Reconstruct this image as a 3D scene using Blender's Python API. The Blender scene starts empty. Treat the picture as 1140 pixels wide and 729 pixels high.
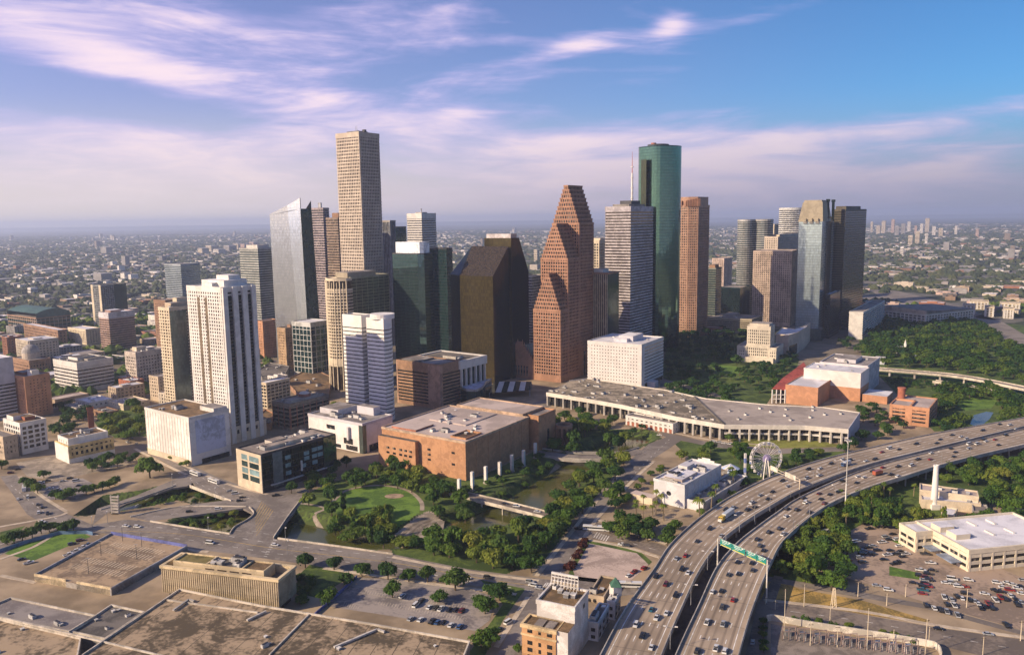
import bpy, math, random
from mathutils import Vector
R = math.radians
rnd = random.Random(7)
C = bpy.context.scene.collection
sc = bpy.context.scene
# ------------------------------------------------------------------ camera
F, H, PITCH, ROLL = 880.0, 195.0, math.atan((364.5 - 244.0) / 880.0), 0.0145
cam = bpy.data.cameras.new('camera')
cam.sensor_width = 36.0; cam.lens = 36.0 * F / 1140.0
cam.clip_start = 1.0; cam.clip_end = 200000.0
co = bpy.data.objects.new('camera', cam); C.objects.link(co); sc.camera = co
co.location = (0, 0, H)
FW = Vector((0, math.cos(PITCH), -math.sin(PITCH)))
RT0 = Vector((1, 0, 0)); UP0 = RT0.cross(FW)
cr, sr = math.cos(ROLL), math.sin(ROLL)
RT = RT0 * cr - UP0 * sr; UP = RT0 * sr + UP0 * cr
from mathutils import Matrix
co.matrix_world = Matrix(((RT.x, UP.x, -FW.x, 0), (RT.y, UP.y, -FW.y, 0), (RT.z, UP.z, -FW.z, H), (0, 0, 0, 1)))
CAM = Vector((0, 0, H))
def ray(px, py):
    return RT * (px - 570.0) + UP * (364.5 - py) + FW * F
def G(px, py, z=0.0):
    d = ray(px, py); t = (z - H) / d.z
    p = CAM + d * t; return (p.x, p.y)
def D(px, py, Y):
    d = ray(px, py); p = CAM + d * (Y / d.y); return (p.x, p.y, p.z)
def proj(x, y, z):
    v = Vector((x, y, z)) - CAM
    w = v.dot(FW); return (570 + F * v.dot(RT) / w, 364.5 - F * v.dot(UP) / w, w)
# ------------------------------------------------------------------ light
SUN_EL, SUN_AZ = 27.0, -113.0       # azimuth measured from the view direction, negative is to the left
sun = bpy.data.lights.new('sun', 'SUN'); sun.energy = 5.0; sun.angle = R(0.6); sun.color = (1.0, 0.79, 0.53)
so = bpy.data.objects.new('sun', sun); C.objects.link(so)
sd = Vector((math.sin(R(SUN_AZ)) * math.cos(R(SUN_EL)), math.cos(R(SUN_AZ)) * math.cos(R(SUN_EL)), math.sin(R(SUN_EL))))
so.rotation_euler = sd.to_track_quat('Z', 'Y').to_euler()
vs = sc.view_settings
vs.view_transform = 'Standard'; vs.look = 'None'; vs.gamma = 1.0; vs.use_curve_mapping = False
vs.exposure = 0.5
sc.cycles.use_denoising = True
sc.cycles.max_bounces = 6; sc.cycles.diffuse_bounces = 3; sc.cycles.glossy_bounces = 3
sc.cycles.transparent_max_bounces = 6; sc.cycles.volume_bounces = 1
sc.cycles.sample_clamp_indirect = 6.0; sc.cycles.sample_clamp_direct = 12.0
sc.cycles.caustics_reflective = False; sc.cycles.caustics_refractive = False
# ------------------------------------------------------------------ node helpers
class NT:
    def __init__(s, nt): s.nt = nt; s.n = nt.nodes; s.l = nt.links
    def new(s, t, **k):
        n = s.n.new(t)
        for a, b in k.items(): setattr(n, a, b)
        return n
    def put(s, sock, v):
        if hasattr(v, 'is_linked') or isinstance(v, bpy.types.NodeSocket): s.l.new(v, sock)
        else: sock.default_value = v
    def m(s, op, a, b=None, c=None, clamp=False):
        n = s.new('ShaderNodeMath', operation=op, use_clamp=clamp)
        s.put(n.inputs[0], a)
        if b is not None: s.put(n.inputs[1], b)
        if c is not None: s.put(n.inputs[2], c)
        return n.outputs[0]
    def mix(s, f, a, b, bt='MIX'):
        n = s.new('ShaderNodeMix', data_type='RGBA', blend_type=bt)
        s.put(n.inputs[0], f); s.put(n.inputs[6], a); s.put(n.inputs[7], b)
        return n.outputs[2]
    def noise(s, vec, scale, detail=3.0, rough=0.55, dist=0.0):
        n = s.new('ShaderNodeTexNoise'); s.put(n.inputs['Vector'], vec)
        n.inputs['Scale'].default_value = scale; n.inputs['Detail'].default_value = detail
        n.inputs['Roughness'].default_value = rough; n.inputs['Distortion'].default_value = dist
        return n.outputs[0]
    def rng(s, v, a, b, c=0.0, d=1.0, smooth=True):
        n = s.new('ShaderNodeMapRange', interpolation_type='SMOOTHSTEP' if smooth else 'LINEAR')
        s.put(n.inputs[0], v); n.inputs[1].default_value = a; n.inputs[2].default_value = b
        n.inputs[3].default_value = c; n.inputs[4].default_value = d
        return n.outputs[0]
    def comb(s, x, y, z):
        n = s.new('ShaderNodeCombineXYZ'); s.put(n.inputs[0], x); s.put(n.inputs[1], y); s.put(n.inputs[2], z); return n.outputs[0]
def rgba(c): return (c[0], c[1], c[2], 1.0)
# ------------------------------------------------------------------ sky
world = bpy.data.worlds.new('World'); sc.world = world; world.use_nodes = True
w = NT(world.node_tree); w.n.clear()
tc = w.new('ShaderNodeTexCoord').outputs['Generated']
nrm = w.new('ShaderNodeVectorMath', operation='NORMALIZE'); w.l.new(tc, nrm.inputs[0])
sep = w.new('ShaderNodeSeparateXYZ'); w.l.new(nrm.outputs[0], sep.inputs[0])
X, Y, Z = sep.outputs
el = w.m('ARCSINE', Z); az = w.m('ARCTAN2', X, Y)
sky = w.new('ShaderNodeTexSky', sky_type='NISHITA')
sky.sun_disc = False; sky.sun_elevation = R(SUN_EL); sky.sun_rotation = R(SUN_AZ)
sky.altitude = 200; sky.air_density = 1.0; sky.dust_density = 0.9; sky.ozone_density = 2.5
# wispy cloud layer: noise on the plane of the cloud deck, gathered by broad fields of direction
pv = w.comb(w.m('MULTIPLY', az, 1.0), w.m('MULTIPLY', el, 2.6), 0.0)
mp = w.new('ShaderNodeMapping'); w.l.new(pv, mp.inputs[0]); mp.inputs[2].default_value = (0, 0, R(9)); mp.inputs[3].default_value = (1.0, 1.9, 1)
n1 = w.noise(mp.outputs[0], 2.6, 9.0, 0.56, 0.8)
mp2 = w.new('ShaderNodeMapping'); w.l.new(pv, mp2.inputs[0]); mp2.inputs[2].default_value = (0, 0, R(-14)); mp2.inputs[3].default_value = (1.0, 2.6, 1)
n2 = w.noise(mp2.outputs[0], 8.0, 8.0, 0.62, 0.6)
nn = w.m('ADD', w.m('MULTIPLY', n1, 0.72), w.m('MULTIPLY', n2, 0.28))
def field(px, py, sx, sy, slope=0.0):
    d = ray(px, py).normalized()
    a0 = math.atan2(d.x, d.y); e0 = math.asin(d.z)
    da = w.m('SUBTRACT', az, a0); de = w.m('SUBTRACT', w.m('SUBTRACT', el, e0), w.m('MULTIPLY', da, slope))
    q = w.m('ADD', w.m('POWER', w.m('ABSOLUTE', w.m('DIVIDE', da, sx / F)), 2.0), w.m('POWER', w.m('ABSOLUTE', w.m('DIVIDE', de, sy / F)), 2.0))
    return w.m('POWER', 2.71828, w.m('MULTIPLY', q, -1.0))
acc = w.m('MULTIPLY', w.m('SUBTRACT', nn, 0.51), 4.6)
for (px, py, sx, sy, sl, am) in ((290, 98, 250, 32, -0.14, 1.05), (130, 62, 110, 28, -0.2, 0.55), (140, 14, 340, 30, 0.0, 0.62), (340, 165, 300, 34, -0.02, 0.8), (120, 205, 260, 40, 0.0, 0.5),
                                 (1010, 178, 280, 42, 0.12, 1.05), (700, 185, 220, 38, 0.16, 0.8), (900, 225, 400, 30, 0.0, 0.4), (820, 165, 120, 14, .14, .4), (1060, 128, 160, 14, .12, .5), (620, 160, 160, 14, .14, .4), (648, 50, 44, 14, 0.16, 0.95), (590, 66, 60, 14, 0.1, 0.55), (748, 27, 22, 13, 0.1, 0.95), (760, 80, 60, 40, -.5, .35),
                                 (560, 45, 60, 7, 0.0, 0.6), (880, 8, 110, 9, 0.12, 0.6), (720, 95, 60, 40, -.3, 0.30), (540, 128, 110, 9, 0.03, 0.35), (840, 118, 90, 8, 0.14, 0.3), (450, 60, 120, 30, -.1, .25),
                                 (70, 100, 100, 17, -0.16, -0.9), (930, 80, 300, 40, 0.10, -0.5), (1140, 30, 200, 60, 0, -0.5)):
    acc = w.m('ADD', acc, w.m('MULTIPLY', field(px, py, sx, sy, sl), am))
mask = w.rng(acc, 0.10, 1.25)
ccol = w.mix(w.rng(acc, 0.45, 1.5), rgba((0.56, 0.48, 0.80)), rgba((0.98, 0.77, 0.80)))
skc = w.mix(w.rng(az, -0.45, 0.6), rgba((0.95, 0.78, 1.05)), rgba((0.30, 0.58, 0.84)))
skm = w.mix(1.0, sky.outputs[0], skc, 'MULTIPLY')
bg1 = w.new('ShaderNodeBackground'); w.l.new(skm, bg1.inputs[0]); bg1.inputs[1].default_value = 0.102
bg2 = w.new('ShaderNodeBackground'); w.l.new(ccol, bg2.inputs[0]); bg2.inputs[1].default_value = 0.84
bg3 = w.new('ShaderNodeBackground'); bg3.inputs[1].default_value = 0.72
glow = w.m('ADD', w.m('MULTIPLY', X, math.sin(R(SUN_AZ))), w.m('MULTIPLY', Y, math.cos(R(SUN_AZ))))
hc = w.mix(w.rng(az, -0.55, 0.45), rgba((0.86, 0.75, 0.72)), rgba((0.60, 0.50, 0.62)))
hc = w.mix(w.rng(glow, -0.25, -0.95), hc, rgba((0.30, 0.30, 0.42)))
w.l.new(w.mix(w.rng(glow, 0.35, 1.0), hc, rgba((1.9, 1.5, 1.15))), bg3.inputs[0])
mx = w.new('ShaderNodeMixShader'); w.put(mx.inputs[0], w.m('MULTIPLY', mask, 0.82)); w.l.new(bg1.outputs[0], mx.inputs[1]); w.l.new(bg2.outputs[0], mx.inputs[2])
hz = w.m('MULTIPLY', w.rng(el, 0.15, -0.01), 0.93)
mx2 = w.new('ShaderNodeMixShader'); w.put(mx2.inputs[0], hz); w.l.new(mx.outputs[0], mx2.inputs[1]); w.l.new(bg3.outputs[0], mx2.inputs[2])
wo = w.new('ShaderNodeOutputWorld'); w.l.new(mx2.outputs[0], wo.inputs[0])
# ------------------------------------------------------------------ materials
MATS = {}
def pbsdf(name):
    m = bpy.data.materials.new(name); m.use_nodes = True
    t = NT(m.node_tree); t.n.clear()
    b = t.new('ShaderNodeBsdfPrincipled'); o = t.new('ShaderNodeOutputMaterial'); t.l.new(b.outputs[0], o.inputs[0])
    return m, t, b
def M(name, col, rough=0.75, metal=0.0, var=0.18, scale=0.15, spec=0.3, col2=None, fine=2.0):
    """matt surface: base colour broken up by two scales of noise (col2 = stain colour)"""
    if name in MATS: return MATS[name]
    m, t, b = pbsdf(name)
    p = t.new('ShaderNodeNewGeometry').outputs['Position']
    a = t.noise(p, scale, 6.0, 0.66, 0.6); f = t.noise(p, fine, 2.0); bg = t.noise(p, scale * .22, 3.0)
    k = t.m('ADD', t.m('ADD', t.m('MULTIPLY', a, 1.1), t.m('MULTIPLY', f, 0.4)), t.m('MULTIPLY', t.m('SUBTRACT', bg, .4), .7))
    k = t.rng(k, 0.70, 0.93)
    c2 = col2 or tuple(max(0.0, x * (1 - 2 * var)) for x in col)
    c1 = tuple(min(0.9, x * (1 + var * 0.5)) for x in col)
    t.l.new(t.mix(k, rgba(c2), rgba(c1)), b.inputs['Base Color'])
    b.inputs['Roughness'].default_value = rough; b.inputs['Metallic'].default_value = metal
    b.inputs['Specular IOR Level'].default_value = spec
    MATS[name] = m; return m
def GL(name, col, rough=0.08, metal=0.75, pw=1.6, fh=4.0, lines=0.25, var=0.5, spec=0.6, warp=0.006):
    """tinted curtain-wall glass: panes vary a little, thin mullion and floor lines, slight waviness"""
    if name in MATS: return MATS[name]
    m, t, b = pbsdf(name)
    uv = t.new('ShaderNodeUVMap').outputs[0]
    s = t.new('ShaderNodeSeparateXYZ'); t.l.new(uv, s.inputs[0])
    u = t.m('DIVIDE', s.outputs[0], pw); v = t.m('DIVIDE', s.outputs[1], fh)
    cell = t.comb(t.m('FLOOR', u), t.m('FLOOR', v), 0.0)
    wn = t.new('ShaderNodeTexWhiteNoise', noise_dimensions='3D'); t.l.new(cell, wn.inputs[0])
    lo = tuple(x * (1 - var * 0.8) for x in col); hi = tuple(min(1, x * (1 + var * 0.5)) for x in col)
    cc = t.mix(wn.outputs[0], rgba(lo), rgba(hi))
    if metal < .3: cc = t.mix(t.m('MULTIPLY', t.m('GREATER_THAN', wn.outputs[0], .84), .45), cc, rgba((.34, .30, .24)))
    ln = t.m('MAXIMUM', t.m('LESS_THAN', t.m('FRACT', u), 0.10), t.m('LESS_THAN', t.m('FRACT', v), 0.16))
    cc = t.mix(t.m('MULTIPLY', ln, lines), cc, rgba(tuple(x * 0.35 + 0.02 for x in col)))
    t.l.new(cc, b.inputs['Base Color'])
    b.inputs['Roughness'].default_value = rough; b.inputs['Metallic'].default_value = metal
    b.inputs['Specular IOR Level'].default_value = spec
    nv = t.new('ShaderNodeVectorMath', operation='SUBTRACT'); t.l.new(wn.outputs[1], nv.inputs[0]); nv.inputs[1].default_value = (0.5, 0.5, 0.5)
    sc_ = t.new('ShaderNodeVectorMath', operation='SCALE'); t.l.new(nv.outputs[0], sc_.inputs[0]); sc_.inputs['Scale'].default_value = warp * 2
    ad = t.new('ShaderNodeVectorMath', operation='ADD'); t.l.new(t.new('ShaderNodeNewGeometry').outputs['Normal'], ad.inputs[0]); t.l.new(sc_.outputs[0], ad.inputs[1])
    no = t.new('ShaderNodeVectorMath', operation='NORMALIZE'); t.l.new(ad.outputs[0], no.inputs[0]); t.l.new(no.outputs[0], b.inputs['Normal'])
    MATS[name] = m; return m
# ------------------------------------------------------------------ mesh helpers
def tag(o, label=None, cat=None, group=None, kind=None):
    if label: o['label'] = label
    if cat: o['category'] = cat
    if group: o['group'] = group
    if kind: o['kind'] = kind
    return o
def empty(name, loc, label, cat, group=None, rz=0.0):
    o = bpy.data.objects.new(name, None); C.objects.link(o); o.location = loc; o.rotation_euler = (0, 0, rz)
    o.empty_display_size = 1.0
    return tag(o, label, cat, group)
class MB:
    def __init__(s): s.v = []; s.f = []; s.mi = []; s.uv = []; s.mats = []
    def slot(s, m):
        if m not in s.mats: s.mats.append(m)
        return s.mats.index(m)
    def face(s, pts, m, uvs=None):
        i = len(s.v); s.v += [tuple(p) for p in pts]; s.f.append(tuple(range(i, i + len(pts)))); s.mi.append(s.slot(m))
        s.uv += list(uvs) if uvs else [(p[0], p[1]) for p in pts]
    def wall(s, p, q, z0, z1, m, u0=0.0):
        L = math.hypot(q[0] - p[0], q[1] - p[1])
        s.face([(p[0], p[1], z0), (q[0], q[1], z0), (q[0], q[1], z1), (p[0], p[1], z1)], m, [(u0, z0), (u0 + L, z0), (u0 + L, z1), (u0, z1)])
        return u0 + L
    def prism(s, poly, z0, z1, m, top=None, bottom=False):
        u = 0.0; n = len(poly)
        for i in range(n): u = s.wall(poly[i], poly[(i + 1) % n], z0, z1, m, u)
        if top is not None: s.face([(p[0], p[1], z1) for p in poly], top)
        if bottom: s.face([(p[0], p[1], z0) for p in reversed(poly)], m)
    def ring(s, outer, inner, z0, z1, m, inside=True):
        n = len(outer); u = 0.0
        for i in range(n):
            j = (i + 1) % n
            u = s.wall(outer[i], outer[j], z0, z1, m, u)
            if inside: s.wall(inner[j], inner[i], z0, z1, m)
            for z, a, b in ((z1, i, j), (z0, j, i)):
                s.face([(outer[a][0], outer[a][1], z), (outer[b][0], outer[b][1], z), (inner[b][0], inner[b][1], z), (inner[a][0], inner[a][1], z)], m)
    def box(s, c, size, m, rz=0.0, z0=None):
        """c=(x,y) centre, size=(sx,sy,sz), from z0 up"""
        cx, cy = c[0], c[1]; zb = c[2] if z0 is None and len(c) > 2 else (z0 or 0.0)
        ca, sa = math.cos(rz), math.sin(rz); hx, hy = size[0] / 2, size[1] / 2
        poly = [(cx + ca * x - sa * y, cy + sa * x + ca * y) for x, y in ((-hx, -hy), (hx, -hy), (hx, hy), (-hx, hy))]
        s.prism(poly, zb, zb + size[2], m, m, True)
    def bar(s, a, b, wd, ht, m):
        """beam of section wd x ht along a-b"""
        a = Vector(a); b = Vector(b); d = (b - a).normalized()
        sd_ = d.cross(Vector((0, 0, 1)))
        if sd_.length < 1e-4: sd_ = Vector((1, 0, 0))
        sd_.normalize(); up = sd_.cross(d)
        q = [sd_ * (x * wd / 2) + up * (y * ht / 2) for x, y in ((-1, -1), (1, -1), (1, 1), (-1, 1))]
        for i in range(4):
            j = (i + 1) % 4
            s.face([a + q[j], a + q[i], b + q[i], b + q[j]], m)
        s.face([a + x for x in q], m); s.face([b + x for x in reversed(q)], m)
    def tube(s, a, b, r0, r1, m, n=8):
        a = Vector(a); b = Vector(b); d = (b - a).normalized()
        x = d.orthogonal().normalized(); y = d.cross(x)
        ps = [(math.cos(2 * math.pi * i / n), math.sin(2 * math.pi * i / n)) for i in range(n)]
        A = [a + x * (c * r0) + y * (q * r0) for c, q in ps]; B_ = [b + x * (c * r1) + y * (q * r1) for c, q in ps]
        for i in range(n):
            j = (i + 1) % n; s.face([A[i], A[j], B_[j], B_[i]], m)
        s.face(list(reversed(A)), m); s.face(B_, m)
    def mesh(s, name):
        me = bpy.data.meshes.new(name); me.from_pydata(s.v, [], s.f)
        for m in s.mats: me.materials.append(m)
        me.polygons.foreach_set('material_index', s.mi)
        ul = me.uv_layers.new(name='UVMap'); ul.data.foreach_set('uv', [c for q in s.uv for c in q])
        me.update(); return me
    def build(s, name, parent=None, loc=None):
        o = bpy.data.objects.new(name, s.mesh(name)); C.objects.link(o)
        if parent is not None:
            o.parent = parent; o.matrix_parent_inverse = Matrix.Identity(4)
            if parent.rotation_euler.z == 0: o.location = -Vector(parent.location)
        if loc: o.location = loc
        return o
def offset(poly, d):
    n = len(poly); out = []
    for i in range(n):
        p0, p1, p2 = poly[i - 1], poly[i], poly[(i + 1) % n]
        e1 = Vector((p1[0] - p0[0], p1[1] - p0[1])).normalized(); e2 = Vector((p2[0] - p1[0], p2[1] - p1[1])).normalized()
        n1 = Vector((e1.y, -e1.x)); n2 = Vector((e2.y, -e2.x)); b = n1 + n2
        k = d / max(0.25, 1 + n1.dot(n2))
        out.append((p1[0] + b.x * k, p1[1] + b.y * k))
    return out
def ctr(poly): return (sum(p[0] for p in poly) / len(poly), sum(p[1] for p in poly) / len(poly))
def scaled(poly, k, dx=0, dy=0):
    c = ctr(poly); return [(c[0] + (p[0] - c[0]) * k + dx, c[1] + (p[1] - c[1]) * k + dy) for p in poly]
def axes(ang): # a runs away to the right, l runs away to the left
    s_, c_ = math.sin(R(ang)), math.cos(R(ang)); return (s_, c_), (-c_, s_)
def rect(P, wl, wr, ang):
    a, l = axes(ang)
    f = lambda i, j: (P[0] + a[0] * i + l[0] * j, P[1] + a[1] * i + l[1] * j)
    return [f(0, 0), f(wr, 0), f(wr, wl), f(0, wl)]
def sub(poly, u0, u1, v0, v1):
    """part of a 4-corner footprint: u along the right face, v along the left face"""
    def f(u, v):
        p, r_, b, l_ = poly
        x = [(p[i] * (1 - u) + r_[i] * u) * (1 - v) + (l_[i] * (1 - u) + b[i] * u) * v for i in (0, 1)]
        return tuple(x)
    return [f(u0, v0), f(u1, v0), f(u1, v1), f(u0, v1)]
def solve(P, dirn, h, xt):
    lo, hi = 0.5, 500.0; s_ = 1 if dirn[0] > 0 else -1
    for _ in range(50):
        mid = (lo + hi) / 2
        x = proj(P[0] + dirn[0] * mid, P[1] + dirn[1] * mid, h)[0]
        if (x - xt) * s_ < 0: lo = mid
        else: hi = mid
    return (lo + hi) / 2
FOOT = []   # (polygon, height) of everything that takes ground
ANCH = []   # (x, y, z, short name) of the named buildings, for labels that point at neighbours
def fp(near, top, xl, xr, ang=34.0, Y=None, wl=None, wr=None):
    """footprint and height from where the near corner meets the ground (or its distance), its top, and the two far corners"""
    a, l = axes(ang)
    if Y is None:
        P = G(*near); hd = math.hypot(*P); d = ray(*top); h = H + d.z / math.hypot(d.x, d.y) * hd
    else:
        x, y, h = D(top[0], top[1], Y); P = (x, y)
    wl = wl or solve(P, l, h, xl); wr = wr or solve(P, a, h, xr)
    return rect(P, wl, wr, ang), h
# ------------------------------------------------------------------ palette
ROOFG = M('roof_gravel', (0.30, 0.27, 0.25), 0.9, col2=(0.17, 0.15, 0.14), scale=0.06)
ROOFD = M('roof_dark', (0.15, 0.135, 0.12), 0.9, col2=(0.07, 0.065, 0.06), scale=0.08)
ROOFW = M('roof_white', (0.66, 0.65, 0.68), 0.7, col2=(0.50, 0.49, 0.52), scale=0.05)
ROOFB = M('roof_brown', (0.21, 0.135, 0.07), 0.9, col2=(0.11, 0.075, 0.04), scale=0.12)
ROOFP = M('roof_pinkish', (0.46, 0.38, 0.34), 0.9, col2=(0.34, 0.28, 0.25), scale=0.05)
ROOFT = M('roof_tar_stained', (0.33, 0.25, 0.165), 0.92, col2=(0.085, 0.066, 0.042), scale=0.07, fine=0.5)
CONC = M('concrete', (0.40, 0.37, 0.33), 0.85, col2=(0.29, 0.26, 0.23))
CONCL = M('concrete_light', (0.56, 0.53, 0.49), 0.85, col2=(0.44, 0.41, 0.38))
CONCD = M('concrete_dark', (0.24, 0.22, 0.20), 0.88, col2=(0.15, 0.14, 0.13))
WHITE = M('white_paint', (0.66, 0.63, 0.59), 0.7, var=0.08)
WHITE2 = M('white_panel', (0.59, 0.56, 0.52), 0.75, var=0.08)
CREAM = M('cream_stone', (0.58, 0.49, 0.36), 0.8, var=0.1)
TAN = M('tan_stone', (0.46, 0.37, 0.27), 0.8, var=0.12)
TANL = M('tan_granite', (0.50, 0.42, 0.34), 0.7, var=0.1)
PINK = M('red_granite', (0.33, 0.175, 0.11), 0.65, var=0.12)
PINKB = M('rose_granite', (0.38, 0.225, 0.15), 0.5, var=0.1)
BRICK = M('orange_brick', (0.46, 0.215, 0.095), 0.85, var=0.14)
BRICKR = M('red_brick', (0.32, 0.115, 0.07), 0.85, var=0.15)
BRICKB = M('brown_brick', (0.30, 0.18, 0.115), 0.85, var=0.14)
BRICKO = M('salmon_brick', (0.48, 0.25, 0.14), 0.85, var=0.12)
STEEL = M('grey_metal', (0.35, 0.35, 0.36), 0.5, 0.4)
DARKM = M('dark_metal', (0.06, 0.06, 0.065), 0.5, 0.3)
LILAC = M('lilac_panel', (0.52, 0.50, 0.53), 0.65, var=0.07)
OLIVE = M('olive_stone', (0.34, 0.29, 0.21), 0.8, var=0.1)
GDARK = GL('dark_window_glass', (0.020, 0.022, 0.024), 0.12, 0.0, 1.5, 3.6, 0.2, 0.6)
GBROWN = GL('bronze_glass', (0.050, 0.035, 0.022), 0.12, 0.2, 1.5, 3.8, 0.2, 0.5)
GTEAL = GL('teal_glass', (.11, .20, .195), 0.06, 0.85, 1.5, 4.0, 0.28, 0.35)
GTEALD = GL('dark_teal_glass', (0.022, 0.062, 0.062), 0.08, 0.55, 1.5, 4.0, 0.3, 0.45)
GGREEN = GL('green_mirror_glass', (.11, .215, .165), 0.06, 0.95, 1.5, 4.2, 0.2, 0.22, warp=0.003)
GSUNGOLD = GL('sun_gold_glass', (.085, .066, .022), 0.12, 0.55, 1.5, 4.0, 0.6, 0.45, warp=.008)  # gold sun reflection painted into the dark glass, front faces only
GBLK = GL('black_glass', (0.009, 0.018, 0.018), 0.16, 0.3, 1.5, 4.0, 0.15, 0.5, spec=.35)
GSILV = GL('silver_glass', (.56, .58, .60), 0.12, 0.75, 1.6, 4.2, 0.3, 0.18)
GSILVLIT = GL('silver_glass_lit', (.80, .84, .88), 0.10, 0.8, 1.6, 4.2, 0.2, 0.12)  # paler copy of the silver glass: the facet's brighter reflection is in its colour
GBLUE = GL('blue_grey_glass', (0.24, 0.32, 0.36), 0.08, 0.80, 1.6, 4.2, 0.25, 0.2)
GSEA = GL('sea_green_glass', (0.12, 0.155, 0.15), 0.12, 0.6, 1.6, 3.6, 0.3, 0.4)

def S(core=GDARK, band=CONC, fh=4.0, bh=1.6, bo=0.35, pier=None, ps=4.0, pw=1.0, po=0.5, base=0.0, crown=1.6, roof=ROOFG, basem=None, first=True, edges=None, skip=None):
    return dict(core=core, band=band, fh=fh, bh=bh, bo=bo, pier=pier, ps=ps, pw=pw, po=po, base=base, crown=crown, roof=roof, basem=basem, edges=edges, skip=skip)
def facade(mb, poly, z0, z1, st, roof=None):
    """bands and piers standing proud of the glass, as real relief"""
    n = len(poly); band = st['band']; zz = z0 + st['base']; zc = None
    if st['base'] > 0:
        mb.ring(offset(poly, st['bo'] + 0.02), poly, z0 + 0.02, zz, st['basem'] or band, False)
    if st['bh'] > 0:
        o = offset(poly, st['bo'])
        k = 0
        while True:
            z = zz + k * st['fh']
            if z + st['bh'] > z1 - st['crown'] + 0.01: break
            mb.ring(o, poly, z, z + st['bh'], band, False); k += 1; zc = z + st['fh']
    if st['pier'] is not None:
        for i in range(n):
            if st['edges'] is not None and i not in st['edges']: continue
            p, q = poly[i], poly[(i + 1) % n]
            L = math.hypot(q[0] - p[0], q[1] - p[1])
            if L < 1.0: continue
            k = max(1, round(L / st['ps'])); dx, dy = (q[0] - p[0]) / L, (q[1] - p[1]) / L; nx, ny = dy, -dx
            w2 = st['pw'] / 2; po = st['po']
            for j in range(k + 1):
                t = L * j / k; t = min(max(t, w2), L - w2)
                A = (p[0] + dx * (t - w2), p[1] + dy * (t - w2)); B_ = (p[0] + dx * (t + w2), p[1] + dy * (t + w2))
                Ao = (A[0] + nx * po, A[1] + ny * po); Bo = (B_[0] + nx * po, B_[1] + ny * po)
                zt = z1 - (max(st['crown'], z1 - zc) if zc is not None else st['crown']) - 0.01; zb = z0 + st['base'] + 0.01
                mb.wall(Ao, Bo, zb, zt, st['pier']); mb.wall(A, Ao, zb, zt, st['pier']); mb.wall(Bo, B_, zb, zt, st['pier'])
                mb.face([(Ao[0], Ao[1], zt), (Bo[0], Bo[1], zt), (B_[0], B_[1], zt), (A[0], A[1], zt)], st['pier'])
    cr_ = st['crown']
    if zc is not None and cr_ > 0: cr_ = max(cr_, z1 - zc)
    if cr_ > 0:
        inn = offset(poly, -0.5) if n <= 12 else scaled(poly, 0.96)
        mb.ring(offset(poly, max(st['bo'], st['po'] if st['pier'] else 0) + 0.03), inn, z1 - cr_, z1 + 1.0, band, True)
UNIT_MESH = {}
def unit_mesh(kind):
    if kind not in UNIT_MESH:
        mb = MB()
        if kind == 0:
            mb.box((0, 0), (3.2, 2.2, 1.6), M('unit_pale', (0.6, 0.58, 0.55))); mb.tube((-.7, 0, 1.6), (-.7, 0, 1.9), .7, .7, DARKM, 10); mb.tube((.8, 0, 1.6), (.8, 0, 1.9), .7, .7, DARKM, 10)
        elif kind == 1:
            mb.box((0, 0), (2.0, 2.0, 1.2), STEEL); mb.box((0, 0), (2.3, 2.3, 0.2), M('unit_pale', (0.6, 0.58, 0.55)), 0, 1.2)
        else:
            mb.box((0, 0), (5.5, 2.6, 2.4), M('unit_grey', (0.45, 0.44, 0.43))); mb.box((0, 0), (4.4, 1.5, 0.5), DARKM, 0, 2.4); mb.bar((2.7, 0, 0.6), (5.4, 0, 0.6), .8, .8, STEEL)
        UNIT_MESH[kind] = mb.mesh('rooftop_unit')
    return UNIT_MESH[kind]
def units(root, poly, z, n, seed, k0=0.12, big=1.0, keep=None):
    """ventilators and air handlers, each a part of its own, on a 4-corner roof"""
    r_ = random.Random(seed); ang = math.atan2(poly[1][1] - poly[0][1], poly[1][0] - poly[0][0])
    for i in range(n):
        u, v = r_.uniform(k0, 1 - k0), r_.uniform(k0, 1 - k0)
        if keep and keep(u, v): continue
        q = sub(poly, u, u, v, v)[0]
        o = bpy.data.objects.new('rooftop_unit', unit_mesh(r_.choice((0, 0, 1, 1, 2)))); C.objects.link(o)
        o.parent = root; o.location = Vector((q[0], q[1], z)) - Vector(root.location)
        o.rotation_euler = (0, 0, ang + r_.choice((0, math.pi / 2))); s_ = r_.uniform(0.8, 1.3) * big; o.scale = (s_, s_, s_ * r_.uniform(.8, 1.2))
def bld(name, label, cat, poly, h, st, short=None, pents=(), nunits=0, z0=0.0, group=None, root=None, seed=None):
    """building = walls/glazing + facade relief + roof (+ penthouses, rooftop units)"""
    if root is None:
        root = empty(name, (ctr(poly)[0], ctr(poly)[1], 0), label, cat, group)
        FOOT.append((poly, h))
        c = ctr(poly); ANCH.append((c[0], c[1], h * 0.6, short or label))
    c = MB(); c.prism(poly, z0, h - 0.05, st['core']); c.build('glazing', root)
    f = MB(); facade(f, poly, z0, h, st); f.build('facade', root)
    r_ = MB(); r_.face([(p[0], p[1], h) for p in offset(poly, -0.3)], st['roof']); ro = r_.build('roof', root)
    for pt in pents:
        pp, ph, pm = pt[0], pt[1], pt[2]
        if len(pp) == 4 and not isinstance(pp[0], tuple): pp = sub(poly, *pp)
        m_ = MB(); m_.prism(pp, h - 0.3, h + ph, pm, pt[3] if len(pt) > 3 else st['roof']); m_.build('penthouse', root)
    if nunits: units(root, poly, h, nunits, seed if seed is not None else hash(label) % 1000)
    return root
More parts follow.
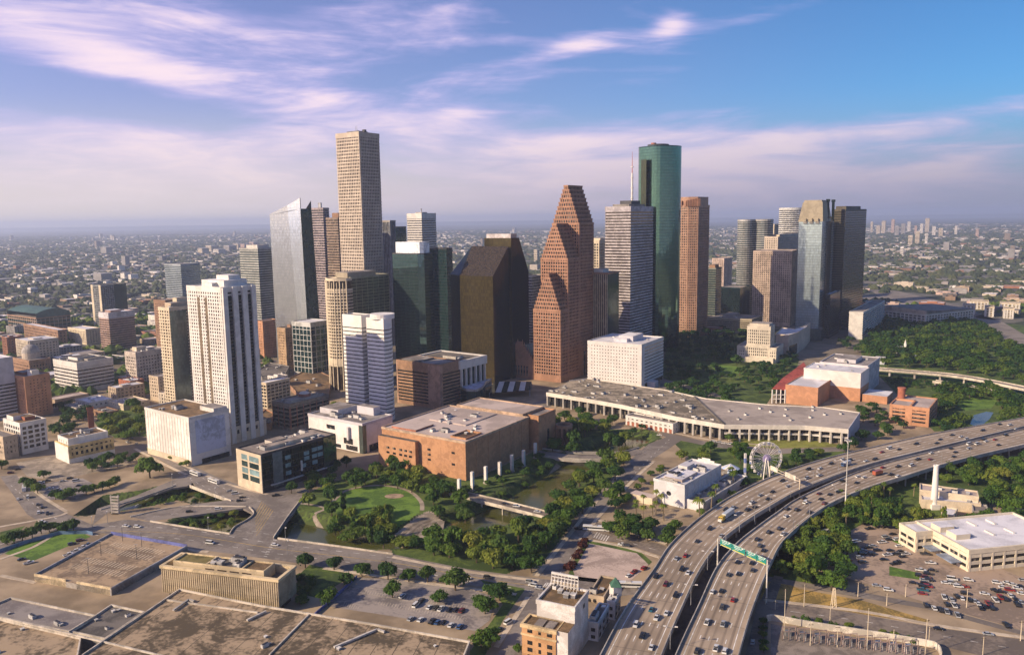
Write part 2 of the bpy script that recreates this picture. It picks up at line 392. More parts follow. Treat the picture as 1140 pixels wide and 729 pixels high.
# ------------------------------------------------------------------ downtown towers
# tallest, tan granite
pl, h = fp(None, (399.4, 147.5), 374.2, 421.5, Y=1000)
jp = bld('skyscraper', 'tallest tower, square slab of tan granite with small square windows', 'skyscraper', pl, h,
         S(GDARK, TANL, 4.05, 1.55, .6, TANL, 3.05, 1.2, .65, 8, 5, ROOFG), 'tallest tan tower', [((.25, .75, .25, .75), 3.5, CONCD), ((.4, .5, .1, .2), 5, DARKM)])
for (u, v, hh) in ((.2, .3, 9), (.6, .6, 12), (.85, .8, 8)):
    q = sub(pl, u, u, v, v)[0]; m_ = MB(); m_.tube((q[0], q[1], h), (q[0], q[1], h + hh), .4, .15, STEEL, 6); m_.build('antenna', jp)
# slanted silver glass tower
def slant():
    P, h0 = (lambda t: ((t[0], t[1]), t[2]))(D(335.8, 220.5, 1060))
    a, l = axes(34); h1 = D(300, 238.5, 1060 + 25)[2]
    wl = solve(P, l, h1, 300.0); wr = solve(P, a, 60, 357.2); wt = solve(P, a, h0 - 10, 346.5)
    f = lambda i, j, z: (P[0] + a[0] * i + l[0] * j, P[1] + a[1] * i + l[1] * j, z)
    root = empty('skyscraper', f(wr / 2, wl / 2, 0), 'silver glass tower with a top slanting up to a sharp point', 'skyscraper')
    FOOT.append((rect(P, wl, wr, 34), h0)); ANCH.append((*f(wr / 2, wl / 2, 0)[:2], h0 * .6, 'slanted silver tower'))
    k = .44 * wl; kb = .24 * wl; z_k = h0 + (h1 - h0) * .44; o = -3.2
    m_ = MB()
    # main glass face, then the folded facet nearest the corner
    b0, b1 = f(0, kb, 0), f(0, wl, 0); t0, t1 = f(0, k, z_k), f(0, wl, h1)
    m_.face([b1, b0, t0, t1], GSILV, [(0, 0), (wl - kb, 0), (wl - k, z_k), (0, h1)])
    m_.build('glass_face', root); m_ = MB()
    m_.face([b0, f(0, 0, 0), f(o, 0, h0), t0], GSILVLIT, [(0, 0), (kb, 0), (k, h0), (0, z_k)]); m_.build('folded_glass_facet', root)
    m_ = MB(); wn = wt * .72
    m_.face([f(0, 0, 0), f(wr, 0, 0), f(wt, 0, h0 - 14), f(wn * .9, 0, h0 - 14), f(o, 0, h0 - 14)], GTEALD, [(0, 0), (wr, 0), (wt, h0 - 14), (wn, h0 - 14), (0, h0 - 14)])
    m_.face([f(wr, 0, 0), f(wr, wl, 0), f(wt, wl, h1), f(wt, 0, h0 - 14)], GTEALD); m_.face([f(wr, wl, 0), f(0, wl, 0), f(0, wl, h1), f(wt, wl, h1)], GSILV)
    m_.build('glazing', root); m_ = MB()
    m_.face([f(o, 0, h0 - 14), f(wt, 0, h0 - 14), f(wt, wl, h1 - 1), f(0, wl, h1 - 1)], ROOFD); m_.build('roof', root)
    m_ = MB(); s_ = [f(o, 0, h0 - 14), f(o, 0, h0), t0, f(0, k, z_k - 14)]; m_.face([f(o + 1.2, 0, h0 - 14), f(1.2, k, z_k - 14), f(1.2, k, z_k), f(o + 1.2, 0, h0)], GTEALD)
    m_.face([f(o, 0, h0), f(o + 1.2, 0, h0), f(1.2, k, z_k), t0], STEEL); m_.face([f(o, 0, h0 - 14), f(o + 1.2, 0, h0 - 14), f(o + 1.2, 0, h0), f(o, 0, h0)], STEEL); m_.build('screen_wall', root)
    m_ = MB(); pz = h0 - 14; q = [f(wn * .55, 0, pz), f(wt, 0, pz), f(wt, 0, h0 - 3), ]; m_.face(q, DARKM); m_.face([f(wt, 0, pz), f(wt, 9, pz), f(wt, 0, h0 - 3)], DARKM)
    m_.face([f(wn * .55, 0, pz), f(wt, 0, h0 - 3), f(wt, 9, pz)], DARKM); m_.build('roof_fin', root)
slant()
# towers in the second row on the left
pl, h = fp(None, (359.5, 232), 345, 366, Y=1260); bld('office_tower', 'mauve ribbed tower tucked behind the slanted silver tower', 'tower', pl, h, S(GDARK, M('mauve_stone', (.33, .27, .28)), 4, 2.0, .3, None, base=6), 'mauve tower', [((.3, .5, .3, .5), 9, STEEL)])
pl, h = fp(None, (376, 243), 363, 392, Y=1200); bld('office_tower', 'brown banded tower with a small rooftop box, beside the tallest tower', 'tower', pl, h, S(GBROWN, M('brown_stone', (.27, .20, .155)), 4, 2.0, .3, base=6), 'brown banded tower', [((.1, .7, .05, .6), 8, BRICKB)])
pl, h = fp(None, (434, 246), 418, 440, Y=1240); bld('office_tower', 'grey tower with vertical ribs just behind the tallest tower', 'tower', pl, h, S(GDARK, CONC, 4, 0, .3, M('slate', (.25, .26, .28)), 3, 1.2, .5), 'grey ribbed tower')
pl, h = fp(None, (441, 253), 430, 452, Y=1300); bld('office_tower', 'plain dark green glass tower between two grey towers', 'tower', pl, h, S(GTEALD, DARKM, 4, .4, .1), 'dark green slab')
pl, h = fp(None, (469.2, 238), 453, 485, Y=1480); bld('office_tower', 'white tower with dark horizontal window bands rising far behind teal glass tower', 'tower', pl, h, S(GDARK, WHITE2, 4.4, 2.3, .4, base=6, crown=9), 'far white banded tower', [((.3, .7, .3, .7), 3, CONC), ((.48, .52, .48, .52), 10, STEEL)])
# teal glass tower with a white cap
def teal():
    P = D(469, 283, 936); a, l = axes(34); h = P[2]; P = P[:2]
    wl = solve(P, l, h, 436.8); wr = solve(P, a, h, 481.5)
    f = lambda i, j: (P[0] + a[0] * i + l[0] * j, P[1] + a[1] * i + l[1] * j)
    poly = [f(5, 0), f(wr, 0), f(wr, wl), f(0, wl), f(0, 6)]
    r_ = bld('skyscraper', 'teal glass tower with a pale white cap on its roof', 'skyscraper', poly, h, S(GTEAL, DARKM, 4, .25, .06, crown=.6), 'white-capped teal tower')
    cap = [f(7, 2), f(wr - 3, 2), f(wr - 3, wl - 3), f(3, wl - 3), f(3, 5)]
    m_ = MB(); m_.prism(cap, h - .2, h + 14, M('cap_white', (.68, .74, .78), .5), ROOFW); m_.build('roof_cap', r_)
teal()
pl, h = fp(None, (497, 277), 478, 503.5, Y=1030); bld('office_tower', 'dark teal glass tower right against the white-capped teal tower', 'tower', pl, h, S(GTEALD, DARKM, 4, .3, .06, crown=.6), 'dark teal tower')
# pair of dark bronze towers with sloping roofs
def bronze():
    a, l = axes(34)
    P0 = D(548.5, 307.8, 930); P = P0[:2]; h1 = P0[2]
    wl = solve(P, l, h1, 511.6)
    f = lambda i, j, z=None: (P[0] + a[0] * i + l[0] * j, P[1] + a[1] * i + l[1] * j) + (() if z is None else (z,))
    d = 34.0; h2 = h1 + 34
    # near tower
    cxp = G(498.5, 305, h1); L2 = (cxp[0], cxp[1])
    ex = 17.0
    root = empty('skyscraper', f(d / 2, wl / 2, 0), 'bronze glass tower with a sloping roof, front face gold with reflected sunlight', 'skyscraper')
    ANCH.append((*f(d / 2, wl / 2), h1 * .6, 'gold bronze tower'))
    FOOT.append(([f(0, 0), f(d, 0), f(d, wl + ex), f(0, wl + ex)], h2))
    m_ = MB(); m_.wall(f(0, wl), f(0, 0), 0, h1, GSUNGOLD); m_.build('glass_front', root)
    m_ = MB(); m_.wall(f(10, wl + 22), f(0, wl), 0, h1, GBLK); m_.build('chamfer_face', root)
    m_ = MB()
    m_.face([f(0, 0, 0), f(d, 0, 0), f(d, 0, h2), f(0, 0, h1)], GBLK, [(0, 0), (d, 0), (d, h2), (0, h1)])
    m_.face([f(d, 0, 0), f(d, wl + 6, 0), f(d, wl + 6, h2), f(d, 0, h2)], GBLK); m_.face([f(d, wl + 6, 0), f(10, wl + 22, 0), f(10, wl + 22, h1), f(d, wl + 6, h2)], GBLK)
    m_.build('glazing', root)
    m_ = MB(); m_.face([f(0, wl, h1), f(0, 0, h1), f(d, 0, h2), f(d, wl + 6, h2)], GL('slope_glass', (.10, .075, .045), .2, .6, 1.5, 1.5, .3, .4)); m_.face([f(10, wl + 22, h1), f(0, wl, h1), f(d, wl + 6, h2)], GBLK)
    m_.build('sloping_roof', root)
    # rear tower
    x0, x1 = d + 3.0, d + 3 + 46.0; y0, y1 = -2.0, 30.0
    q0 = solve(P, a, 120, 586.5); x1 = q0 + 1
    hB = D(586, 302, 985)[2]; hT = D(574, 265, 960)[2]; xm = x0 + (x1 - x0) * .45
    root = empty('skyscraper', f((x0 + x1) / 2, 14, 0), 'black glass tower sloping down to the right, behind gold bronze tower', 'skyscraper')
    FOOT.append(([f(x0, y0), f(x1, y0), f(x1, y1), f(x0, y1)], hT)); ANCH.append((*f(x1, 14), hB * .6, 'black sloping tower'))
    m_ = MB()
    m_.face([f(x0, y0, 0), f(x1, y0, 0), f(x1, y0, hB), f(xm, y0, hT), f(x0, y0, hT)], GBLK, [(0, 0), (x1 - x0, 0), (x1 - x0, hB), (xm - x0, hT), (0, hT)])
    m_.face([f(x1, y0, 0), f(x1, y1, 0), f(x1, y1, hB), f(x1, y0, hB)], GBLK); m_.face([f(x1, y1, 0), f(x0, y1, 0), f(x0, y1, hT), f(xm, y1, hT), f(x1, y1, hB)], GBLK)
    m_.build('glazing', root)
    m_ = MB(); m_.wall(f(x0, y1 + 8), f(x0, y0), 0, hT, GSUNGOLD); m_.build('glass_front', root)
    m_ = MB(); m_.face([f(xm, y0, hT), f(x1, y0, hB), f(x1, y1, hB), f(xm, y1, hT)], GBLK); m_.build('sloping_roof', root)
    m_ = MB(); m_.face([f(x0, y0, hT), f(xm, y0, hT), f(xm, y1, hT), f(x0, y1, hT)], ROOFG); m_.build('roof', root)
    m_ = MB(); m_.prism([f(x0 + 2, y0 + 2), f(xm - 2, y0 + 2), f(xm - 2, y1 + 6), f(x0 + 2, y1 + 6)], hT - .2, hT + 5, M('lilac_metal', (.55, .50, .50), .5), ROOFG); m_.build('penthouse', root)
bronze()
# red granite stepped-gable tower
def gable():
    a, l = axes(34)
    P = G(624.2, 426); hd = math.hypot(*P)
    hz = lambda x, y: H + (lambda d: d.z / math.hypot(d.x, d.y))(ray(x, y)) * hd
    wl = solve(P, l, 20, 594.8) ; wr = solve(P, a, 150, 660.5)
    f = lambda i, j: (P[0] + a[0] * i + l[0] * j, P[1] + a[1] * i + l[1] * j)
    e = [hz(629, 346), hz(636, 289), hz(657, 249)]; p = [hz(612, 306), hz(620, 250), hz(640, 205)]
    cut = [0, wr * .22, wr * .56, wr]
    root = empty('skyscraper', f(wr / 2, wl / 2) + (0,), 'red granite tower stepping up in three gabled stages', 'skyscraper')
    FOOT.append((rect(P, wl, wr, 34), p[2])); ANCH.append((*f(wr / 2, wl / 2), p[1] * .6, 'red gabled tower'))
    st = S(GDARK, PINK, 4.0, 1.55, .6, PINK, 3.4, 1.25, .65, 7, 1.6, ROOFD)
    for k in range(3):
        x0, x1 = cut[k], cut[k + 1]; nst = 9; half = wl / 2 - 2.6
        g = MB(); fa = MB(); rf = MB()
        for s_ in range(nst + 1):
            i_ = half * s_ / nst; z0 = 0.0 if s_ == 0 else e[k] + (p[k] - e[k]) * (s_ - 1) / nst; z1 = e[k] if s_ == 0 else e[k] + (p[k] - e[k]) * s_ / nst
            xx0 = x0 + (0 if s_ == 0 else .12 * s_); poly = [f(xx0, i_), f(x1 - .05, i_), f(x1 - .05, wl - i_), f(xx0, wl - i_)]
            zb = z0 if k == 0 or s_ else max(0.0, 0.0)
            g.prism(poly, zb, z1 - .05, GDARK)
            q = dict(st); q['crown'] = .9 if s_ else 1.6
            if s_: q['base'] = 0.0; q['fh'] = z1 - z0 + .01; q['bh'] = 1.2 if z1 - z0 > 3 else .8
            facade(fa, poly, zb, z1, q)
            rf.face([(v[0], v[1], z1 + .02 * s_) for v in poly], ROOFD if s_ == nst else PINK)
        st_ = bpy.data.objects.new('stage', g.mesh('stage')); C.objects.link(st_); st_.parent = root; st_.location = -Vector(root.location)
        fa.build('facade', st_).location = (0, 0, 0); rf.build('stepped_roof', st_).location = (0, 0, 0)
    m_ = MB(); q = [f(wr * .62, -1.5), f(wr * .74, -1.5), f(wr * .74, 0), f(wr * .62, 0)]; m_.prism(q, 0, 38, PINK, PINK); m_.prism([f(wr * .66, -1.8), f(wr * .70, -1.8), f(wr * .70, -1.4), f(wr * .66, -1.4)], 0, 30, GDARK, GDARK); m_.build('entrance_arch', root)
    # banking hall with crow-stepped gable and glass roof
    hx = solve(f(4, wl), l, 10, 566.5); w_ = hx
    root = empty('banking_hall', f(20, wl + w_ / 2) + (0,), 'low red granite hall with crow-stepped gable and greenish glass roof', 'hall')
    FOOT.append(([f(0, wl), f(wr, wl), f(wr, wl + w_), f(0, wl + w_)], 24)); ANCH.append((*f(10, wl + w_ / 2), 12, 'crow-stepped hall'))
    g = MB(); g.prism([f(0, wl + .5), f(wr * .9, wl + .5), f(wr * .9, wl + w_), f(0, wl + w_)], 0, 22, PINK); g.build('wall', root)
    g = MB(); n_ = 7
    for s_ in range(n_):
        i_ = w_ * .46 * s_ / n_; g.prism([f(-1.2, wl + .5 + i_), f(1.2, wl + .5 + i_), f(1.2, wl + w_ - i_), f(-1.2, wl + w_ - i_)], 22 + 3.4 * s_ if s_ else 0, 22 + 3.4 * (s_ + 1), PINK, PINK)
        for j in (i_ + .8, w_ - i_ - .8): g.tube(f(0, wl + j) + (22 + 3.4 * (s_ + 1),), f(0, wl + j) + (25 + 3.4 * (s_ + 1),), .7, .15, PINK, 5)
    g.build('stepped_gable', root)
    for s_ in range(6):
        g = MB(); c_ = wl + w_ * (.24 + .1 * s_); g.prism([f(-1.5, c_ - .9), f(-1.1, c_ - .9), f(-1.1, c_ + .9), f(-1.5, c_ + .9)], 4, 16, GDARK, GDARK); g.build('window', root)
    g = MB(); m1 = wl + w_ / 2; gr_ = GL('green_roof_glass', (.10, .17, .17), .2, .4, 2, 2, .5, .3)
    g.face([f(1, wl + .5) + (22,), f(wr * .9, wl + .5) + (22,), f(wr * .9, m1) + (40,), f(1, m1) + (40,)], gr_); g.face([f(wr * .9, wl + w_) + (22,), f(1, wl + w_) + (22,), f(1, m1) + (40,), f(wr * .9, m1) + (40,)], gr_)
    g.face([f(wr * .9, wl + .5) + (22,), f(wr * .9, wl + w_) + (22,), f(wr * .9, m1) + (40,)], PINK); g.build('glass_roof', root)
gable()
# behind the gabled tower
pl, h = fp(None, (592, 308), 583, 606, Y=1130); bld('office_building', 'pale grey banded office peeking out between black sloping and red gabled towers', 'office', pl, h, S(GDARK, CONC, 4, 2.2, .3), 'pale grey office')
pl, h = fp(None, (667, 268), 655, 690, Y=1340); bld('office_tower', 'sunlit beige tower behind the red gabled tower', 'tower', pl, h, S(GDARK, CREAM, 4.6, 1.8, .4, CREAM, 5, 1.6, .5, crown=4), 'sunlit beige tower', [((.1, .9, .1, .9), 4, CREAM)])
pl, h = fp(None, (676.4, 304.5), 655, 689, Y=985)
ts = bld('office_tower', 'short tower with brown vertical stripes and plain green glass side', 'tower', pl, h, S(GBROWN, BRICKB, 4, 0, .3, TAN, 2.6, .9, .6, crown=1.2, edges=(3,)), 'brown striped short tower', [((.1, .6, .3, .95), 5, WHITE2)])
g = MB(); g.wall(tuple(pl[0]), tuple(pl[1]), 0, h - 1.5, GTEALD); o_ = g.build('glass_side', ts); o_.location = Vector(o_.location) + Vector((axes(34)[1][0] * -.12, axes(34)[1][1] * -.12, 0))
# grey banded tower with tall mast
pl, h = fp(None, (702, 230.5), 674, 727, Y=1060)
sh = bld('skyscraper', 'lilac grey tower with thin horizontal bands and a tall white mast', 'skyscraper', pl, h, S(GBROWN, M('lilac_concrete', (.47, .43, .45), .8), 3.95, 2.0, .45, base=9, crown=4, roof=ROOFG), 'mast tower', [((.15, .85, .2, .85), 4, CONCD), ((.35, .75, .3, .75), 9, DARKM)])
q = sub(pl, .55, .55, .45, .45)[0]; zt = D(704, 168, 1090)[2]
m_ = MB(); m_.tube((q[0], q[1], h + 9), (q[0], q[1], h + (zt - h) * .62), 1.5, 1.2, WHITE, 8); m_.tube((q[0], q[1], h + (zt - h) * .62), (q[0], q[1], zt), .6, .2, M('mast_red', (.5, .2, .17)), 6)
for k in range(4): m_.tube((q[0], q[1], h + 12 + k * 14), (q[0], q[1], h + 13 + k * 14), 2.2, 2.2, WHITE, 8)
m_.build('mast', sh)
# green mirror-glass tower with rounded faces
def green():
    x0, y0, h = D(735, 163.5, 1150); P0 = D(711.6, 162, 1165)
    rx = (758 - 711.6) / 2 / F * 1165 * 1.0; c = (D(734.8, 163, 1165)[0], 1165.0)
    poly = []
    for k in range(40):
        t = 2 * math.pi * k / 40; d = math.degrees(t)
        r_ = rx
        if 196 <= d <= 238: continue
        poly.append((c[0] + r_ * math.cos(t), c[1] + r_ * .92 * math.sin(t)))
    root = bld('skyscraper', 'tall green mirror-glass tower with rounded sides', 'skyscraper', poly, h, S(GGREEN, GTEALD, 4.2, .3, .05, crown=.4, roof=ROOFD), 'green rounded tower', [(scaled(poly, .5, -4), 4.5, DARKM), (scaled(poly, .12, -12), 7, BRICKR)])
    p2 = D(727, 229, 1120); pb = D(714, 229, 1120)
    g = MB(); g.prism([(c[0] - rx * .97, c[1] - 16), (c[0] - rx * .76, c[1] - 22.5), (c[0] - rx * .72, c[1] - 18), (c[0] - rx * .9, c[1] - 12)], 0, h - 18, GL('olive_glass', (.05, .06, .03), .15, .5, 1.5, 4, .4, .4), ROOFD); g.build('recessed_bay', root)
green()
# rose granite tower with notched crown
def rose():
    P = D(775.3, 219, 1270); h = P[2]; P = P[:2]; a, l = axes(40)
    wl = solve(P, l, h, 757); wr = solve(P, a, h, 789.8)
    f = lambda i, j: (P[0] + a[0] * i + l[0] * j, P[1] + a[1] * i + l[1] * j)
    ch = wl * .48
    poly = [f(0, 0), f(wr, 0), f(wr, wl + 8), f(ch * .7, wl + 8), f(-ch * .05, wl - .5), f(ch * .0 - 2, ch)]
    poly = [f(ch * .55, 0), f(wr, 0), f(wr, wl + 6), f(6, wl + 6), f(0, wl), f(0, ch)]
    root = bld('skyscraper', 'rose granite tower with orange sunlit edge and notched crown', 'skyscraper', poly, h - 14, S(GDARK, PINKB, 4.1, 1.7, .5, PINKB, 3.4, 1.3, .6, 8, 2, ROOFD), 'rose granite tower')
    m_ = MB(); m_.prism(offset(poly, -1.2), h - 14, h, PINKB, ROOFD); m_.build('crown', root)
    for k in range(5):
        t = k / 4.0; q = f(ch * .55 * t, ch * (1 - t)); m_ = MB(); m_.box((q[0], q[1]), (4.6, 4.6, 10 + 2.5 * t), PINK, R(-40 + 45), h - 15); m_.build('crown_notch', root)
    for k in range(2):
        q = f(0, ch + (wl - ch) * (.35 + .5 * k)); m_ = MB(); m_.box((q[0], q[1]), (4.0, 4.0, 9), PINK, R(-40), h - 15); m_.build('crown_notch', root)
rose()
# right-hand cluster
def lobes(name, label, short, xa, xm, xb, top, Y, mats, one=False, **kw):
    c0 = D((xa + xm) / 2, top, Y + 18); r0 = (xm - xa) / 2 / F * Y; h = c0[2]
    c1 = D((xm + xb) / 2, top, Y + 22); r1 = (xb - xm) / 2 / F * Y
    if one:
        poly = [(c0[0] + (r0 + r1) * math.cos(t * math.pi / 14), c0[1] + (r0 + r1) * .8 * math.sin(t * math.pi / 14)) for t in range(28)]
        poly = [(p[0] + r1, p[1]) for p in poly]
    else:
        poly = [(c0[0] + r0 * math.cos(t) * 1.02, c0[1] + r0 * math.sin(t)) for t in [math.pi * (.5 + k / 10.0) for k in range(0, 14)]]
        poly += [(c1[0] + r1 * math.cos(t) * 1.02, c1[1] + r1 * math.sin(t)) for t in [math.pi * (1.15 + k / 10.0) for k in range(0, 14)]]
    return bld(name, label, 'tower', poly, h, mats, short, **kw)
lobes('office_tower', 'dark twin-lobed glass tower with pale floor bands', 'twin-lobed tower', 821.7, 838.5, 860.5, 245, 1500, S(GSEA, M('band_grey', (.42, .41, .39)), 4.1, 1.4, .25, crown=3, roof=ROOFG))
lobes('office_tower', 'pale rounded tower with white bands rising behind the others', 'pale rounded tower', 868, 880, 897, 232, 1650, S(GDARK, M('band_white', (.60, .60, .58)), 4.1, 2.0, .3, crown=3, roof=ROOFG), one=True)
pl, h = fp(None, (862, 250), 858, 872, Y=1750); bld('office_tower', 'narrow cream ribbed tower between the two rounded towers', 'tower', pl, h, S(GDARK, CREAM, 4, 0, .2, CREAM, 4, 1.8, .5), 'narrow cream tower')
pl, h = fp(None, (866, 264), 851, 896, Y=1490); bld('office_tower', 'cream tower with punched windows and a rounded upper edge, second in the cluster', 'tower', pl, h, S(GDARK, TANL, 4, 1.9, .5, TANL, 4, 1.9, .55, crown=3), 'upper punched cream tower', [((.1, .9, .1, .9), 4, CREAM)])
pl, h = fp(None, (881.6, 280), 839, 887.8, Y=1380, ang=28); bld('office_tower', 'square tan tower with punched windows and dark slot row at its top', 'tower', pl, h, S(GBROWN, M('pink_tan', (.45, .35, .285)), 3.9, 1.8, .5, M('pink_tan', (.45, .35, .285)), 3.7, 1.7, .55, 6, 2.5, ROOFG), 'punched tan tower')
g = None
# mirror tower with stepped stone crown
def crownt():
    P = D(915.5, 246, 1225); h = P[2]; P = P[:2]; a, l = axes(30)
    wl = solve(P, l, h, 889.5); wr = solve(P, a, h, 929)
    f = lambda i, j: (P[0] + a[0] * i + l[0] * j, P[1] + a[1] * i + l[1] * j)
    poly = rect(P, wl, wr, 30); hc = D(904, 225, 1225)[2]
    gm = GL('grey_mirror_glass', (.40, .49, .52), .10, .6, 1.6, 4.2, .2, .2)
    root = bld('skyscraper', 'grey mirror-glass tower with a tan stepped stone crown', 'skyscraper', poly, h, S(gm, DARKM, 4.2, .3, .06, crown=.5), 'stone-crowned mirror tower')
    m_ = MB(); b0, t0 = [f(-1, -1), f(wr * .7, -1), f(wr * .7, wl + 1), f(-1, wl + 1)], [f(1, wl * .02), f(wr * .55, wl * .05), f(wr * .55, wl * .86), f(1, wl * .86)]
    for i in range(4):
        j = (i + 1) % 4; m_.face([(*b0[i], h - 1), (*b0[j], h - 1), (*t0[j], hc), (*t0[i], hc)], OLIVE)
    m_.face([(*p, hc) for p in t0], ROOFG); m_.prism(offset(t0, -1.5), hc, hc + 3, OLIVE, ROOFG); m_.build('stone_crown', root)
    for k in range(3):
        q = f(-1.5, wl * (.2 + .26 * k)); m_ = MB(); m_.box((q[0], q[1]), (5, 4, 3), CONCD, R(-30), h - 4); m_.box((q[0], q[1]), (3, 5, 5), OLIVE, R(-30), h - 1); m_.build('crown_bracket', root)
    for k in range(2):
        q = f(wr * (.45 + .45 * k), 1); m_ = MB(); m_.box((q[0], q[1]), (4, 4, hc - h + 4), GBLK, R(-30), h - 2); m_.box((q[0], q[1]), (6, 3, 4), GBLK, R(-30), hc + 1); m_.build('dark_finial', root)
    m_ = MB(); m_.prism([f(wr * .35, -.6), f(wr * .75, -.6), f(wr * .75, .5), f(wr * .35, .5)], 0, h + 6, GBLK, GBLK); m_.build('dark_bay', root)
    m_ = MB(); m_.prism([f(-8, -6), f(20, -6), f(20, wl), f(-8, wl)], 0, 18, GSEA, ROOFD); m_.build('podium', root)
crownt()
pl, h = fp(None, (941.3, 233.5), 926, 964.7, Y=1330, ang=40)
bld('skyscraper', 'broad dark brown glass tower at the edge of the towers, stepped flat top', 'skyscraper', pl, h, S(GL('brown_mirror', (.085, .075, .045), .14, .55, 1.5, 4, .25, .35), M('brown_band', (.10, .085, .06), .6), 4, 1.3, .15, crown=2, roof=ROOFD), 'dark brown tower', [((.12, .8, .15, .9), 6, M('brown_band', (.1, .08, .06)))])
pl, h = fp(None, (924.5, 328), 919, 935.5, Y=1240); bld('office_building', 'small black glass block at the foot of the dark brown tower', 'office', pl, h, S(GBLK, DARKM, 4, .3, .06, crown=.5, roof=ROOFW), 'small black block')
pl, h = fp((959.5, 378), (959.5, 348), 945.7, 985); wb = bld('office_building', 'white banded block with a blank white end below the dark brown tower', 'office', pl, h, S(GDARK, WHITE2, 3.6, 1.9, .4, base=4, crown=3, roof=ROOFG), 'white block with blank end')
g = MB(); g.wall((pl[3][0], pl[3][1]), (pl[0][0], pl[0][1]), 0, h, WHITE2); o_ = g.build('blank_end_wall', wb); o_.location = Vector(o_.location) + Vector((-.45 * axes(34)[0][0], -.45 * axes(34)[0][1], 0))
pl, h = fp(None, (797, 299), 786, 803.5, Y=1360); bld('office_building', 'slim green-grey building hugging the side of the rose granite tower', 'office', pl, h, S(GTEALD, M('greygreen', (.19, .20, .17)), 4, 1.4, .2, crown=2, roof=ROOFD), 'slim green-grey building', [((.2, .8, .2, .8), 6, BRICKB)])
pl, h = fp(None, (824, 321), 801, 835, Y=1450); bld('office_building', 'low dark glass office with wide pale roof behind the twin-lobed tower foot', 'office', pl, h, S(GBLK, GTEALD, 4, .8, .1, crown=1, roof=ROOFG), 'low dark office')
pl, h = fp(None, (806, 288), 793, 815, Y=1950); bld('apartment_tower', 'pinkish cream apartment tower far behind the slim green-grey building', 'apartments', pl, h, S(GDARK, M('pink_cream', (.52, .40, .33)), 3.3, 1.6, .4, M('pink_cream', (.52, .40, .33)), 5, 2, .5), 'pinkish far tower')
pl, h = fp((836.5, 372), (836.5, 356), 786.5, 858, wr=60); bld('office_building', 'long low office with brown window stripes below the punched tan tower', 'office', pl, h, S(GBROWN, OLIVE, 3.4, 1.8, .4, base=2, crown=2.4, roof=ROOFG), 'long striped office', [((.3, .8, .45, .7), 5, CONC)], 6)
# city hall
def cityhall():
    pl, h = fp((856.5, 403.5), (855, 361), 832.5, 860, ang=30); a, l = axes(30)
    P = pl[0]; wl = math.hypot(pl[3][0] - P[0], pl[3][1] - P[1]); wr = 26
    f = lambda i, j: (P[0] + a[0] * i + l[0] * j, P[1] + a[1] * i + l[1] * j)
    LS = M('limestone', (.60, .53, .43), .8, var=.1)
    st = S(GDARK, LS, 4, 1.6, .5, LS, 2.6, 1.4, .55, 3, 3, ROOFG)
    root = bld('city_hall', 'stepped limestone city hall with a tall central block among the trees', 'town hall', rect(P, wl, wr, 30), h - 4, st, 'limestone city hall')
    m_ = MB(); m_.prism([f(2, 2), f(wr - 2, 2), f(wr - 2, wl - 2), f(2, wl - 2)], h - 4, h, LS, ROOFG); m_.tube(f(8, 12) + (h,), f(8, 12) + (h + 12,), .3, .15, STEEL, 5); m_.build('attic', root)
    for (i0, i1, j0, j1, z) in ((-4, 40, -9, 0, 20), (-4, 40, wl, wl + 12, 20), (-3, 0, 0, wl, 22), (-8, -4, -6, wl + 8, 6)):
        m_ = MB(); q = [f(i0, j0), f(i1, j0), f(i1, j1), f(i0, j1)]; m_.prism(q, 0, z, GDARK, ROOFG); facade(m_, q, 0, z, st); m_.build('wing', root)
cityhall()
def library():
    pts = [G(863, 395), G(877, 397), G(888, 393), G(896, 387)]; pts = pts + [(p[0] + 30, p[1] + 60) for p in reversed(pts)]
    hd = math.hypot(*pts[0]); d = ray(863, 372); h = H + d.z / math.hypot(d.x, d.y) * hd
    root = empty('library', ctr(pts) + (0,), 'low many-sided stone building with pale roof beside the limestone city hall', 'library'); FOOT.append((pts, h)); ANCH.append((*ctr(pts), h, 'many-sided stone building'))
    m_ = MB(); m_.prism(pts, 0, h, TANL); m_.build('wall', root); m_ = MB(); m_.face([(*p, h + .02) for p in pts], ROOFW); m_.ring(offset(pts, .4), offset(pts, -.6), h - 2, h + 1, TANL); m_.build('roof', root)
    for e_, u0, u1 in ((1, .1, .9),):
        p, q = pts[e_], pts[e_ + 1]; o_ = offset(pts, .3); m_ = MB(); A = [o_[e_][i] * (1 - u0) + o_[e_ + 1][i] * u0 for i in (0, 1)]; B_ = [o_[e_][i] * (1 - u1) + o_[e_ + 1][i] * u1 for i in (0, 1)]
        m_.wall(A, B_, 1.5, h * .5, GTEALD); m_.build('window', root)
library()
# red brick and white low buildings by the square
pl, h = fp((800, 373), (800, 366), 770, 825, wr=18); bld('low_building', 'low red brick building with white columns beside the square trees', 'building', pl, h, S(GDARK, BRICKR, 4, 1.8, .3, WHITE2, 4, .8, .5, crown=2, roof=ROOFG), 'low red brick building')
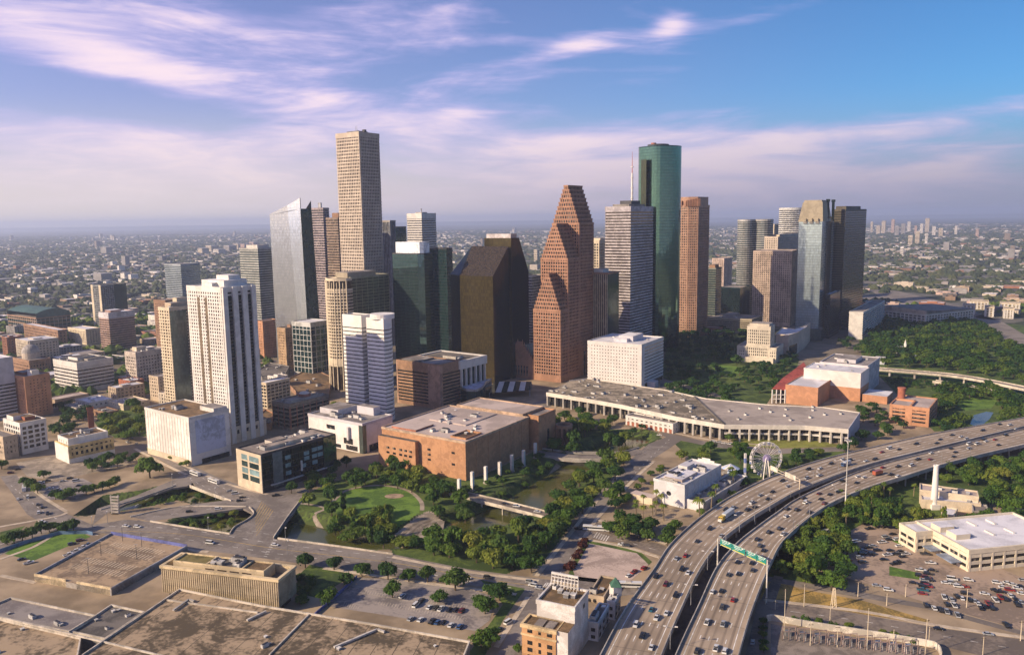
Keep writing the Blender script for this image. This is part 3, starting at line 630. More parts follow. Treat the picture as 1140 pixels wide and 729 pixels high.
# ------------------------------------------------------------------ nearer buildings
def rel(o, root): o.location = -Vector(root.location); return o
def edge_pts(poly, e, t, out):
    p, q = poly[e], poly[(e + 1) % len(poly)]; L = math.hypot(q[0] - p[0], q[1] - p[1]); dx, dy = (q[0] - p[0]) / L, (q[1] - p[1]) / L
    return (p[0] + dx * t + dy * out, p[1] + dy * t - dx * out), L
def panel(root, poly, e, t0, t1, z0, z1, out, m, name, depth=None):
    """slab lying against wall e of a footprint, between t0 and t1 metres along it"""
    a, L = edge_pts(poly, e, t0, out); b, L = edge_pts(poly, e, t1, out); a0, _ = edge_pts(poly, e, t0, -.2); b0, _ = edge_pts(poly, e, t1, -.2)
    g = MB(); g.prism([a, b, b0, a0], z0, z1, m, m, True); return g.build(name, root)
def elen(poly, e): return edge_pts(poly, e, 0, 0)[1]
def frac_panel(root, poly, e, u0, u1, z0, z1, out, m, name):
    L = elen(poly, e); return panel(root, poly, e, u0 * L, u1 * L, z0, z1, out, m, name)
# white blank-walled block
pl, h = fp((213.8, 519), (209.7, 466), 161, 254.5, ang=36)
wj = bld('windowless_block', 'big blank white block with a pale blue panel on its shaded side', 'building', pl, h, S(M('white_render', (.70, .66, .61), .8, var=.1), WHITE2, 40, 0, .2, WHITE2, 4.2, .25, .22, 0, 1.2, ROOFB, edges=(3,)), 'blank white block', nunits=9, seed=3)
frac_panel(wj, pl, 0, .14, .88, 9, h - 3, .25, M('blue_panel', (.49, .52, .63), .6), 'blue_panel')
frac_panel(wj, pl, 0, .25, .95, 0, 4, .2, GDARK, 'loading_bay')
frac_panel(wj, pl, 3, .0, 1, 0, 5, .25, CREAM, 'plinth')
m_ = MB(); m_.prism(sub(pl, .62, .95, .0, .30), h, h + 3.5, CONCL, ROOFG); m_.build('penthouse', wj)
# white apartment tower with black balcony stripes
pl, h = fp((257, 494), (246.5, 321), 208, 282.5)
wt = bld('apartment_tower', 'tall white concrete tower with black balcony stripes on its side', 'apartments', pl, h, S(GDARK, WHITE, 3.15, 1.3, .35, WHITE, 3.3, 1.7, .4, 6, 3, ROOFW, edges=(3, 1, 2)), 'white balcony tower',
         [((.2, .9, .1, .75), 6, WHITE), ((.45, .8, .2, .55), 10, WHITE), ((.05, .25, .3, .6), 4, WHITE)], 4)
L = elen(pl, 0); panel(wt, pl, 0, 0, L, 6, h - 8, .42, GBLK, 'balcony_recess')
for k in range(4):
    c_ = [0.06, .37, .66, .95][k] * L; panel(wt, pl, 0, max(0, c_ - L * .075), min(L, c_ + L * .075), 0, h + .5, 2.6, WHITE, 'fin')
for k in range(int((h - 14) / 3.15)):
    pass
g = MB()
for k in range(int((h - 14) / 3.15)):
    a, _ = edge_pts(pl, 0, L * .1, 1.7); b, _ = edge_pts(pl, 0, L * .92, 1.7); a0, _ = edge_pts(pl, 0, L * .1, .4); b0, _ = edge_pts(pl, 0, L * .92, .4)
    z = 7 + k * 3.15; g.prism([a, b, b0, a0], z, z + .35, CONCD, CONCD, True)
g.build('balcony', wt)
L3 = elen(pl, 3)
for t in (.30, .52): panel(wt, pl, 3, L3 * t, L3 * (t + .07), 6, h - 9, .46, M('shade_brown', (.16, .12, .08)), 'balcony_slot_shade')  # dark strips painted as the shade of inset balconies
pod = rect(pl[0], 20, 36, 34); m_ = MB(); m_.prism(offset(pod, 2), 0, 15, CREAM, ROOFG); m_.build('podium', wt)
for k in range(7): panel(wt, offset(pod, 2.0), 0, 3 + k * 5, 5.2 + k * 5, 8, 11.5, .05, GDARK, 'window')
# tan apartment tower with glass corner
pl, h = fp((197, 461), (196, 343), 177, 217)
tt = bld('apartment_tower', 'tan apartment tower with a green glass corner beside the white balcony tower', 'apartments', pl, h, S(GBROWN, CREAM, 3.2, 1.3, .8, CREAM, 4.4, 1.8, .5, 5, 2.5, ROOFG), 'tan glass-cornered tower', [((.15, .8, .2, .8), 5, TAN), ((.5, .9, .5, .9), 9, CREAM)], 3)
L = elen(pl, 0); panel(tt, pl, 0, 0, L * .62, 5, h - 3, 1.0, GSEA, 'glass_corner')
pl, h = fp(None, (112, 318), 101, 140, Y=1480); b4 = bld('apartment_tower', 'slim dark tower with pale left edge and green glass right side', 'apartments', pl, h, S(GDARK, M('slate2', (.24, .25, .25)), 3.4, 1.2, .3, M('slate2', (.24, .25, .25)), 4, .9, .4, roof=ROOFD), 'slim dark green-sided tower')
L = elen(pl, 0); panel(b4, pl, 0, L * .5, L, 0, h + 1, .5, GTEALD, 'glass_side'); L = elen(pl, 3); panel(b4, pl, 3, 0, L * .2, 0, h + .5, .5, CREAM, 'edge_strip'); panel(b4, pl, 3, L * .8, L, 0, h + .5, .5, CREAM, 'edge_strip')
pl, h = fp((124, 389), (123.5, 349), 110, 149); b5 = bld('office_building', 'brown banded office block with a pale cap in front of slim dark tower', 'office', pl, h, S(GBROWN, M('dusty_red', (.36, .24, .20)), 3.6, 1.9, .4, crown=8, roof=ROOFW), 'pale-capped brown office', [((.2, .6, .3, .9), 4, M('dusty_red', (.36, .24, .2)))])
L = elen(pl, 0); L3 = elen(pl, 3); m_ = MB(); m_.ring(offset(pl, .7), offset(pl, -.4), h - 8, h + 1.3, M('pale_cap', (.52, .49, .50))); m_.build('cap', b5)
pl, h = fp((88.5, 437), (88, 404.5), 59.5, 125)
b6 = bld('office_building', 'squat white office block wrapped in seven dark window bands', 'office', pl, h, S(GDARK, WHITE2, 4.1, 2.3, .5, base=2, crown=5.5, roof=ROOFD), 'squat white banded office', [((.25, .75, .35, .75), 3.5, WHITE2), ((.4, .9, .15, .35), 2, CONC)], 8)
pl, h = fp((31.5, 466), (30.5, 420), 8, 55)
b7 = bld('apartment_block', 'orange brick apartment block with a small white rooftop box', 'apartments', pl, h, S(GDARK, BRICKO, 3.0, 2.0, .15, BRICKO, 3.4, 2.3, .18, 3, 2, ROOFG), 'orange brick apartments', [((.3, .6, .0, .25), 6, WHITE), ((.2, .8, .4, .8), 3, BRICKR)])
L3 = elen(pl, 3); panel(b7, pl, 3, L3 * .36, L3 * .56, 0, h - 2, .3, M('shadow_brick', (.20, .09, .05)), 'recess_shade')  # flat darker brick panel, its colour standing for shade between the slabs
pl, h = fp((-12, 470), (-14, 402), -40, 13.5, wl=40); b8 = bld('office_building', 'blank pale lilac wall building at the very edge of the picture, window bands below', 'office', pl, h, S(GDARK, LILAC, 3.6, 2.0, .3, crown=26, roof=ROOFW), 'pale lilac edge building')
pl, h = fp((25.5, 506), (24, 472), 4, 50.5, ang=36); b9 = bld('loft_building', 'white six-storey loft building with big square windows', 'lofts', pl, h, S(GDARK, WHITE, 4.2, 1.6, .35, WHITE, 4.6, 1.5, .4, 3, 2, ROOFB), 'white loft building', [((.1, .5, .55, .95), 4, WHITE), ((.4, .8, .3, .6), 3, BRICKR)], 4)
pl, h = fp((6, 512), (6, 487), -25, 18.5, wl=30); bld('loft_building', 'tan stone building cut by the picture edge, below the white loft building', 'building', pl, h, S(GDARK, TAN, 4.2, 2.2, .3, TAN, 4, 2, .35, 3, 2, ROOFG), 'tan edge building')
pl, h = fp((78, 516), (77.5, 497.5), 61.5, 126, ang=40)
b11 = bld('commercial_building', 'low white building with yellow arched front and a set-back white top storey', 'building', pl, h, S(GDARK, M('yellow_stucco', (.56, .42, .2)), 5, 2.2, .3, M('yellow_stucco', (.56, .42, .2)), 4.2, 2.0, .4, 4, 1.4, ROOFW, basem=WHITE), 'yellow-arched white building')
q = sub(pl, .05, .92, .15, .9); m_ = MB(); m_.prism(q, h - .2, h + 5, WHITE, ROOFB); facade(m_, q, h, h + 5, S(GDARK, WHITE, 5, 1.2, .3, WHITE, 5, 2, .4)); m_.build('top_storey', b11); units(b11, q, h + 5, 6, 5)
L3 = elen(pl, 3); panel(b11, pl, 3, 0, L3, 0, h, .55, WHITE, 'white_end_wall')
# domed courthouse
pl, h = fp((34, 417), (34, 402), 14, 56, ang=36); ch = bld('courthouse', 'brick courthouse with a grey ribbed dome', 'courthouse', pl, h, S(GDARK, BRICKB, 4.5, 2.2, .3, BRICKB, 4, 2, .4, 3, 3, ROOFG), 'domed courthouse')
c_ = ctr(pl); m_ = MB(); r0 = 11; m_.tube((c_[0], c_[1], h), (c_[0], c_[1], h + 8), r0, r0, TANL, 20); m_.build('drum', ch); m_ = MB()
for k in range(6):
    t0, t1 = k * 15, (k + 1) * 15; m_.tube((c_[0], c_[1], h + 8 + r0 * math.sin(R(t0))), (c_[0], c_[1], h + 8 + r0 * math.sin(R(t1))), r0 * math.cos(R(t0)), max(.3, r0 * math.cos(R(t1))), M('dome_grey', (.36, .33, .31)), 20)
m_.tube((c_[0], c_[1], h + 18), (c_[0], c_[1], h + 24), 1.5, .8, TANL, 8); m_.build('dome', ch)
# ballpark behind
pl, h = fp((42, 371), (42, 346), -60, 60, ang=36, wl=120, wr=60); sp = bld('ballpark', 'ballpark with dark green steel roof at the left edge', 'stadium', pl, h - 14, S(GTEALD, BRICKB, 7, 2, .3, CONC, 8, .8, .4), 'green-roofed ballpark')
m_ = MB(); a_, l_ = axes(36); P = pl[0]; f = lambda i, j, z: (P[0] + a_[0] * i + l_[0] * j, P[1] + a_[1] * i + l_[1] * j, z)
for k in range(8):
    z = lambda u: h - 14 + 16 * math.sin(math.pi * (.18 + .64 * u)); u0, u1 = k / 8, (k + 1) / 8; m_.face([f(60 * u0, 0, z(u0)), f(60 * u1, 0, z(u1)), f(60 * u1, 120, z(u1)), f(60 * u0, 120, z(u0))], M('green_steel', (.06, .12, .10), .5))
for j in (0, 120): m_.face([f(60 * k / 8, j, h - 14 + (16 * math.sin(math.pi * (.18 + .64 * k / 8)))) for k in range(9)] + [f(60, j, h - 16), f(0, j, h - 16)], M('green_steel', (.06, .12, .1), .5))
m_.build('arched_roof', sp)
pl, h = fp((66, 385), (66, 368), -60, 74, ang=40, wl=150); bld('warehouse', 'long brick warehouse with sawtooth windows in front of the ballpark', 'warehouse', pl, h, S(GDARK, BRICKB, 5, 2.5, .3, BRICKB, 6, 3, .4, 2, 3, ROOFW), 'long brick warehouse')
pl, h = fp((97, 384), (97, 367), 76, 111); bld('apartment_block', 'cream mid-rise apartments with stepped bays beyond the squat white banded office', 'apartments', pl, h, S(GDARK, CREAM, 3.3, 1.7, .4, CREAM, 5, 2.5, .6, 2, 2, ROOFW), 'cream stepped apartments')
pl, h = fp((154, 432), (153.5, 393), 139, 186); bld('office_building', 'cream office with small square windows left of the tan glass-cornered tower', 'office', pl, h, S(GDARK, M('dusty_cream', (.50, .43, .37)), 3.8, 2.0, .4, M('dusty_cream', (.50, .43, .37)), 3.6, 1.8, .45, 3, 5, ROOFG), 'cream square-windowed office', [((.2, .5, .5, .9), 5, CREAM)], 5)
pl, h = fp((178, 447), (178, 420), 166, 196); bld('office_building', 'small tan building at the foot of the tan glass-cornered tower', 'building', pl, h, S(GDARK, TAN, 3.8, 2.0, .3, TAN, 4, 2.2, .35, 3, 2, ROOFG), 'small tan building')
pl, h = fp((146, 438), (145, 425), 132, 160); bld('commercial_building', 'low red brick building with a pale flat roof', 'building', pl, h, S(GDARK, BRICKR, 4, 2.6, .15, BRICKR, 4, 2.6, .2, 1, 1.5, ROOFW), 'low red brick pale-roofed building', nunits=4)
for i, (px, py, ty, xl, xr, mt, rf, lb) in enumerate((
        (100, 456, 449, 84, 125, CONCL, ROOFW, 'low shed with a corrugated white roof in front of squat banded office'), (138, 457, 451, 120, 166, CREAM, ROOFP, 'long low cream building with pinkish roof near the tree clump'),
        (86, 463, 455, 72, 98, CONC, ROOFG, 'low grey roof building beside street trees, left of the tree clump'), (118, 466, 460, 104, 132, BRICKB, ROOFD, 'low dark-roofed brick shop next to the brick chimney'))):
    pl, h = fp((px, py), (px, ty), xl, xr, ang=38); bld('commercial_building', lb, 'building', pl, max(5, h), S(GDARK, mt, 4, 2.6, .15, mt, 5, 3, .2, 1, 1.2, rf), lb, nunits=3, seed=i)
q = G(102, 476); t_ = empty('brick_chimney', (*q, 0), 'square brick chimney standing among the street trees', 'chimney'); m_ = MB(); m_.box(q, (5, 5, 20), BRICKR, R(30)); m_.box(q, (6, 6, 2), BRICKR, R(30), 18); m_.build('stack', t_)
pl, h = fp(None, (201, 294.5), 183, 222, Y=1720); bld('office_tower', 'two-faced blue-green glass tower standing alone in the distance', 'tower', pl, h, S(GBLUE, M('blue_band', (.30, .33, .36)), 4, 1.6, .2, crown=3, roof=ROOFG), 'lone blue-green tower')
pl, h = fp(None, (287, 277), 266.5, 303, Y=1300); bld('office_tower', 'grey-green banded tower left of the slanted silver tower', 'tower', pl, h, S(GSEA, M('grn_band', (.40, .40, .37)), 4, 1.9, .3, crown=2, roof=ROOFG), 'grey-green banded tower', [((.1, .9, .1, .7), 6, CONCL)])
pl, h = fp(None, (184, 335), 171, 198, Y=1180); bld('hotel', 'old brown building rising behind the tan glass-cornered tower', 'hotel', pl, h, S(GDARK, BRICKB, 3.6, 2.0, .2, BRICKB, 3.4, 2, .25, 4, 3, ROOFG), 'old brown hotel')
pl, h = fp((294.6, 399), (294, 358), 286, 308.5); bld('hotel', 'orange brick old building, left one of two by the white balcony tower', 'hotel', pl, h, S(GDARK, BRICKO, 3.6, 2.1, .2, BRICKO, 3, 1.9, .25, 4, 3, ROOFG), 'left orange old building')
pl, h = fp((320, 412), (319.5, 366), 308.5, 345); bld('hotel', 'orange and olive old building, right one of two, with a wide shaded side', 'hotel', pl, h, S(GDARK, M('olive_brick', (.40, .27, .155)), 3.6, 2.0, .2, M('olive_brick', (.40, .27, .155)), 3.2, 1.8, .25, 4, 3, ROOFD), 'right orange old building', [((.3, .6, .3, .7), 4, BRICKB)])
pl, h = fp(None, (345.5, 360), 325, 366, Y=985); bld('office_building', 'dark teal block framed by a white grid behind the orange old buildings', 'office', pl, h, S(GTEALD, M('grid_white', (.46, .46, .44)), 7, .8, .3, M('grid_white', (.46, .46, .44)), 7, .8, .35, 4, 5, ROOFW), 'white-gridded teal block')
pl, h = fp((298, 455), (298, 427), 287, 322); bld('parking_garage', 'small cream open-framed car park behind the white balcony tower', 'car park', pl, h, S(GDARK, CREAM, 3.6, 1.3, .3, CREAM, 5, .8, .35, 0, 2, ROOFW), 'cream open car park')
pl, h = fp((324, 480), (323.5, 450.5), 303, 366, ang=36)
b24 = bld('office_building', 'dark office with red-brown columns and a round red drum on its roof', 'office', pl, h, S(GBLK, M('khaki', (.26, .22, .17)), 3.9, 1.5, .3, M('rust', (.30, .14, .10)), 8, .9, .45, 2, 2, ROOFG), 'red-drummed dark office', [((.1, .9, .15, .5), 2.5, CONC)], 5)
q = sub(pl, .55, .55, .4, .4)[0]; m_ = MB(); m_.tube((*q, h), (*q, h + 5), 6, 6, M('rust', (.3, .14, .1)), 18); m_.tube((*q, h + 5), (*q, h + 6.5), 5, 3.5, WHITE2, 18); m_.build('roof_drum', b24)
# cream curved tower with glass side
def cream():
    P = D(385, 308, 905); h = P[2]; P = P[:2]; a, l = axes(36)
    wl = solve(P, l, h, 362.5); wr = solve(P, a, h, 434)
    f = lambda i, j: (P[0] + a[0] * i + l[0] * j, P[1] + a[1] * i + l[1] * j)
    arc = [f(-9 * math.sin(math.pi * k / 12) , wl * (1 - k / 12)) for k in range(13)]
    poly = arc[:-1] + [f(0, 0), f(8, 0), f(8, wl * .9), f(6, wl)]
    poly = [p for p in poly]; poly = poly[::1]
    root = empty('apartment_tower', f(15, wl / 2) + (0,), 'cream curved tower joined to an olive glass slab', 'apartments'); FOOT.append((rect(P, wl, wr, 36), h)); ANCH.append((*f(10, wl / 2), h * .6, 'cream curved tower'))
    hc = h - 3; m_ = MB(); m_.prism(poly, 0, hc, GBROWN, ROOFG); m_.build('curved_glazing', root)
    m_ = MB(); arcs = [(arc[k], arc[k + 1]) for k in range(12)]
    ext = offset(poly, .85); z = 36
    while z < hc - 14:
        m_.ring(ext, poly, z, z + 1.6, CREAM, False); z += 3.7
    m_.ring(ext, poly, 28, 36, CREAM, False); m_.ring(offset(poly, .6), offset(poly, -.6), hc - 2, hc + 1, CREAM); m_.ring(ext, poly, hc - 13.5, hc - 11, CREAM, False)
    o_ = offset(poly, .62)
    for k in range(0, 13, 2):
        for kk in ((k,) if k == 12 else (k, k + 1)):
            i = int(kk); fr = kk - i; p = [o_[i][c] * (1 - fr) + (o_[min(i + 1, len(o_) - 1)][c]) * fr for c in (0, 1)]
            if kk == k: m_.box(p, (1.0, 1.0, hc - 2), CREAM, R(-36), 0.0)
            else: m_.box(p, (.7, .7, hc - 40), CREAM, R(-36), 36.0)
    m_.build('curved_facade', root)
    gp = [f(8.2, 2), f(wr, 2), f(wr, wl * .8), f(8.2, wl * .8)]
    m_ = MB(); m_.prism(gp, 0, h - 2, GL('olive_green_glass', (.14, .16, .10), .1, .55, 2, 3.7, .5, .5)); facade(m_, gp, 0, h - 2, S(GSEA, M('olive_frame', (.30, .29, .20)), 3.7, .5, .15, M('olive_frame', (.3, .29, .2)), 9, .5, .2, 0, 1.5)); m_.build('glass_slab', root)
    m_ = MB(); m_.face([(*p, h - 1.9) for p in gp], ROOFD); m_.build('roof', root); m_ = MB(); m_.prism([f(6, 4), f(wr * .72, 4), f(wr * .72, wl * .7), f(6, wl * .7)], h - 2.2, h + 4, OLIVE, ROOFG); m_.build('penthouse', root)
cream()
# white and black striped tower of two bays
def striped():
    P = D(426.7, 356, 757); h = P[2]; P = P[:2]; a, l = axes(35); w1 = solve(P, l, h, 408); w2 = solve(P, l, h, 402.2); w3 = solve(P, l, h, 381.5); wr = solve(P, a, h, 440)
    f = lambda i, j: (P[0] + a[0] * i + l[0] * j, P[1] + a[1] * i + l[1] * j)
    rc = 7.0; nose = [f(rc * (1 - math.cos(R(t))), 0 + rc * (1 - math.sin(R(t)))) for t in ()]
    poly = [f(0, 0), f(wr * .6, 0), f(wr * .92, 3), f(wr, 9), f(wr, w1), f(wr, w3), f(7, w3)]
    root = empty('office_tower', f(wr / 2, w3 / 2) + (0,), 'white tower with thin black stripes, split into two bays by a slot', 'tower'); FOOT.append((rect(P, w3, wr, 35), h)); ANCH.append((*f(wr / 2, w3 / 2), h * .6, 'black-striped white tower'))
    SW = M('stripe_white', (.74, .71, .68), .6, var=.06); st = S(GBLK, SW, 3.9, 2.9, .3, base=1, crown=9)
    for nm, q, hh in (('right_bay', [f(0, 0), f(wr * .55, 0), f(wr * .85, 3), f(wr, 9), f(wr, w1), f(0, w1)], h), ('left_bay', [f(0, w2), f(wr * .8, w2), f(wr * .8, w3), f(0, w3)], h + 1.5), ('slot', [f(9, w1 + .3), f(wr * .8, w1 + .3), f(wr * .8, w2 - .3), f(9, w2 - .3)], h - 3)):
        m_ = MB(); m_.prism(q, 0, hh, GBLK, ROOFG); facade(m_, q, 0, hh, st); m_.build('bay', root)
    m_ = MB(); cx, cy = f(wr * .55, w1 * .45); m_.tube((cx, cy, h), (cx, cy, h + 4.5), 12, 12, SW, 24); m_.build('round_penthouse', root)
striped()
# brown striped office + white columned hall + teal drum
pl, h = fp((490.4, 456), (491.7, 407), 441.5, 511.5, ang=36)
b30 = bld('office_building', 'brown brick office block with fine dark window stripes and plain corner', 'office', pl, h, S(GBLK, BRICKB, 3.5, 1.9, .35, base=2, crown=8, roof=ROOFG), 'brown striped block', [((.05, .8, .5, .9), 2, ROOFD)], 7)
L3 = elen(pl, 3); L0 = elen(pl, 0)
BR2 = M('brown_pink_brick', (.38, .24, .17), .85)
panel(b30, pl, 3, L3 * .74, L3 + .5, 0, h - .5, .6, BR2, 'corner_wall'); panel(b30, pl, 0, -.5, L0 * .13, 0, h - .5, .6, BR2, 'corner_wall'); panel(b30, pl, 3, 0, L3 * .03, 0, h - .5, .6, BR2, 'corner_wall')
a, l = axes(36)
def hall():
    hp = rect((pl[1][0] + a[0] * .6, pl[1][1] + a[1] * .6), 66, 0, 36)[0]; P = hp; hh = h + 1.0
    wr = solve(P, a, hh, 538.5)
    q = rect(P, 62, wr, 36); st = S(GTEALD, WHITE2, 40, 0, .3, WHITE2, 9.0, 1.4, 2.6, 0, 8, ROOFD, edges=(0, 1))
    return bld('concert_hall', 'white hall with a tall colonnade beyond the brown striped block', 'concert hall', q, hh - 2, st, 'white colonnaded hall', [((.2, .5, .2, .5), 3, CONC)], 4)
hall()
P = G(527, 452); root = empty('glass_pavilion', (*P, 0), 'small teal rounded building with a pale lilac roof', 'pavilion'); ANCH.append((*P, 10, 'teal rounded pavilion'))
q0 = G(513, 449); q1 = G(541, 444); q = [q0, G(520, 452.5), G(530, 453), G(537, 450), q1, (q1[0] + 6, q1[1] + 22), (q0[0] + 14, q0[1] + 20)]; FOOT.append((q, 20))
m_ = MB(); m_.prism(q, 0, 18, GTEALD); m_.build('wall', root); m_ = MB(); m_.face([(*p, 18.02) for p in q], M('lilac_roof', (.60, .58, .70))); m_.ring(offset(q, .3), offset(q, -.4), 16.5, 18.8, STEEL); m_.build('roof', root)
# glass canopy with green and white stripes by the crow-stepped hall
P = G(572, 437); root = empty('canopy', (*P, 0), 'green and white striped curved canopy below the crow-stepped hall', 'canopy')
for k in range(7):
    A, B_ = G(545 + k * 6.5, 444 - k * .5), G(551.5 + k * 6.5, 444 - k * .5); C_, D_ = G(556 + k * 6, 433), G(550 + k * 6, 433)
    m_ = MB(); m_.face([(*A, 7), (*B_, 7), (*C_, 9), (*D_, 9)], WHITE2 if k % 2 else GTEAL); m_.face([(*D_, 8.7), (*C_, 8.7), (*B_, 6.7), (*A, 6.7)], WHITE2 if k % 2 else GTEALD); m_.build('canopy_panel', root)
for p in ((545, 444), (590, 441), (550, 433), (592, 433)): m_ = MB(); m_.tube((*G(*p), 0), (*G(*p), 7), .4, .4, STEEL, 6); m_.build('post', root)
# white theatre with glass corner
pl, h = fp((404.6, 505), (404.6, 472.5), 343, 436.5, ang=35)
b25 = bld('theatre', 'white theatre block with a dark glass corner and grey flat roof', 'theatre', pl, h, S(M('theatre_white', (.70, .66, .64), .75, var=.07), LILAC, 50, 0, .3, crown=1.4, roof=ROOFG), 'white theatre', [((.3, .95, .6, .95), 5, LILAC), ((.75, .98, .2, .5), 7, LILAC)], 8)
L3 = elen(pl, 3); L0 = elen(pl, 0); panel(b25, pl, 3, L3 - 4, L3 + .4, 0, h - 1, .5, GSEA, 'glass_corner'); panel(b25, pl, 0, -.4, 4, 0, h - 1, .5, GSEA, 'glass_corner')
for u0, u1, z0, z1 in ((.35, .5, h - 9, h - 5.5), (.66, .82, 6, 11), (.7, .9, 1, 5), (.3, .6, 1, 4)): frac_panel(b25, pl, 3, u0, u1, z0, z1, .3, GDARK, 'window')
frac_panel(b25, pl, 0, .2, .95, 0, 6, .3, GDARK, 'glazed_entrance'); frac_panel(b25, pl, 3, .75, .78, 10, h - 4, 2.5, LILAC, 'fin')
# black glass building
pl, h = fp((292.8, 549), (286.5, 507.5), 263.3, 373, ang=38)
b26 = bld('office_building', 'black glass building with a beige end, by the bus stop street', 'office', pl, h, S(GBLK, DARKM, 4.6, .3, .08, base=4, crown=.8, roof=M('roof_grey_brown', (.30, .255, .22), .9, col2=(.2, .17, .15)), basem=DARKM), 'black glass building', [((.15, .85, .25, .55), 2.4, CREAM), ((.3, .5, .5, .8), 3, M('vent_white', (.6, .55, .48)))], 26, seed=12)
L3 = elen(pl, 3); L0 = elen(pl, 0)
panel(b26, pl, 3, 0, L3 + .4, 0, h + .3, .5, CREAM, 'beige_end_wall')
for u0, u1 in ((.22, .46), (.54, .92)):
    for k in range(4): panel(b26, pl, 3, L3 * u0, L3 * u1, 7 + k * 5, 11 + k * 5, .62, M('pane_sky_sheen', (.22, .33, .35), .15, spec=.6) if k % 2 else GTEAL, 'window')  # pale pane colour, here and below, is a painted sky reflection
panel(b26, pl, 0, L0 * .14, L0 * .26, 2, h - .5, .7, M('grey_fin', (.16, .18, .17)), 'grey_strip'); panel(b26, pl, 0, L0 * .82, L0, 4, h + .4, .9, GTEAL, 'teal_glass_end')
for u0, z0 in ((.30, 8), (.30, 14), (.30, 20), (.55, 19), (.55, 15), (.66, 20), (.66, 15), (.66, 10), (.74, 20), (.74, 15), (.5, 10)): panel(b26, pl, 0, L0 * u0, L0 * (u0 + .07), z0, z0 + 3, .35, M('pane_sky_sheen', (.22, .33, .35), .15, spec=.6), 'window')
panel(b26, pl, 0, L0 * .50, L0 * .515, 8, 16, 1.2, WHITE, 'white_blade')  # slim upright slab in plain white
panel(b26, pl, 0, L0 * .1, L0, 4, 4.8, 1.6, CONCL, 'ledge')
# orange brick opera house
def opera():
    pl, h = fp((519, 535), (518, 493), 425, 588.5, ang=34); P = pl[0]; a, l = axes(34)
    wl = elen(pl, 3); wr = elen(pl, 0); f = lambda i, j: (P[0] + a[0] * i + l[0] * j, P[1] + a[1] * i + l[1] * j)
    BM = M('orange_brick_big', (.42, .225, .12), .85, col2=(.34, .18, .095), scale=.25)
    root = bld('opera_house', 'huge orange brick opera house with a wide pinkish roof', 'opera house', pl, h, S(BM, M('coping_tan', (.46, .33, .23), .85), 60, 0, .3, crown=.7, roof=ROOFP), 'orange opera house', [((.45, .95, .35, .8), .8, ROOFP), ((.05, .3, .62, .92), 1.5, M('roof_red', (.42, .18, .11)))], 22, seed=5)
    # lower wing toward the street on the left, and the tall wing at the far end
    m_ = MB(); q = [f(wr, 6), f(wr + 34, 6), f(wr + 34, wl * .9), f(wr, wl * .9)]; m_.prism(q, 0, h + 1.5, BM, ROOFP); m_.ring(offset(q, .1), offset(q, -.8), h, h + 2.4, M('coping_tan', (.46, .33, .23))); m_.build('wing', root)
    m_ = MB(); q = [f(wr + 6, -6), f(wr + 34, -6), f(wr + 34, 6), f(wr + 6, 6)]; m_.prism(q, 0, h, BM, ROOFG); m_.ring(offset(q, .1), offset(q, -.7), h - 1, h + 1.2, BM); m_.build('wing', root)
    m_ = MB(); q = [f(-.4, wl * .62), f(3.5, wl * .62), f(3.5, wl), f(-.4, wl)]; m_.prism([f(-4.5, wl * .54), f(0, wl * .54), f(0, wl + .1), f(-4.5, wl + .1)], 0, h - 5, BM, ROOFD); m_.build('lower_front', root)
    for (u, z, n_) in ((.60, 15, 1), (.66, 15, 1), (.72, 15, 1), (.8, 15, 1), (.88, 15, 1), (.60, 11, 1), (.66, 11, 1), (.72, 11, 1), (.8, 11, 1), (.88, 11, 1)):
        o = 4.6 if u > .54 else .05
        L3 = elen(pl, 3); panel(root, pl, 3, L3 * (1 - u) - 1.6, L3 * (1 - u) + 1.6, z, z + 1.7, o, GDARK, 'window')
    for (u, z) in ((.42, 18), (.42, 14), (.42, 10), (.14, 19), (.14, 10)): panel(root, pl, 3, wl * (1 - u) - 1.6, wl * (1 - u) + 1.6, z, z + 1.7, .05, GDARK, 'window')
    # roof light wells
    for (u0, u1, v0, v1) in ((.08, .30, .06, .22),):
        m_ = MB(); q = sub(pl, u0, u1, v0, v1); m_.ring(offset(q, .6), q, h + .02, h + 1.4, BM); m_.face([(*p, h + .05) for p in q], M('well_dark', (.12, .07, .04))); m_.build('light_well', root)
    for k in range(5): panel(root, pl, 0, wr * (.15 + .18 * k), wr * (.15 + .18 * k) + 1.0, 0, h - .5, .35, BM, 'pilaster')
    m_ = MB(); q = [f(wr + 20, -6.3), f(wr + 23, -6.3), f(wr + 23, -5.9), f(wr + 20, -5.9)]; m_.prism(q, 4, 16, GDARK, GDARK); m_.build('tall_window', root)
    return f, wr
opera()
# tall white light columns along the park and the bayou
for i, (px, by, ty) in enumerate(((511.5, 553, 533), (526, 546, 525), (541, 538, 519), (556.5, 532, 514), (570, 525, 506), (583, 519, 501), (596, 510, 493))):
    q = G(px, by); hd = math.hypot(*q); d = ray(px, ty); hh = H + d.z / math.hypot(d.x, d.y) * hd
    t_ = empty('light_column', (*q, 0), f'tall white square sculpture column along the opera house, number {i + 1} counting from the lawn', 'column', 'white sculpture columns by the opera house')
    m_ = MB(); m_.box(q, (2.1, 2.1, hh), WHITE if i < 3 else CONCL, R(-34)); m_.build('shaft', t_); m_ = MB(); m_.box(q, (3.0, 3.0, 1.2), CONC, R(-34)); m_.build('base', t_)
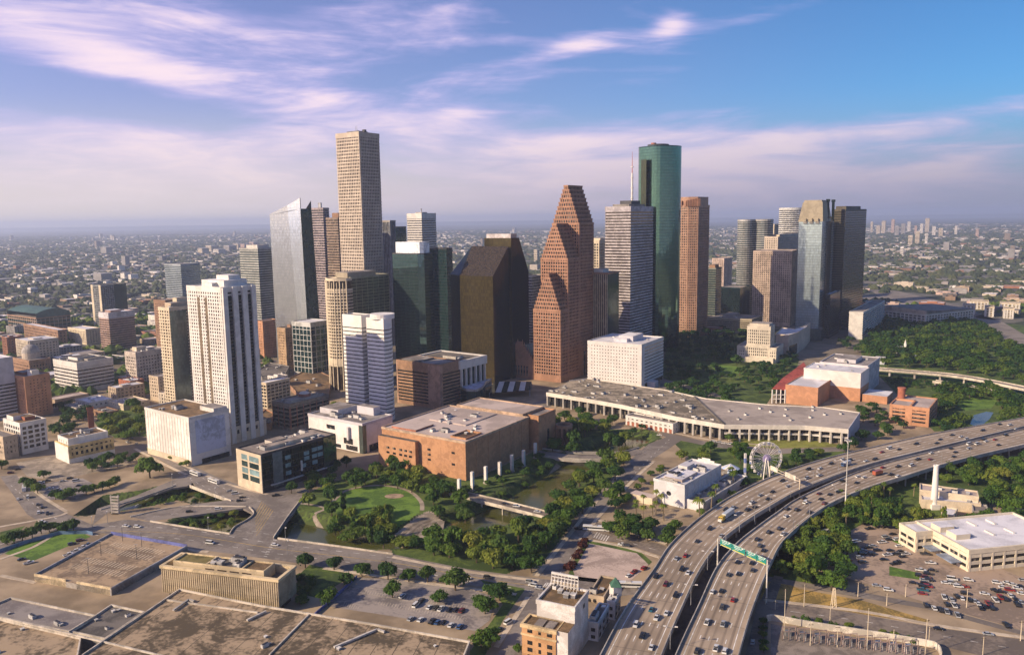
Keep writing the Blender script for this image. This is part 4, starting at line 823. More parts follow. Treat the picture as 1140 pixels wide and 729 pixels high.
# small round brick kiosk in the grove
q = G(628, 493); t_ = empty('brick_rotunda', (*q, 0), 'small round brick tower standing in the grove of trees', 'rotunda'); m_ = MB()
for k in range(10):
    t = 2 * math.pi * k / 10; m_.box((q[0] + 6.5 * math.cos(t), q[1] + 6.5 * math.sin(t)), (2.2, 1.4, 15), BRICKB, t + math.pi / 2)
m_.tube((*q, 0), (*q, 15), 5.2, 5.2, M('well_dark', (.12, .07, .04)), 16); m_.build('wall', t_); m_ = MB(); po = [(q[0] + 7.6 * math.cos(k * math.pi / 10), q[1] + 7.6 * math.sin(k * math.pi / 10)) for k in range(20)]; m_.ring(po, scaled(po, .75), 14.5, 17, BRICKB); m_.build('rim', t_)
# white cube with small punched windows
def cube():
    pl, h = fp((713.5, 433.5), (714.5, 384.5), 654.5, 738.3, ang=32)
    WC = M('white_cube', (.62, .585, .56), .75, var=.06)
    root = bld('office_building', 'bright white cube with rows of tiny square windows', 'office', pl, h, S(GBROWN, WC, 3.85, 2.6, .4, WC, 3.6, 2.5, .42, 5, 3.0, ROOFW, edges=(3,)), 'white cube building', [((.3, .75, .28, .55), 6.5, LILAC), ((.2, .45, .35, .6), 4, LILAC)], 4)
    L0 = elen(pl, 0); panel(root, pl, 0, -.4, L0 * .12, 0, h + 1, .9, WC, 'corner_pier'); L3 = elen(pl, 3); panel(root, pl, 3, L3 - 4.5, L3 + .9, 0, h + 1, .9, WC, 'corner_pier')
    frac_panel(root, pl, 3, .02, .92, .2, 4.5, .45, GDARK, 'dark_arcade'); frac_panel(root, pl, 0, .15, .98, .2, 5, .45, GDARK, 'dark_arcade')
    m_ = MB(); q = edge_pts(pl, 0, L0 * .3, 6)[0]; m_.box(q, (12, 9, 7), LILAC, R(90 - 32)); m_.build('annex', root)
cube()
# ------------------------------------------------------------------ terrain, water, roads
PAVE = M('pavement', (.36, .28, .19), .9, col2=(.20, .155, .11), scale=.035, fine=.6)
ASPH = M('asphalt', (.20, .165, .135), .9, col2=(.125, .105, .09), scale=.05, fine=.5)
ASPHL = M('asphalt_worn', (.215, .188, .165), .9, col2=(.15, .13, .115), scale=.05, fine=.5)
LOT = M('lot_asphalt', (.28, .245, .22), .9, col2=(.15, .135, .135), scale=.06, fine=.5)
LOTP = M('lot_pinkish', (.33, .25, .19), .92, col2=(.20, .155, .12), scale=.05, fine=.5)
GRAV = M('gravel_lot', (.46, .365, .31), .95, col2=(.30, .235, .20), scale=.05, fine=.8)
GRASS = M('grass', (.085, .125, .024), .95, col2=(.038, .066, .015), scale=.09, fine=.9)
LAWN = M('lawn', (.115, .20, .028), .95, col2=(.06, .12, .018), scale=.09, fine=.7)
DRYG = M('dry_grass', (.40, .26, .075), .95, col2=(.17, .125, .04), scale=.07, fine=.8)
BANK = M('bank_scrub', (.055, .075, .02), .95, col2=(.02, .03, .01), scale=.12, fine=.8)
PATHM = M('path_concrete', (.34, .285, .22), .9)
LINE = M('road_paint', (.72, .70, .66), .8)
KERB = M('kerb_concrete', (.52, .46, .38), .9)
def dist_poly(p, pl):
    best = 1e9
    for i in range(len(pl) - 1):
        ax, ay = pl[i]; bx, by = pl[i + 1]; dx, dy = bx - ax, by - ay
        t = max(0, min(1, ((p[0] - ax) * dx + (p[1] - ay) * dy) / (dx * dx + dy * dy + 1e-9)))
        best = min(best, math.hypot(p[0] - ax - dx * t, p[1] - ay - dy * t))
    return best
def inside(p, poly):
    c = False; j = len(poly) - 1
    for i in range(len(poly)):
        if (poly[i][1] > p[1]) != (poly[j][1] > p[1]) and p[0] < (poly[j][0] - poly[i][0]) * (p[1] - poly[i][1]) / (poly[j][1] - poly[i][1]) + poly[i][0]: c = not c
        j = i
    return c
def PX(pts, z=0.0): return [G(x, y, z) for x, y in pts]
CH1 = PX([(225, 590), (268, 583), (300, 586), (345, 597), (400, 603), (450, 602), (500, 592), (540, 581), (575, 566), (602, 549), (628, 532), (650, 517), (666, 507), (690, 497), (704, 491)], -5)
CH2 = PX([(108, 570), (160, 562), (212, 551), (246, 560), (268, 580)], -5)
TERR = PX([(438, 589), (462, 575), (478, 568), (495, 576), (496, 589), (446, 601)])
def terrain(x, y):
    d = min(dist_poly((x, y), CH1), dist_poly((x, y), CH2) + 4)
    if d > 27: return 0.0, d
    if inside((x, y), TERR): return -3.4 * (1 - max(0.0, min(1.0, (d - 4) / 24))), d
    t = max(0.0, min(1.0, (d - 11) / 13)); t = t * t * (3 - 2 * t)
    return -6.6 * (1 - t), d
def city_ground():
    m, t, b = pbsdf('city_ground')
    p = t.new('ShaderNodeNewGeometry').outputs['Position']
    pv = t.new('ShaderNodeSeparateXYZ'); t.l.new(p, pv.inputs[0])
    dist = t.new('ShaderNodeVectorMath', operation='LENGTH'); t.l.new(p, dist.inputs[0]); dd = dist.outputs['Value']
    a = t.noise(p, .035, 5); near = t.mix(t.rng(a, .35, .68), rgba((.20, .155, .105)), rgba((.38, .295, .20)))
    mp = t.new('ShaderNodeMapping'); t.l.new(p, mp.inputs[0]); mp.inputs[2].default_value = (0, 0, R(-34)); mp.inputs[3].default_value = (1, 1, 1)
    vo = t.new('ShaderNodeTexVoronoi', distance='CHEBYCHEV'); t.l.new(mp.outputs[0], vo.inputs['Vector']); vo.inputs['Scale'].default_value = .012; vo.inputs['Randomness'].default_value = .75
    sc3 = t.new('ShaderNodeSeparateColor'); t.l.new(vo.outputs['Color'], sc3.inputs[0])
    big = t.noise(p, .0011, 4, .6); med = t.noise(p, .02, 4, .6)
    tree = t.mix(med, rgba((.030, .042, .026)), rgba((.065, .075, .045)))
    roof = t.mix(sc3.outputs[0], rgba((.10, .10, .095)), rgba((.22, .20, .185)))
    k = t.rng(t.m('ADD', t.m('MULTIPLY', sc3.outputs[1], .7), t.m('MULTIPLY', big, .7)), .55, .95)
    far = t.mix(k, tree, roof)
    t.l.new(t.mix(t.rng(dd, 900, 1500), near, far), b.inputs['Base Color']); b.inputs['Roughness'].default_value = .92; b.inputs['Specular IOR Level'].default_value = .15
    return m
CG = city_ground()
X0, X1, Y0, Y1, CS = -300.0, 186.0, 410.0, 716.0, 1.5
PARK = PX([(306, 597), (341, 549), (362, 540), (420, 520), (470, 515), (520, 535), (545, 525), (600, 500), (625, 505), (600, 540), (560, 570), (500, 588), (437, 612), (372, 607)])
LAWNP = [(c[0], c[1]) for c in PX([(420 + 49 * math.cos(t * math.pi / 14), 562.5 + 22 * math.sin(t * math.pi / 14)) for t in range(28)])]
GROVE = PX([(598, 470), (640, 462), (700, 478), (722, 494), (700, 500), (655, 500), (605, 502)])
BANKP = PX([(560, 575), (612, 530), (660, 508), (698, 508), (672, 545), (640, 575), (612, 620), (560, 640), (437, 622), (437, 612)])
RING2 = PX([(335, 575), (350, 560), (366, 566), (360, 590), (340, 592)])
def ground():
    nx, ny = int(round((X1 - X0) / CS)), int(round((Y1 - Y0) / CS))
    vs_ = []; dd = []
    for j in range(ny + 1):
        for i in range(nx + 1):
            x, y = X0 + i * CS, Y0 + j * CS
            z, d = terrain(x, y)
            if i in (0, nx) or j in (0, ny): z = 0.0
            vs_.append((x, y, z)); dd.append(d)
    fs = []; mi = []
    r_ = random.Random(2)
    for j in range(ny):
        for i in range(nx):
            a = j * (nx + 1) + i; fs.append((a, a + 1, a + nx + 2, a + nx + 1))
            c = (X0 + (i + .5) * CS, Y0 + (j + .5) * CS); d = dd[a] + r_.uniform(-1, 1)
            if inside(c, TERR): k = 3
            elif inside(c, LAWNP) : k = 2
            elif d < 25: k = 4 if d < 15 else (1 if r_.random() < .5 else 4)
            elif inside(c, PARK) or inside(c, GROVE) or inside(c, BANKP): k = 1
            else: k = 0
            mi.append(k)
    n0 = len(vs_); B = 60000.0
    vs_ += [(-B, -2000, 0), (B, -2000, 0), (B, Y0, 0), (-B, Y0, 0), (-B, Y1, 0), (B, Y1, 0), (B, 90000, 0), (-B, 90000, 0), (X0, Y0, 0), (X1, Y0, 0), (X1, Y1, 0), (X0, Y1, 0)]
    fs += [(n0, n0 + 1, n0 + 2, n0 + 9, n0 + 8, n0 + 3), (n0 + 4, n0 + 11, n0 + 10, n0 + 5, n0 + 6, n0 + 7), (n0 + 3, n0 + 8, n0 + 11, n0 + 4), (n0 + 9, n0 + 2, n0 + 5, n0 + 10)]; mi += [0] * 4
    me = bpy.data.meshes.new('ground'); me.from_pydata(vs_, [], fs)
    for m in (CG, GRASS, LAWN, PATHM, BANK): me.materials.append(m)
    me.polygons.foreach_set('material_index', mi); me.update()
    o = bpy.data.objects.new('ground', me); C.objects.link(o); tag(o, kind='structure')
ground()
def watermat():
    m, t, b = pbsdf('bayou_water')
    p = t.new('ShaderNodeNewGeometry').outputs['Position']
    t.l.new(t.mix(t.noise(p, .03, 3), rgba((.052, .060, .014)), rgba((.085, .088, .022))), b.inputs['Base Color'])
    b.inputs['Roughness'].default_value = .12; b.inputs['Specular IOR Level'].default_value = .5
    bp = t.new('ShaderNodeBump'); bp.inputs['Strength'].default_value = .12; bp.inputs['Distance'].default_value = .3; t.l.new(t.noise(p, .5, 3), bp.inputs['Height']); t.l.new(bp.outputs[0], b.inputs['Normal'])
    return m
WATER = watermat()
def sheet(name, pts, m, z=.05, thick=0.0, px=True, kind='structure', label=None, cat=None):
    q = PX(pts, z) if px else pts
    if sum((q[i][0] * q[(i + 1) % len(q)][1] - q[(i + 1) % len(q)][0] * q[i][1]) for i in range(len(q))) < 0: q = list(reversed(q))
    g = MB()
    if thick: g.prism(q, z - thick, z, m, m)
    else: g.face([(*p, z) for p in q], m)
    return tag(g.build(name), label, cat, kind=kind)
sheet('bayou_water', [(X0 + 2, Y0 + 2), (X1 - 2, Y0 + 2), (X1 - 2, Y1 - 2), (X0 + 2, Y1 - 2)], WATER, -5.2, px=False)
# streets (slabs, so they bridge the bayou)
def smooth(pl, n):
    """Catmull-Rom through world points, resampled evenly"""
    P = [pl[0]] + list(pl) + [pl[-1]]; out = []
    for i in range(1, len(P) - 2):
        for k in range(12):
            t = k / 12.0; a, b, c, d = P[i - 1], P[i], P[i + 1], P[i + 2]
            out.append(tuple(.5 * (2 * b[j] + (c[j] - a[j]) * t + (2 * a[j] - 5 * b[j] + 4 * c[j] - d[j]) * t * t + (3 * b[j] - a[j] - 3 * c[j] + d[j]) * t ** 3) for j in range(len(b))))
    out.append(pl[-1]); S_ = [0.0]
    for i in range(1, len(out)): S_.append(S_[-1] + math.dist(out[i], out[i - 1]))
    res = []; j = 0
    for k in range(n):
        s_ = S_[-1] * k / (n - 1)
        while j < len(S_) - 2 and S_[j + 1] < s_: j += 1
        t = (s_ - S_[j]) / max(1e-6, S_[j + 1] - S_[j]); res.append(tuple(out[j][q] * (1 - t) + out[j + 1][q] * t for q in range(len(out[0]))))
    return res
def ribbon(name, px, wdt, m, z=.06, thick=0.0, n=40, kind='structure', walls=None, world=False, drape=False, label=None, cat=None, parent=None):
    c = smooth(px if world else PX(px, z), n); L_, R_ = [], []
    for i in range(n):
        a, b = c[max(0, i - 1)], c[min(n - 1, i + 1)]; l = math.hypot(b[0] - a[0], b[1] - a[1]) or 1; nx, ny = -(b[1] - a[1]) / l, (b[0] - a[0]) / l
        L_.append((c[i][0] + nx * wdt / 2, c[i][1] + ny * wdt / 2)); R_.append((c[i][0] - nx * wdt / 2, c[i][1] - ny * wdt / 2))
    g = MB(); u = 0
    zz = lambda p: (terrain(*p)[0] if drape else 0) + z
    for i in range(n - 1):
        s_ = math.dist(c[i], c[i + 1])
        g.face([(*R_[i], zz(R_[i])), (*R_[i + 1], zz(R_[i + 1])), (*L_[i + 1], zz(L_[i + 1])), (*L_[i], zz(L_[i]))], m, [(wdt, u), (wdt, u + s_), (0, u + s_), (0, u)]); u += s_
        if thick:
            for A, B_ in ((L_[i + 1], L_[i]), (R_[i], R_[i + 1])): g.face([(*A, z - thick), (*B_, z - thick), (*B_, z), (*A, z)], KERB)
    o = tag(g.build(name, parent), label, cat, kind=None if parent else kind)
    return c, L_, R_
def strip_wall(mb, pts, z0, z1, wd, m):
    n = len(pts)
    o = []
    for i in range(n):
        a, b = pts[max(0, i - 1)], pts[min(n - 1, i + 1)]; l = math.hypot(b[0] - a[0], b[1] - a[1]) or 1; o.append((pts[i][0] - (b[1] - a[1]) / l * wd, pts[i][1] + (b[0] - a[0]) / l * wd))
    for i in range(n - 1):
        p, q, r_, s_ = pts[i], pts[i + 1], o[i + 1], o[i]
        mb.wall(p, q, z0, z1, m); mb.wall(r_, s_, z0, z1, m); mb.face([(*p, z1), (*q, z1), (*r_, z1), (*s_, z1)], m)
    mb.wall(o[0], pts[0], z0, z1, m); mb.wall(pts[-1], o[-1], z0, z1, m)
def parapet(px, label, z0=-1.4, z1=1.0, wd=.6, m=KERB, cat='parapet', name='parapet_wall'):
    pts = smooth(PX(px, .5), max(2, 6 * (len(px) - 1) + 1)) if len(px) > 2 else PX(px, .5)
    g = MB(); strip_wall(g, pts, z0, z1, wd, m); return tag(g.build(name), label, cat)
# main street along the bayou, and the streets that meet it
sheet('street', [(-40, 588), (0, 597), (72, 577), (103, 584), (140, 578), (167, 580.5), (256, 593.5), (305, 599.5), (437, 616.5), (520, 633), (612, 645), (640, 640), (720, 650), (720, 660), (640, 668), (575, 657), (490, 647), (400, 636), (300, 622), (205, 609), (125, 594), (95, 592), (60, 590), (0, 618), (-40, 630)], ASPHL, .05, 1.3)
sheet('street', [(256, 593.5), (281, 572), (276, 563), (300, 553), (335, 541), (345, 547), (305, 599.5)], ASPHL, .054, 1.3)
sheet('street', [(103, 584), (108, 566), (150, 552), (195, 533), (208, 526), (222, 533), (208, 541), (192, 543), (140, 561), (118, 572)], ASPHL, .058, 1.3)
sheet('street', [(142, 574), (200, 563), (255, 556), (281, 566), (274, 565), (230, 571), (167, 580)], ASPHL, .060, 1.3)
sheet('street', [(190, 518), (150, 497), (158, 493), (205, 514), (240, 530), (290, 548), (335, 541), (281, 571), (255, 557), (222, 543)], ASPHL, .056, 1.3)
sheet('street', [(0, 530), (18, 528), (40, 550), (75, 572), (103, 584), (60, 590), (30, 572)], ASPHL, .052)
sheet('street', [(612, 645), (590, 662), (553, 729), (545, 745), (596, 745), (604, 720), (612, 690), (640, 650), (640, 640)], ASPHL, .055)
sheet('street', [(592, 640), (630, 594), (655, 562), (690, 522), (722, 494), (748, 484), (760, 489), (728, 510), (700, 535), (668, 570), (648, 597), (626, 642)], ASPHL, .057, 1.3)
sheet('street', [(630, 577), (662, 580), (700, 594), (742, 608), (736, 618), (690, 604), (640, 596)], ASPH, .062)
sheet('street', [(845, 669), (900, 674), (967, 685), (1047, 699), (1150, 713), (1150, 740), (1098, 731), (1038, 716), (964, 704), (860, 689)], ASPH, .05)
sheet('street', [(735, 480), (790, 492), (860, 500), (945, 497), (945, 502), (860, 505), (790, 497), (740, 486)], ASPHL, .05)
sheet('street', [(585, 452), (612, 442), (640, 424), (662, 432), (620, 448), (598, 460)], ASPHL, .05)
sheet('street', [(735, 420), (860, 456), (856, 464), (815, 452), (735, 432)], ASPHL, .05)
sheet('street', [(846, 640), (940, 655), (1030, 672), (1140, 702), (1140, 707), (1030, 677), (930, 660), (846, 645)], ASPHL, .055)
# lots, lawns and verges
sheet('parking_lot', [(397, 642), (440, 645), (520, 655), (552, 664), (545, 690), (530, 702), (440, 686), (362, 674)], LOT, .05)
sheet('gravel_lot', [(656, 604.5), (709, 615.5), (722, 628), (700, 648), (640, 641), (638, 635)], GRAV, .06)
sheet('verge_grass', [(650, 600), (712, 613), (726, 625), (722, 629), (708, 617), (656, 606), (640, 640), (632, 640)], GRASS, .045)
sheet('verge_grass', [(632, 640), (640, 641), (700, 648), (700, 652), (636, 645)], GRASS, .05)
sheet('parking_lot', [(930, 600), (960, 583), (1010, 586), (1068, 612), (1150, 648), (1150, 704), (1085, 686), (1030, 670), (940, 642)], LOTP, .045)
sheet('verge_grass', [(990, 630), (1022, 637), (1024, 645), (990, 640)], LAWN, .06)
sheet('verge_grass', [(985, 598), (1020, 604), (1026, 613), (1002, 606)], LAWN, .06)
sheet('dry_verge', [(852, 640), (890, 655), (960, 668), (1035, 690), (1030, 694), (965, 684), (900, 672), (846, 667)], DRYG, .048)
sheet('verge_grass', [(852, 622), (935, 606), (950, 590), (1010, 580), (1060, 572), (1060, 560), (1150, 562), (1150, 512), (1050, 520), (960, 545), (905, 575), (868, 604), (850, 640), (930, 655), (940, 642)], GRASS, .03)
sheet('verge_grass', [(745, 488), (800, 498), (860, 506), (940, 500), (945, 505), (870, 525), (830, 540), (815, 520), (770, 512)], GRASS, .03)
sheet('lawn_grass', [(815, 487), (860, 489), (910, 490), (945, 497), (860, 499), (815, 494)], M('lawn_dry', (.20, .21, .045), .95), .06)
sheet('lawn_grass', [(5, 616), (37, 624), (101, 597), (85, 590), (66, 589), (16, 609)], LAWN, .056)
sheet('lawn_grass', [(0, 602), (0, 592), (28, 585), (18, 595)], GRASS, .056)
sheet('verge_grass', [(330, 642), (345, 628), (385, 637), (385, 645), (352, 665), (333, 660)], GRASS, .05)
sheet('verge_grass', [(535, 645), (585, 655), (560, 690), (540, 729), (520, 729), (548, 690), (560, 672)], GRASS, .051)
sheet('verge_grass', [(738, 404), (745, 376), (850, 368), (890, 400), (880, 430), (860, 440), (850, 455), (820, 452), (737, 428)], GRASS, .03)
sheet('lawn_grass', [(745, 432), (790, 442), (826, 444), (818, 452), (760, 440)], LAWN, .06)
sheet('lawn_grass', [(790, 405), (820, 408), (828, 416), (798, 416)], LAWN, .06)
sheet('park_grass', [(955, 372), (1010, 352), (1140, 362), (1160, 480), (1040, 480), (985, 425), (960, 400)], GRASS, .03)
sheet('lawn_grass', [(1059, 447), (1072, 441), (1095, 440), (1110, 446), (1104, 454), (1075, 457)], LAWN, .06)
sheet('pond_water', [(1080, 472), (1084, 462), (1098, 458), (1106, 459), (1102, 466), (1090, 476)], M('pale_water', (.10, .115, .11), .15), .065)
sheet('verge_grass', [(105, 470), (120, 455), (165, 455), (168, 485), (120, 488)], GRASS, .03)
sheet('parking_lot', [(24, 544), (60, 536), (92, 532), (108, 540), (84, 556), (40, 556)], LOT, .05)
sheet('plaza_paving', [(18, 515), (70, 505), (78, 516), (120, 508), (150, 515), (108, 525), (60, 535), (30, 530)], PATHM, .04)
# park paths, draped over the banks
ribbon('path', [(334, 560), (350, 562), (362, 566), (350, 572), (358, 580), (372, 592), (395, 598), (437, 601)], 2.6, PATHM, .08, drape=True)
ribbon('path', [(368, 561), (385, 546), (420, 540), (452, 545), (468, 557), (470, 568)], 3.0, PATHM, .09, drape=True)
ribbon('path', [(494, 588), (520, 580), (540, 572)], 3.2, PATHM, .1, drape=True)
ribbon('path', [(560, 556), (585, 540), (606, 527), (622, 512)], 3.5, M('path_dark', (.25, .21, .165), .9), .1, drape=True)
ordn0 = ['first', 'second', 'third', 'fourth', 'fifth', 'sixth']
for k in range(6):
    c_, L_, R_ = ribbon('terrace_step', [(441 + 4.4 * k, 592.5 - .6 * k), (456 + 3.4 * k, 582 - .2 * k), (473 + 2.6 * k, 573 + 1.0 * k)], 1.1, M('step_dark', (.24, .195, .14), .9) if k % 2 else PATHM, .2, n=24, drape=True, kind=None, label=f'curved concrete seating step of the park amphitheatre, {ordn0[k]} counting from the bayou side', cat='step')
q = G(439, 552); sheet('path', [(q[0] + 7 * math.cos(t), q[1] + 5 * math.sin(t)) for t in [k * .5 for k in range(13)]], M('stage_sand', (.36, .26, .18), .9), .1, px=False)
# parapets of the street bridges
parapet([(305, 598), (322, 573), (342, 547)], 'pale parapet wall climbing beside the park from the street corner')
parapet([(309, 599), (370, 607), (437, 616.5)], 'pale parapet wall between the main street and the park bayou')
parapet([(167, 580), (210, 587), (256, 594)], 'long pale parapet wall in front of the triangular bayou opening')
parapet([(256, 594), (262, 586), (276, 578), (283, 571), (278, 564)], 'curved pale parapet wall beside the triangular road')
parapet([(145, 575), (200, 564), (274, 563.5)], 'low parapet wall along the middle bridge by the two openings', z1=.8)
parapet([(112, 567), (150, 556), (196, 540)], 'dark-edged parapet wall of the upper bridge over the left opening', z1=.8, m=CONC)
parapet([(211, 540), (232, 548), (257, 557)], 'pale parapet wall beside the bus stop street', z1=.9)
g = MB(); P = G(128, 572, 0)
for k in range(7): g.box((P[0] + k * .2, P[1], 0), (5.5, 1.0, 1.0), CONC, R(-10), -1 + k * 2.1)
for s_ in (-2.5, 2.5): g.box((P[0] + s_, P[1] + 1, 0), (.8, .8, 14), CONC, 0, -1)
tag(g.build('stair_tower'), 'ladder-like concrete stair tower at the end of the upper bridge', 'stair tower')
# beam bridge to the lawn over the bayou
c_, L_, R_ = smooth(PX([(504, 548), (560, 561), (612, 574)], .6), 24), None, None
br = empty('bridge', (*c_[12], 0), 'straight concrete road bridge over the bayou by the opera house', 'bridge')
w_ = 9.5; LL = []; RR = []
for i in range(24):
    a, b = c_[max(0, i - 1)], c_[min(23, i + 1)]; l = math.hypot(b[0] - a[0], b[1] - a[1]); nx, ny = -(b[1] - a[1]) / l, (b[0] - a[0]) / l
    LL.append((c_[i][0] + nx * w_ / 2, c_[i][1] + ny * w_ / 2)); RR.append((c_[i][0] - nx * w_ / 2, c_[i][1] - ny * w_ / 2))
g = MB()
for i in range(23):
    g.face([(*RR[i], .7), (*RR[i + 1], .7), (*LL[i + 1], .7), (*LL[i], .7)], ASPH); g.face([(*LL[i], -.5), (*LL[i + 1], -.5), (*RR[i + 1], -.5), (*RR[i], -.5)], KERB)
g.build('deck', br)
for pts in (RR, list(reversed(LL))): g = MB(); strip_wall(g, pts, -.6, 1.7, .45, KERB); g.build('parapet', br)
for i in (3, 8, 13, 18):
    for pt in (RR[i], LL[i]): g = MB(); g.tube((*[(pt[j] * .8 + c_[i][j] * .2) for j in (0, 1)], -7), (*[(pt[j] * .8 + c_[i][j] * .2) for j in (0, 1)], -.5), .7, .7, KERB, 8); g.build('pier', br)
# curved bridge behind
c_ = PX([(598, 503), (640, 507), (690, 506), (712, 502)], .3)
ribbon('street', [(598, 503), (640, 508), (690, 507), (714, 501)], 10, ASPHL, .3, 1.3)
parapet([(600, 499), (640, 503), (690, 503), (712, 498)], 'grey parapet wall on the far side of the curved bridge by the grove', z1=1.2, m=CONC)
parapet([(598, 507), (640, 512), (686, 511)], 'grey parapet wall on the near side of the curved bridge by the grove', z1=1.2, m=CONC)
# ------------------------------------------------------------------ elevated motorway
ZD = 9.0
def road_mat():
    m, t, b = pbsdf('motorway_concrete')
    uv = t.new('ShaderNodeUVMap').outputs[0]; s = t.new('ShaderNodeSeparateXYZ'); t.l.new(uv, s.inputs[0]); u, v = s.outputs[0], s.outputs[1]
    p = t.new('ShaderNodeNewGeometry').outputs['Position']
    base = t.mix(t.rng(t.noise(p, .04, 5), .35, .7), rgba((.29, .23, .17)), rgba((.42, .335, .25)))
    ln = t.m('FRACT', t.m('SUBTRACT', t.m('MULTIPLY', u, 6.55), .80))
    st_ = t.m('ABSOLUTE', t.m('SUBTRACT', ln, .5)); lane = t.rng(st_, .30, .05)
    str_ = t.noise(t.comb(t.m('MULTIPLY', u, 30), t.m('MULTIPLY', v, .012), 0), 1.0, 4)
    inn = t.m('MULTIPLY', t.rng(u, .10, .16), t.rng(u, .92, .86))
    k = t.m('MULTIPLY', t.m('MULTIPLY', lane, inn), t.rng(str_, .25, .7))
    c = t.mix(t.m('MULTIPLY', k, .64), base, rgba((.095, .072, .055)))
    sl = t.new('ShaderNodeTexWhiteNoise', noise_dimensions='3D'); t.l.new(t.comb(t.m('FLOOR', t.m('MULTIPLY', u, 6.55)), t.m('FLOOR', t.m('DIVIDE', v, 24.0)), 0), sl.inputs[0]); c = t.mix(t.m('MULTIPLY', sl.outputs[0], .22), c, rgba((.12, .10, .08)))
    jt = t.m('LESS_THAN', t.m('FRACT', t.m('DIVIDE', v, 24.0)), .02); c = t.mix(t.m('MULTIPLY', jt, .5), c, rgba((.08, .07, .06)))
    t.l.new(c, b.inputs['Base Color']); b.inputs['Roughness'].default_value = .85; b.inputs['Specular IOR Level'].default_value = .25
    return m
MOTOR = road_mat()
E1 = [(667, 729), (696, 676), (727, 633), (747.6, 603), (783, 571.6), (820, 548), (867.6, 526), (917, 510), (960, 499.5), (1038.6, 482), (1140, 464)]
E2 = [(736, 729), (758.4, 676), (779, 633), (801, 603), (819, 587.5), (839, 573.6), (857.5, 562.5), (889.5, 545), (940, 525), (979, 513), (1014.7, 504.3), (1140, 474)]
E3 = [(751, 729), (777, 673), (797.5, 630), (819, 604.5), (839, 588), (866, 568.5), (889.5, 553), (940, 530), (979, 516.5), (1014.7, 507), (1140, 476.4)]
E4 = [(822, 729), (838.8, 673), (859, 624), (876, 597), (919, 563), (967, 542), (1008.8, 529), (1047.5, 517), (1098, 504), (1140, 494.5)]
NS = 150
def edge(px):
    q = PX(px, ZD + 1.0)
    d0 = (q[0][0] - q[1][0], q[0][1] - q[1][1]); l = math.hypot(*d0); q = [(q[0][0] + d0[0] / l * 90 * .95, q[0][1] + d0[1] / l * 90)] + q
    d1 = (q[-1][0] - q[-2][0], q[-1][1] - q[-2][1]); l = math.hypot(*d1); q = q + [(q[-1][0] + d1[0] / l * 260, q[-1][1] + d1[1] / l * 260)]
    return smooth(q, 400)
def by_station(e_, cl):
    return e_
def match(ea, eb):
    """pair every sample of edge A with its nearest point on edge B, so that sections are square to the road"""
    A, B_ = [], []; j = 0
    for i in range(0, 400, 3):
        p = ea[i]; k = min(range(max(0, j - 3), min(400, j + 40)), key=lambda k: (eb[k][0] - p[0]) ** 2 + (eb[k][1] - p[1]) ** 2); j = max(j, k)
        A.append(p); B_.append(eb[j])
    return A, B_
WAYS = []
def motorway(ea, eb, label):
    A, B_ = match(edge(ea), edge(eb)); n = len(A)
    root = empty('motorway', ((A[30][0] + B_[30][0]) / 2, (A[30][1] + B_[30][1]) / 2, 0), label, 'motorway')
    g = MB(); v = 0.0; MID = [((A[i][0] + B_[i][0]) / 2, (A[i][1] + B_[i][1]) / 2) for i in range(n)]; V = [0.0]
    for i in range(n - 1):
        s_ = math.dist(MID[i], MID[i + 1]); K = 8
        for k in range(K):
            f = lambda P, Q, t: (P[0] * (1 - t) + Q[0] * t, P[1] * (1 - t) + Q[1] * t, ZD)
            a, b = k / K, (k + 1) / K
            g.face([f(A[i], B_[i], a), f(A[i], B_[i], b), f(A[i + 1], B_[i + 1], b), f(A[i + 1], B_[i + 1], a)], MOTOR, [(a, v), (b, v), (b, v + s_), (a, v + s_)])
        g.face([(*A[i], ZD - 1.6), (*A[i + 1], ZD - 1.6), (*B_[i + 1], ZD - 1.6), (*B_[i], ZD - 1.6)], CONC); v += s_; V.append(v)
    g.build('deck', root)
    for pts in (list(reversed(A)), B_): g = MB(); strip_wall(g, pts, ZD - 1.7, ZD + 1.0, .45, CONC); g.build('barrier', root)
    g = MB()
    for i in range(n - 1):
        s0, s1 = V[i], V[i + 1]
        for fr, solid in ((.125, 1), (.275, 0), (.425, 0), (.575, 0), (.725, 0), (.88, 1)):
            wdt = .22 / 28
            segs = [(0.0, 1.0)] if solid else [(t / 4.0, t / 4.0 + .25) for t in range(4) if ((s0 + (s1 - s0) * t / 4.0) % 14.6) < 4.5]
            for t0, t1 in segs:
                f = lambda t, x: tuple((A[i][c] * (1 - t) + A[i + 1][c] * t) * (1 - x) + (B_[i][c] * (1 - t) + B_[i + 1][c] * t) * x for c in (0, 1)) + (ZD + .012,)
                g.face([f(t0, fr - wdt), f(t0, fr + wdt), f(t1, fr + wdt), f(t1, fr - wdt)], LINE)
    g.build('lane_marking', root)
    last = -99
    for i in range(n):
        if V[i] - last < 26 or V[i] < 4: continue
        last = V[i]; p, q = A[i], B_[i]
        m_ = MB(); m_.bar((p[0] * .93 + q[0] * .07, p[1] * .93 + q[1] * .07, ZD - 2.4), (p[0] * .07 + q[0] * .93, p[1] * .07 + q[1] * .93, ZD - 2.4), 1.5, 1.5, CONC); m_.build('crossbeam', root)
        for t in (.14, .38, .62, .86):
            c = (p[0] * (1 - t) + q[0] * t, p[1] * (1 - t) + q[1] * t); m_ = MB(); m_.tube((*c, -.2), (*c, ZD - 3.1), .6, .6, CONC, 8); m_.build('column', root)
    WAYS.append((A, B_, MID, V)); return root
motorway(E1, E2, 'elevated concrete motorway deck, left carriageway curving in from the bottom')
motorway(E3, E4, 'elevated concrete motorway deck, right carriageway with the green sign gantry')
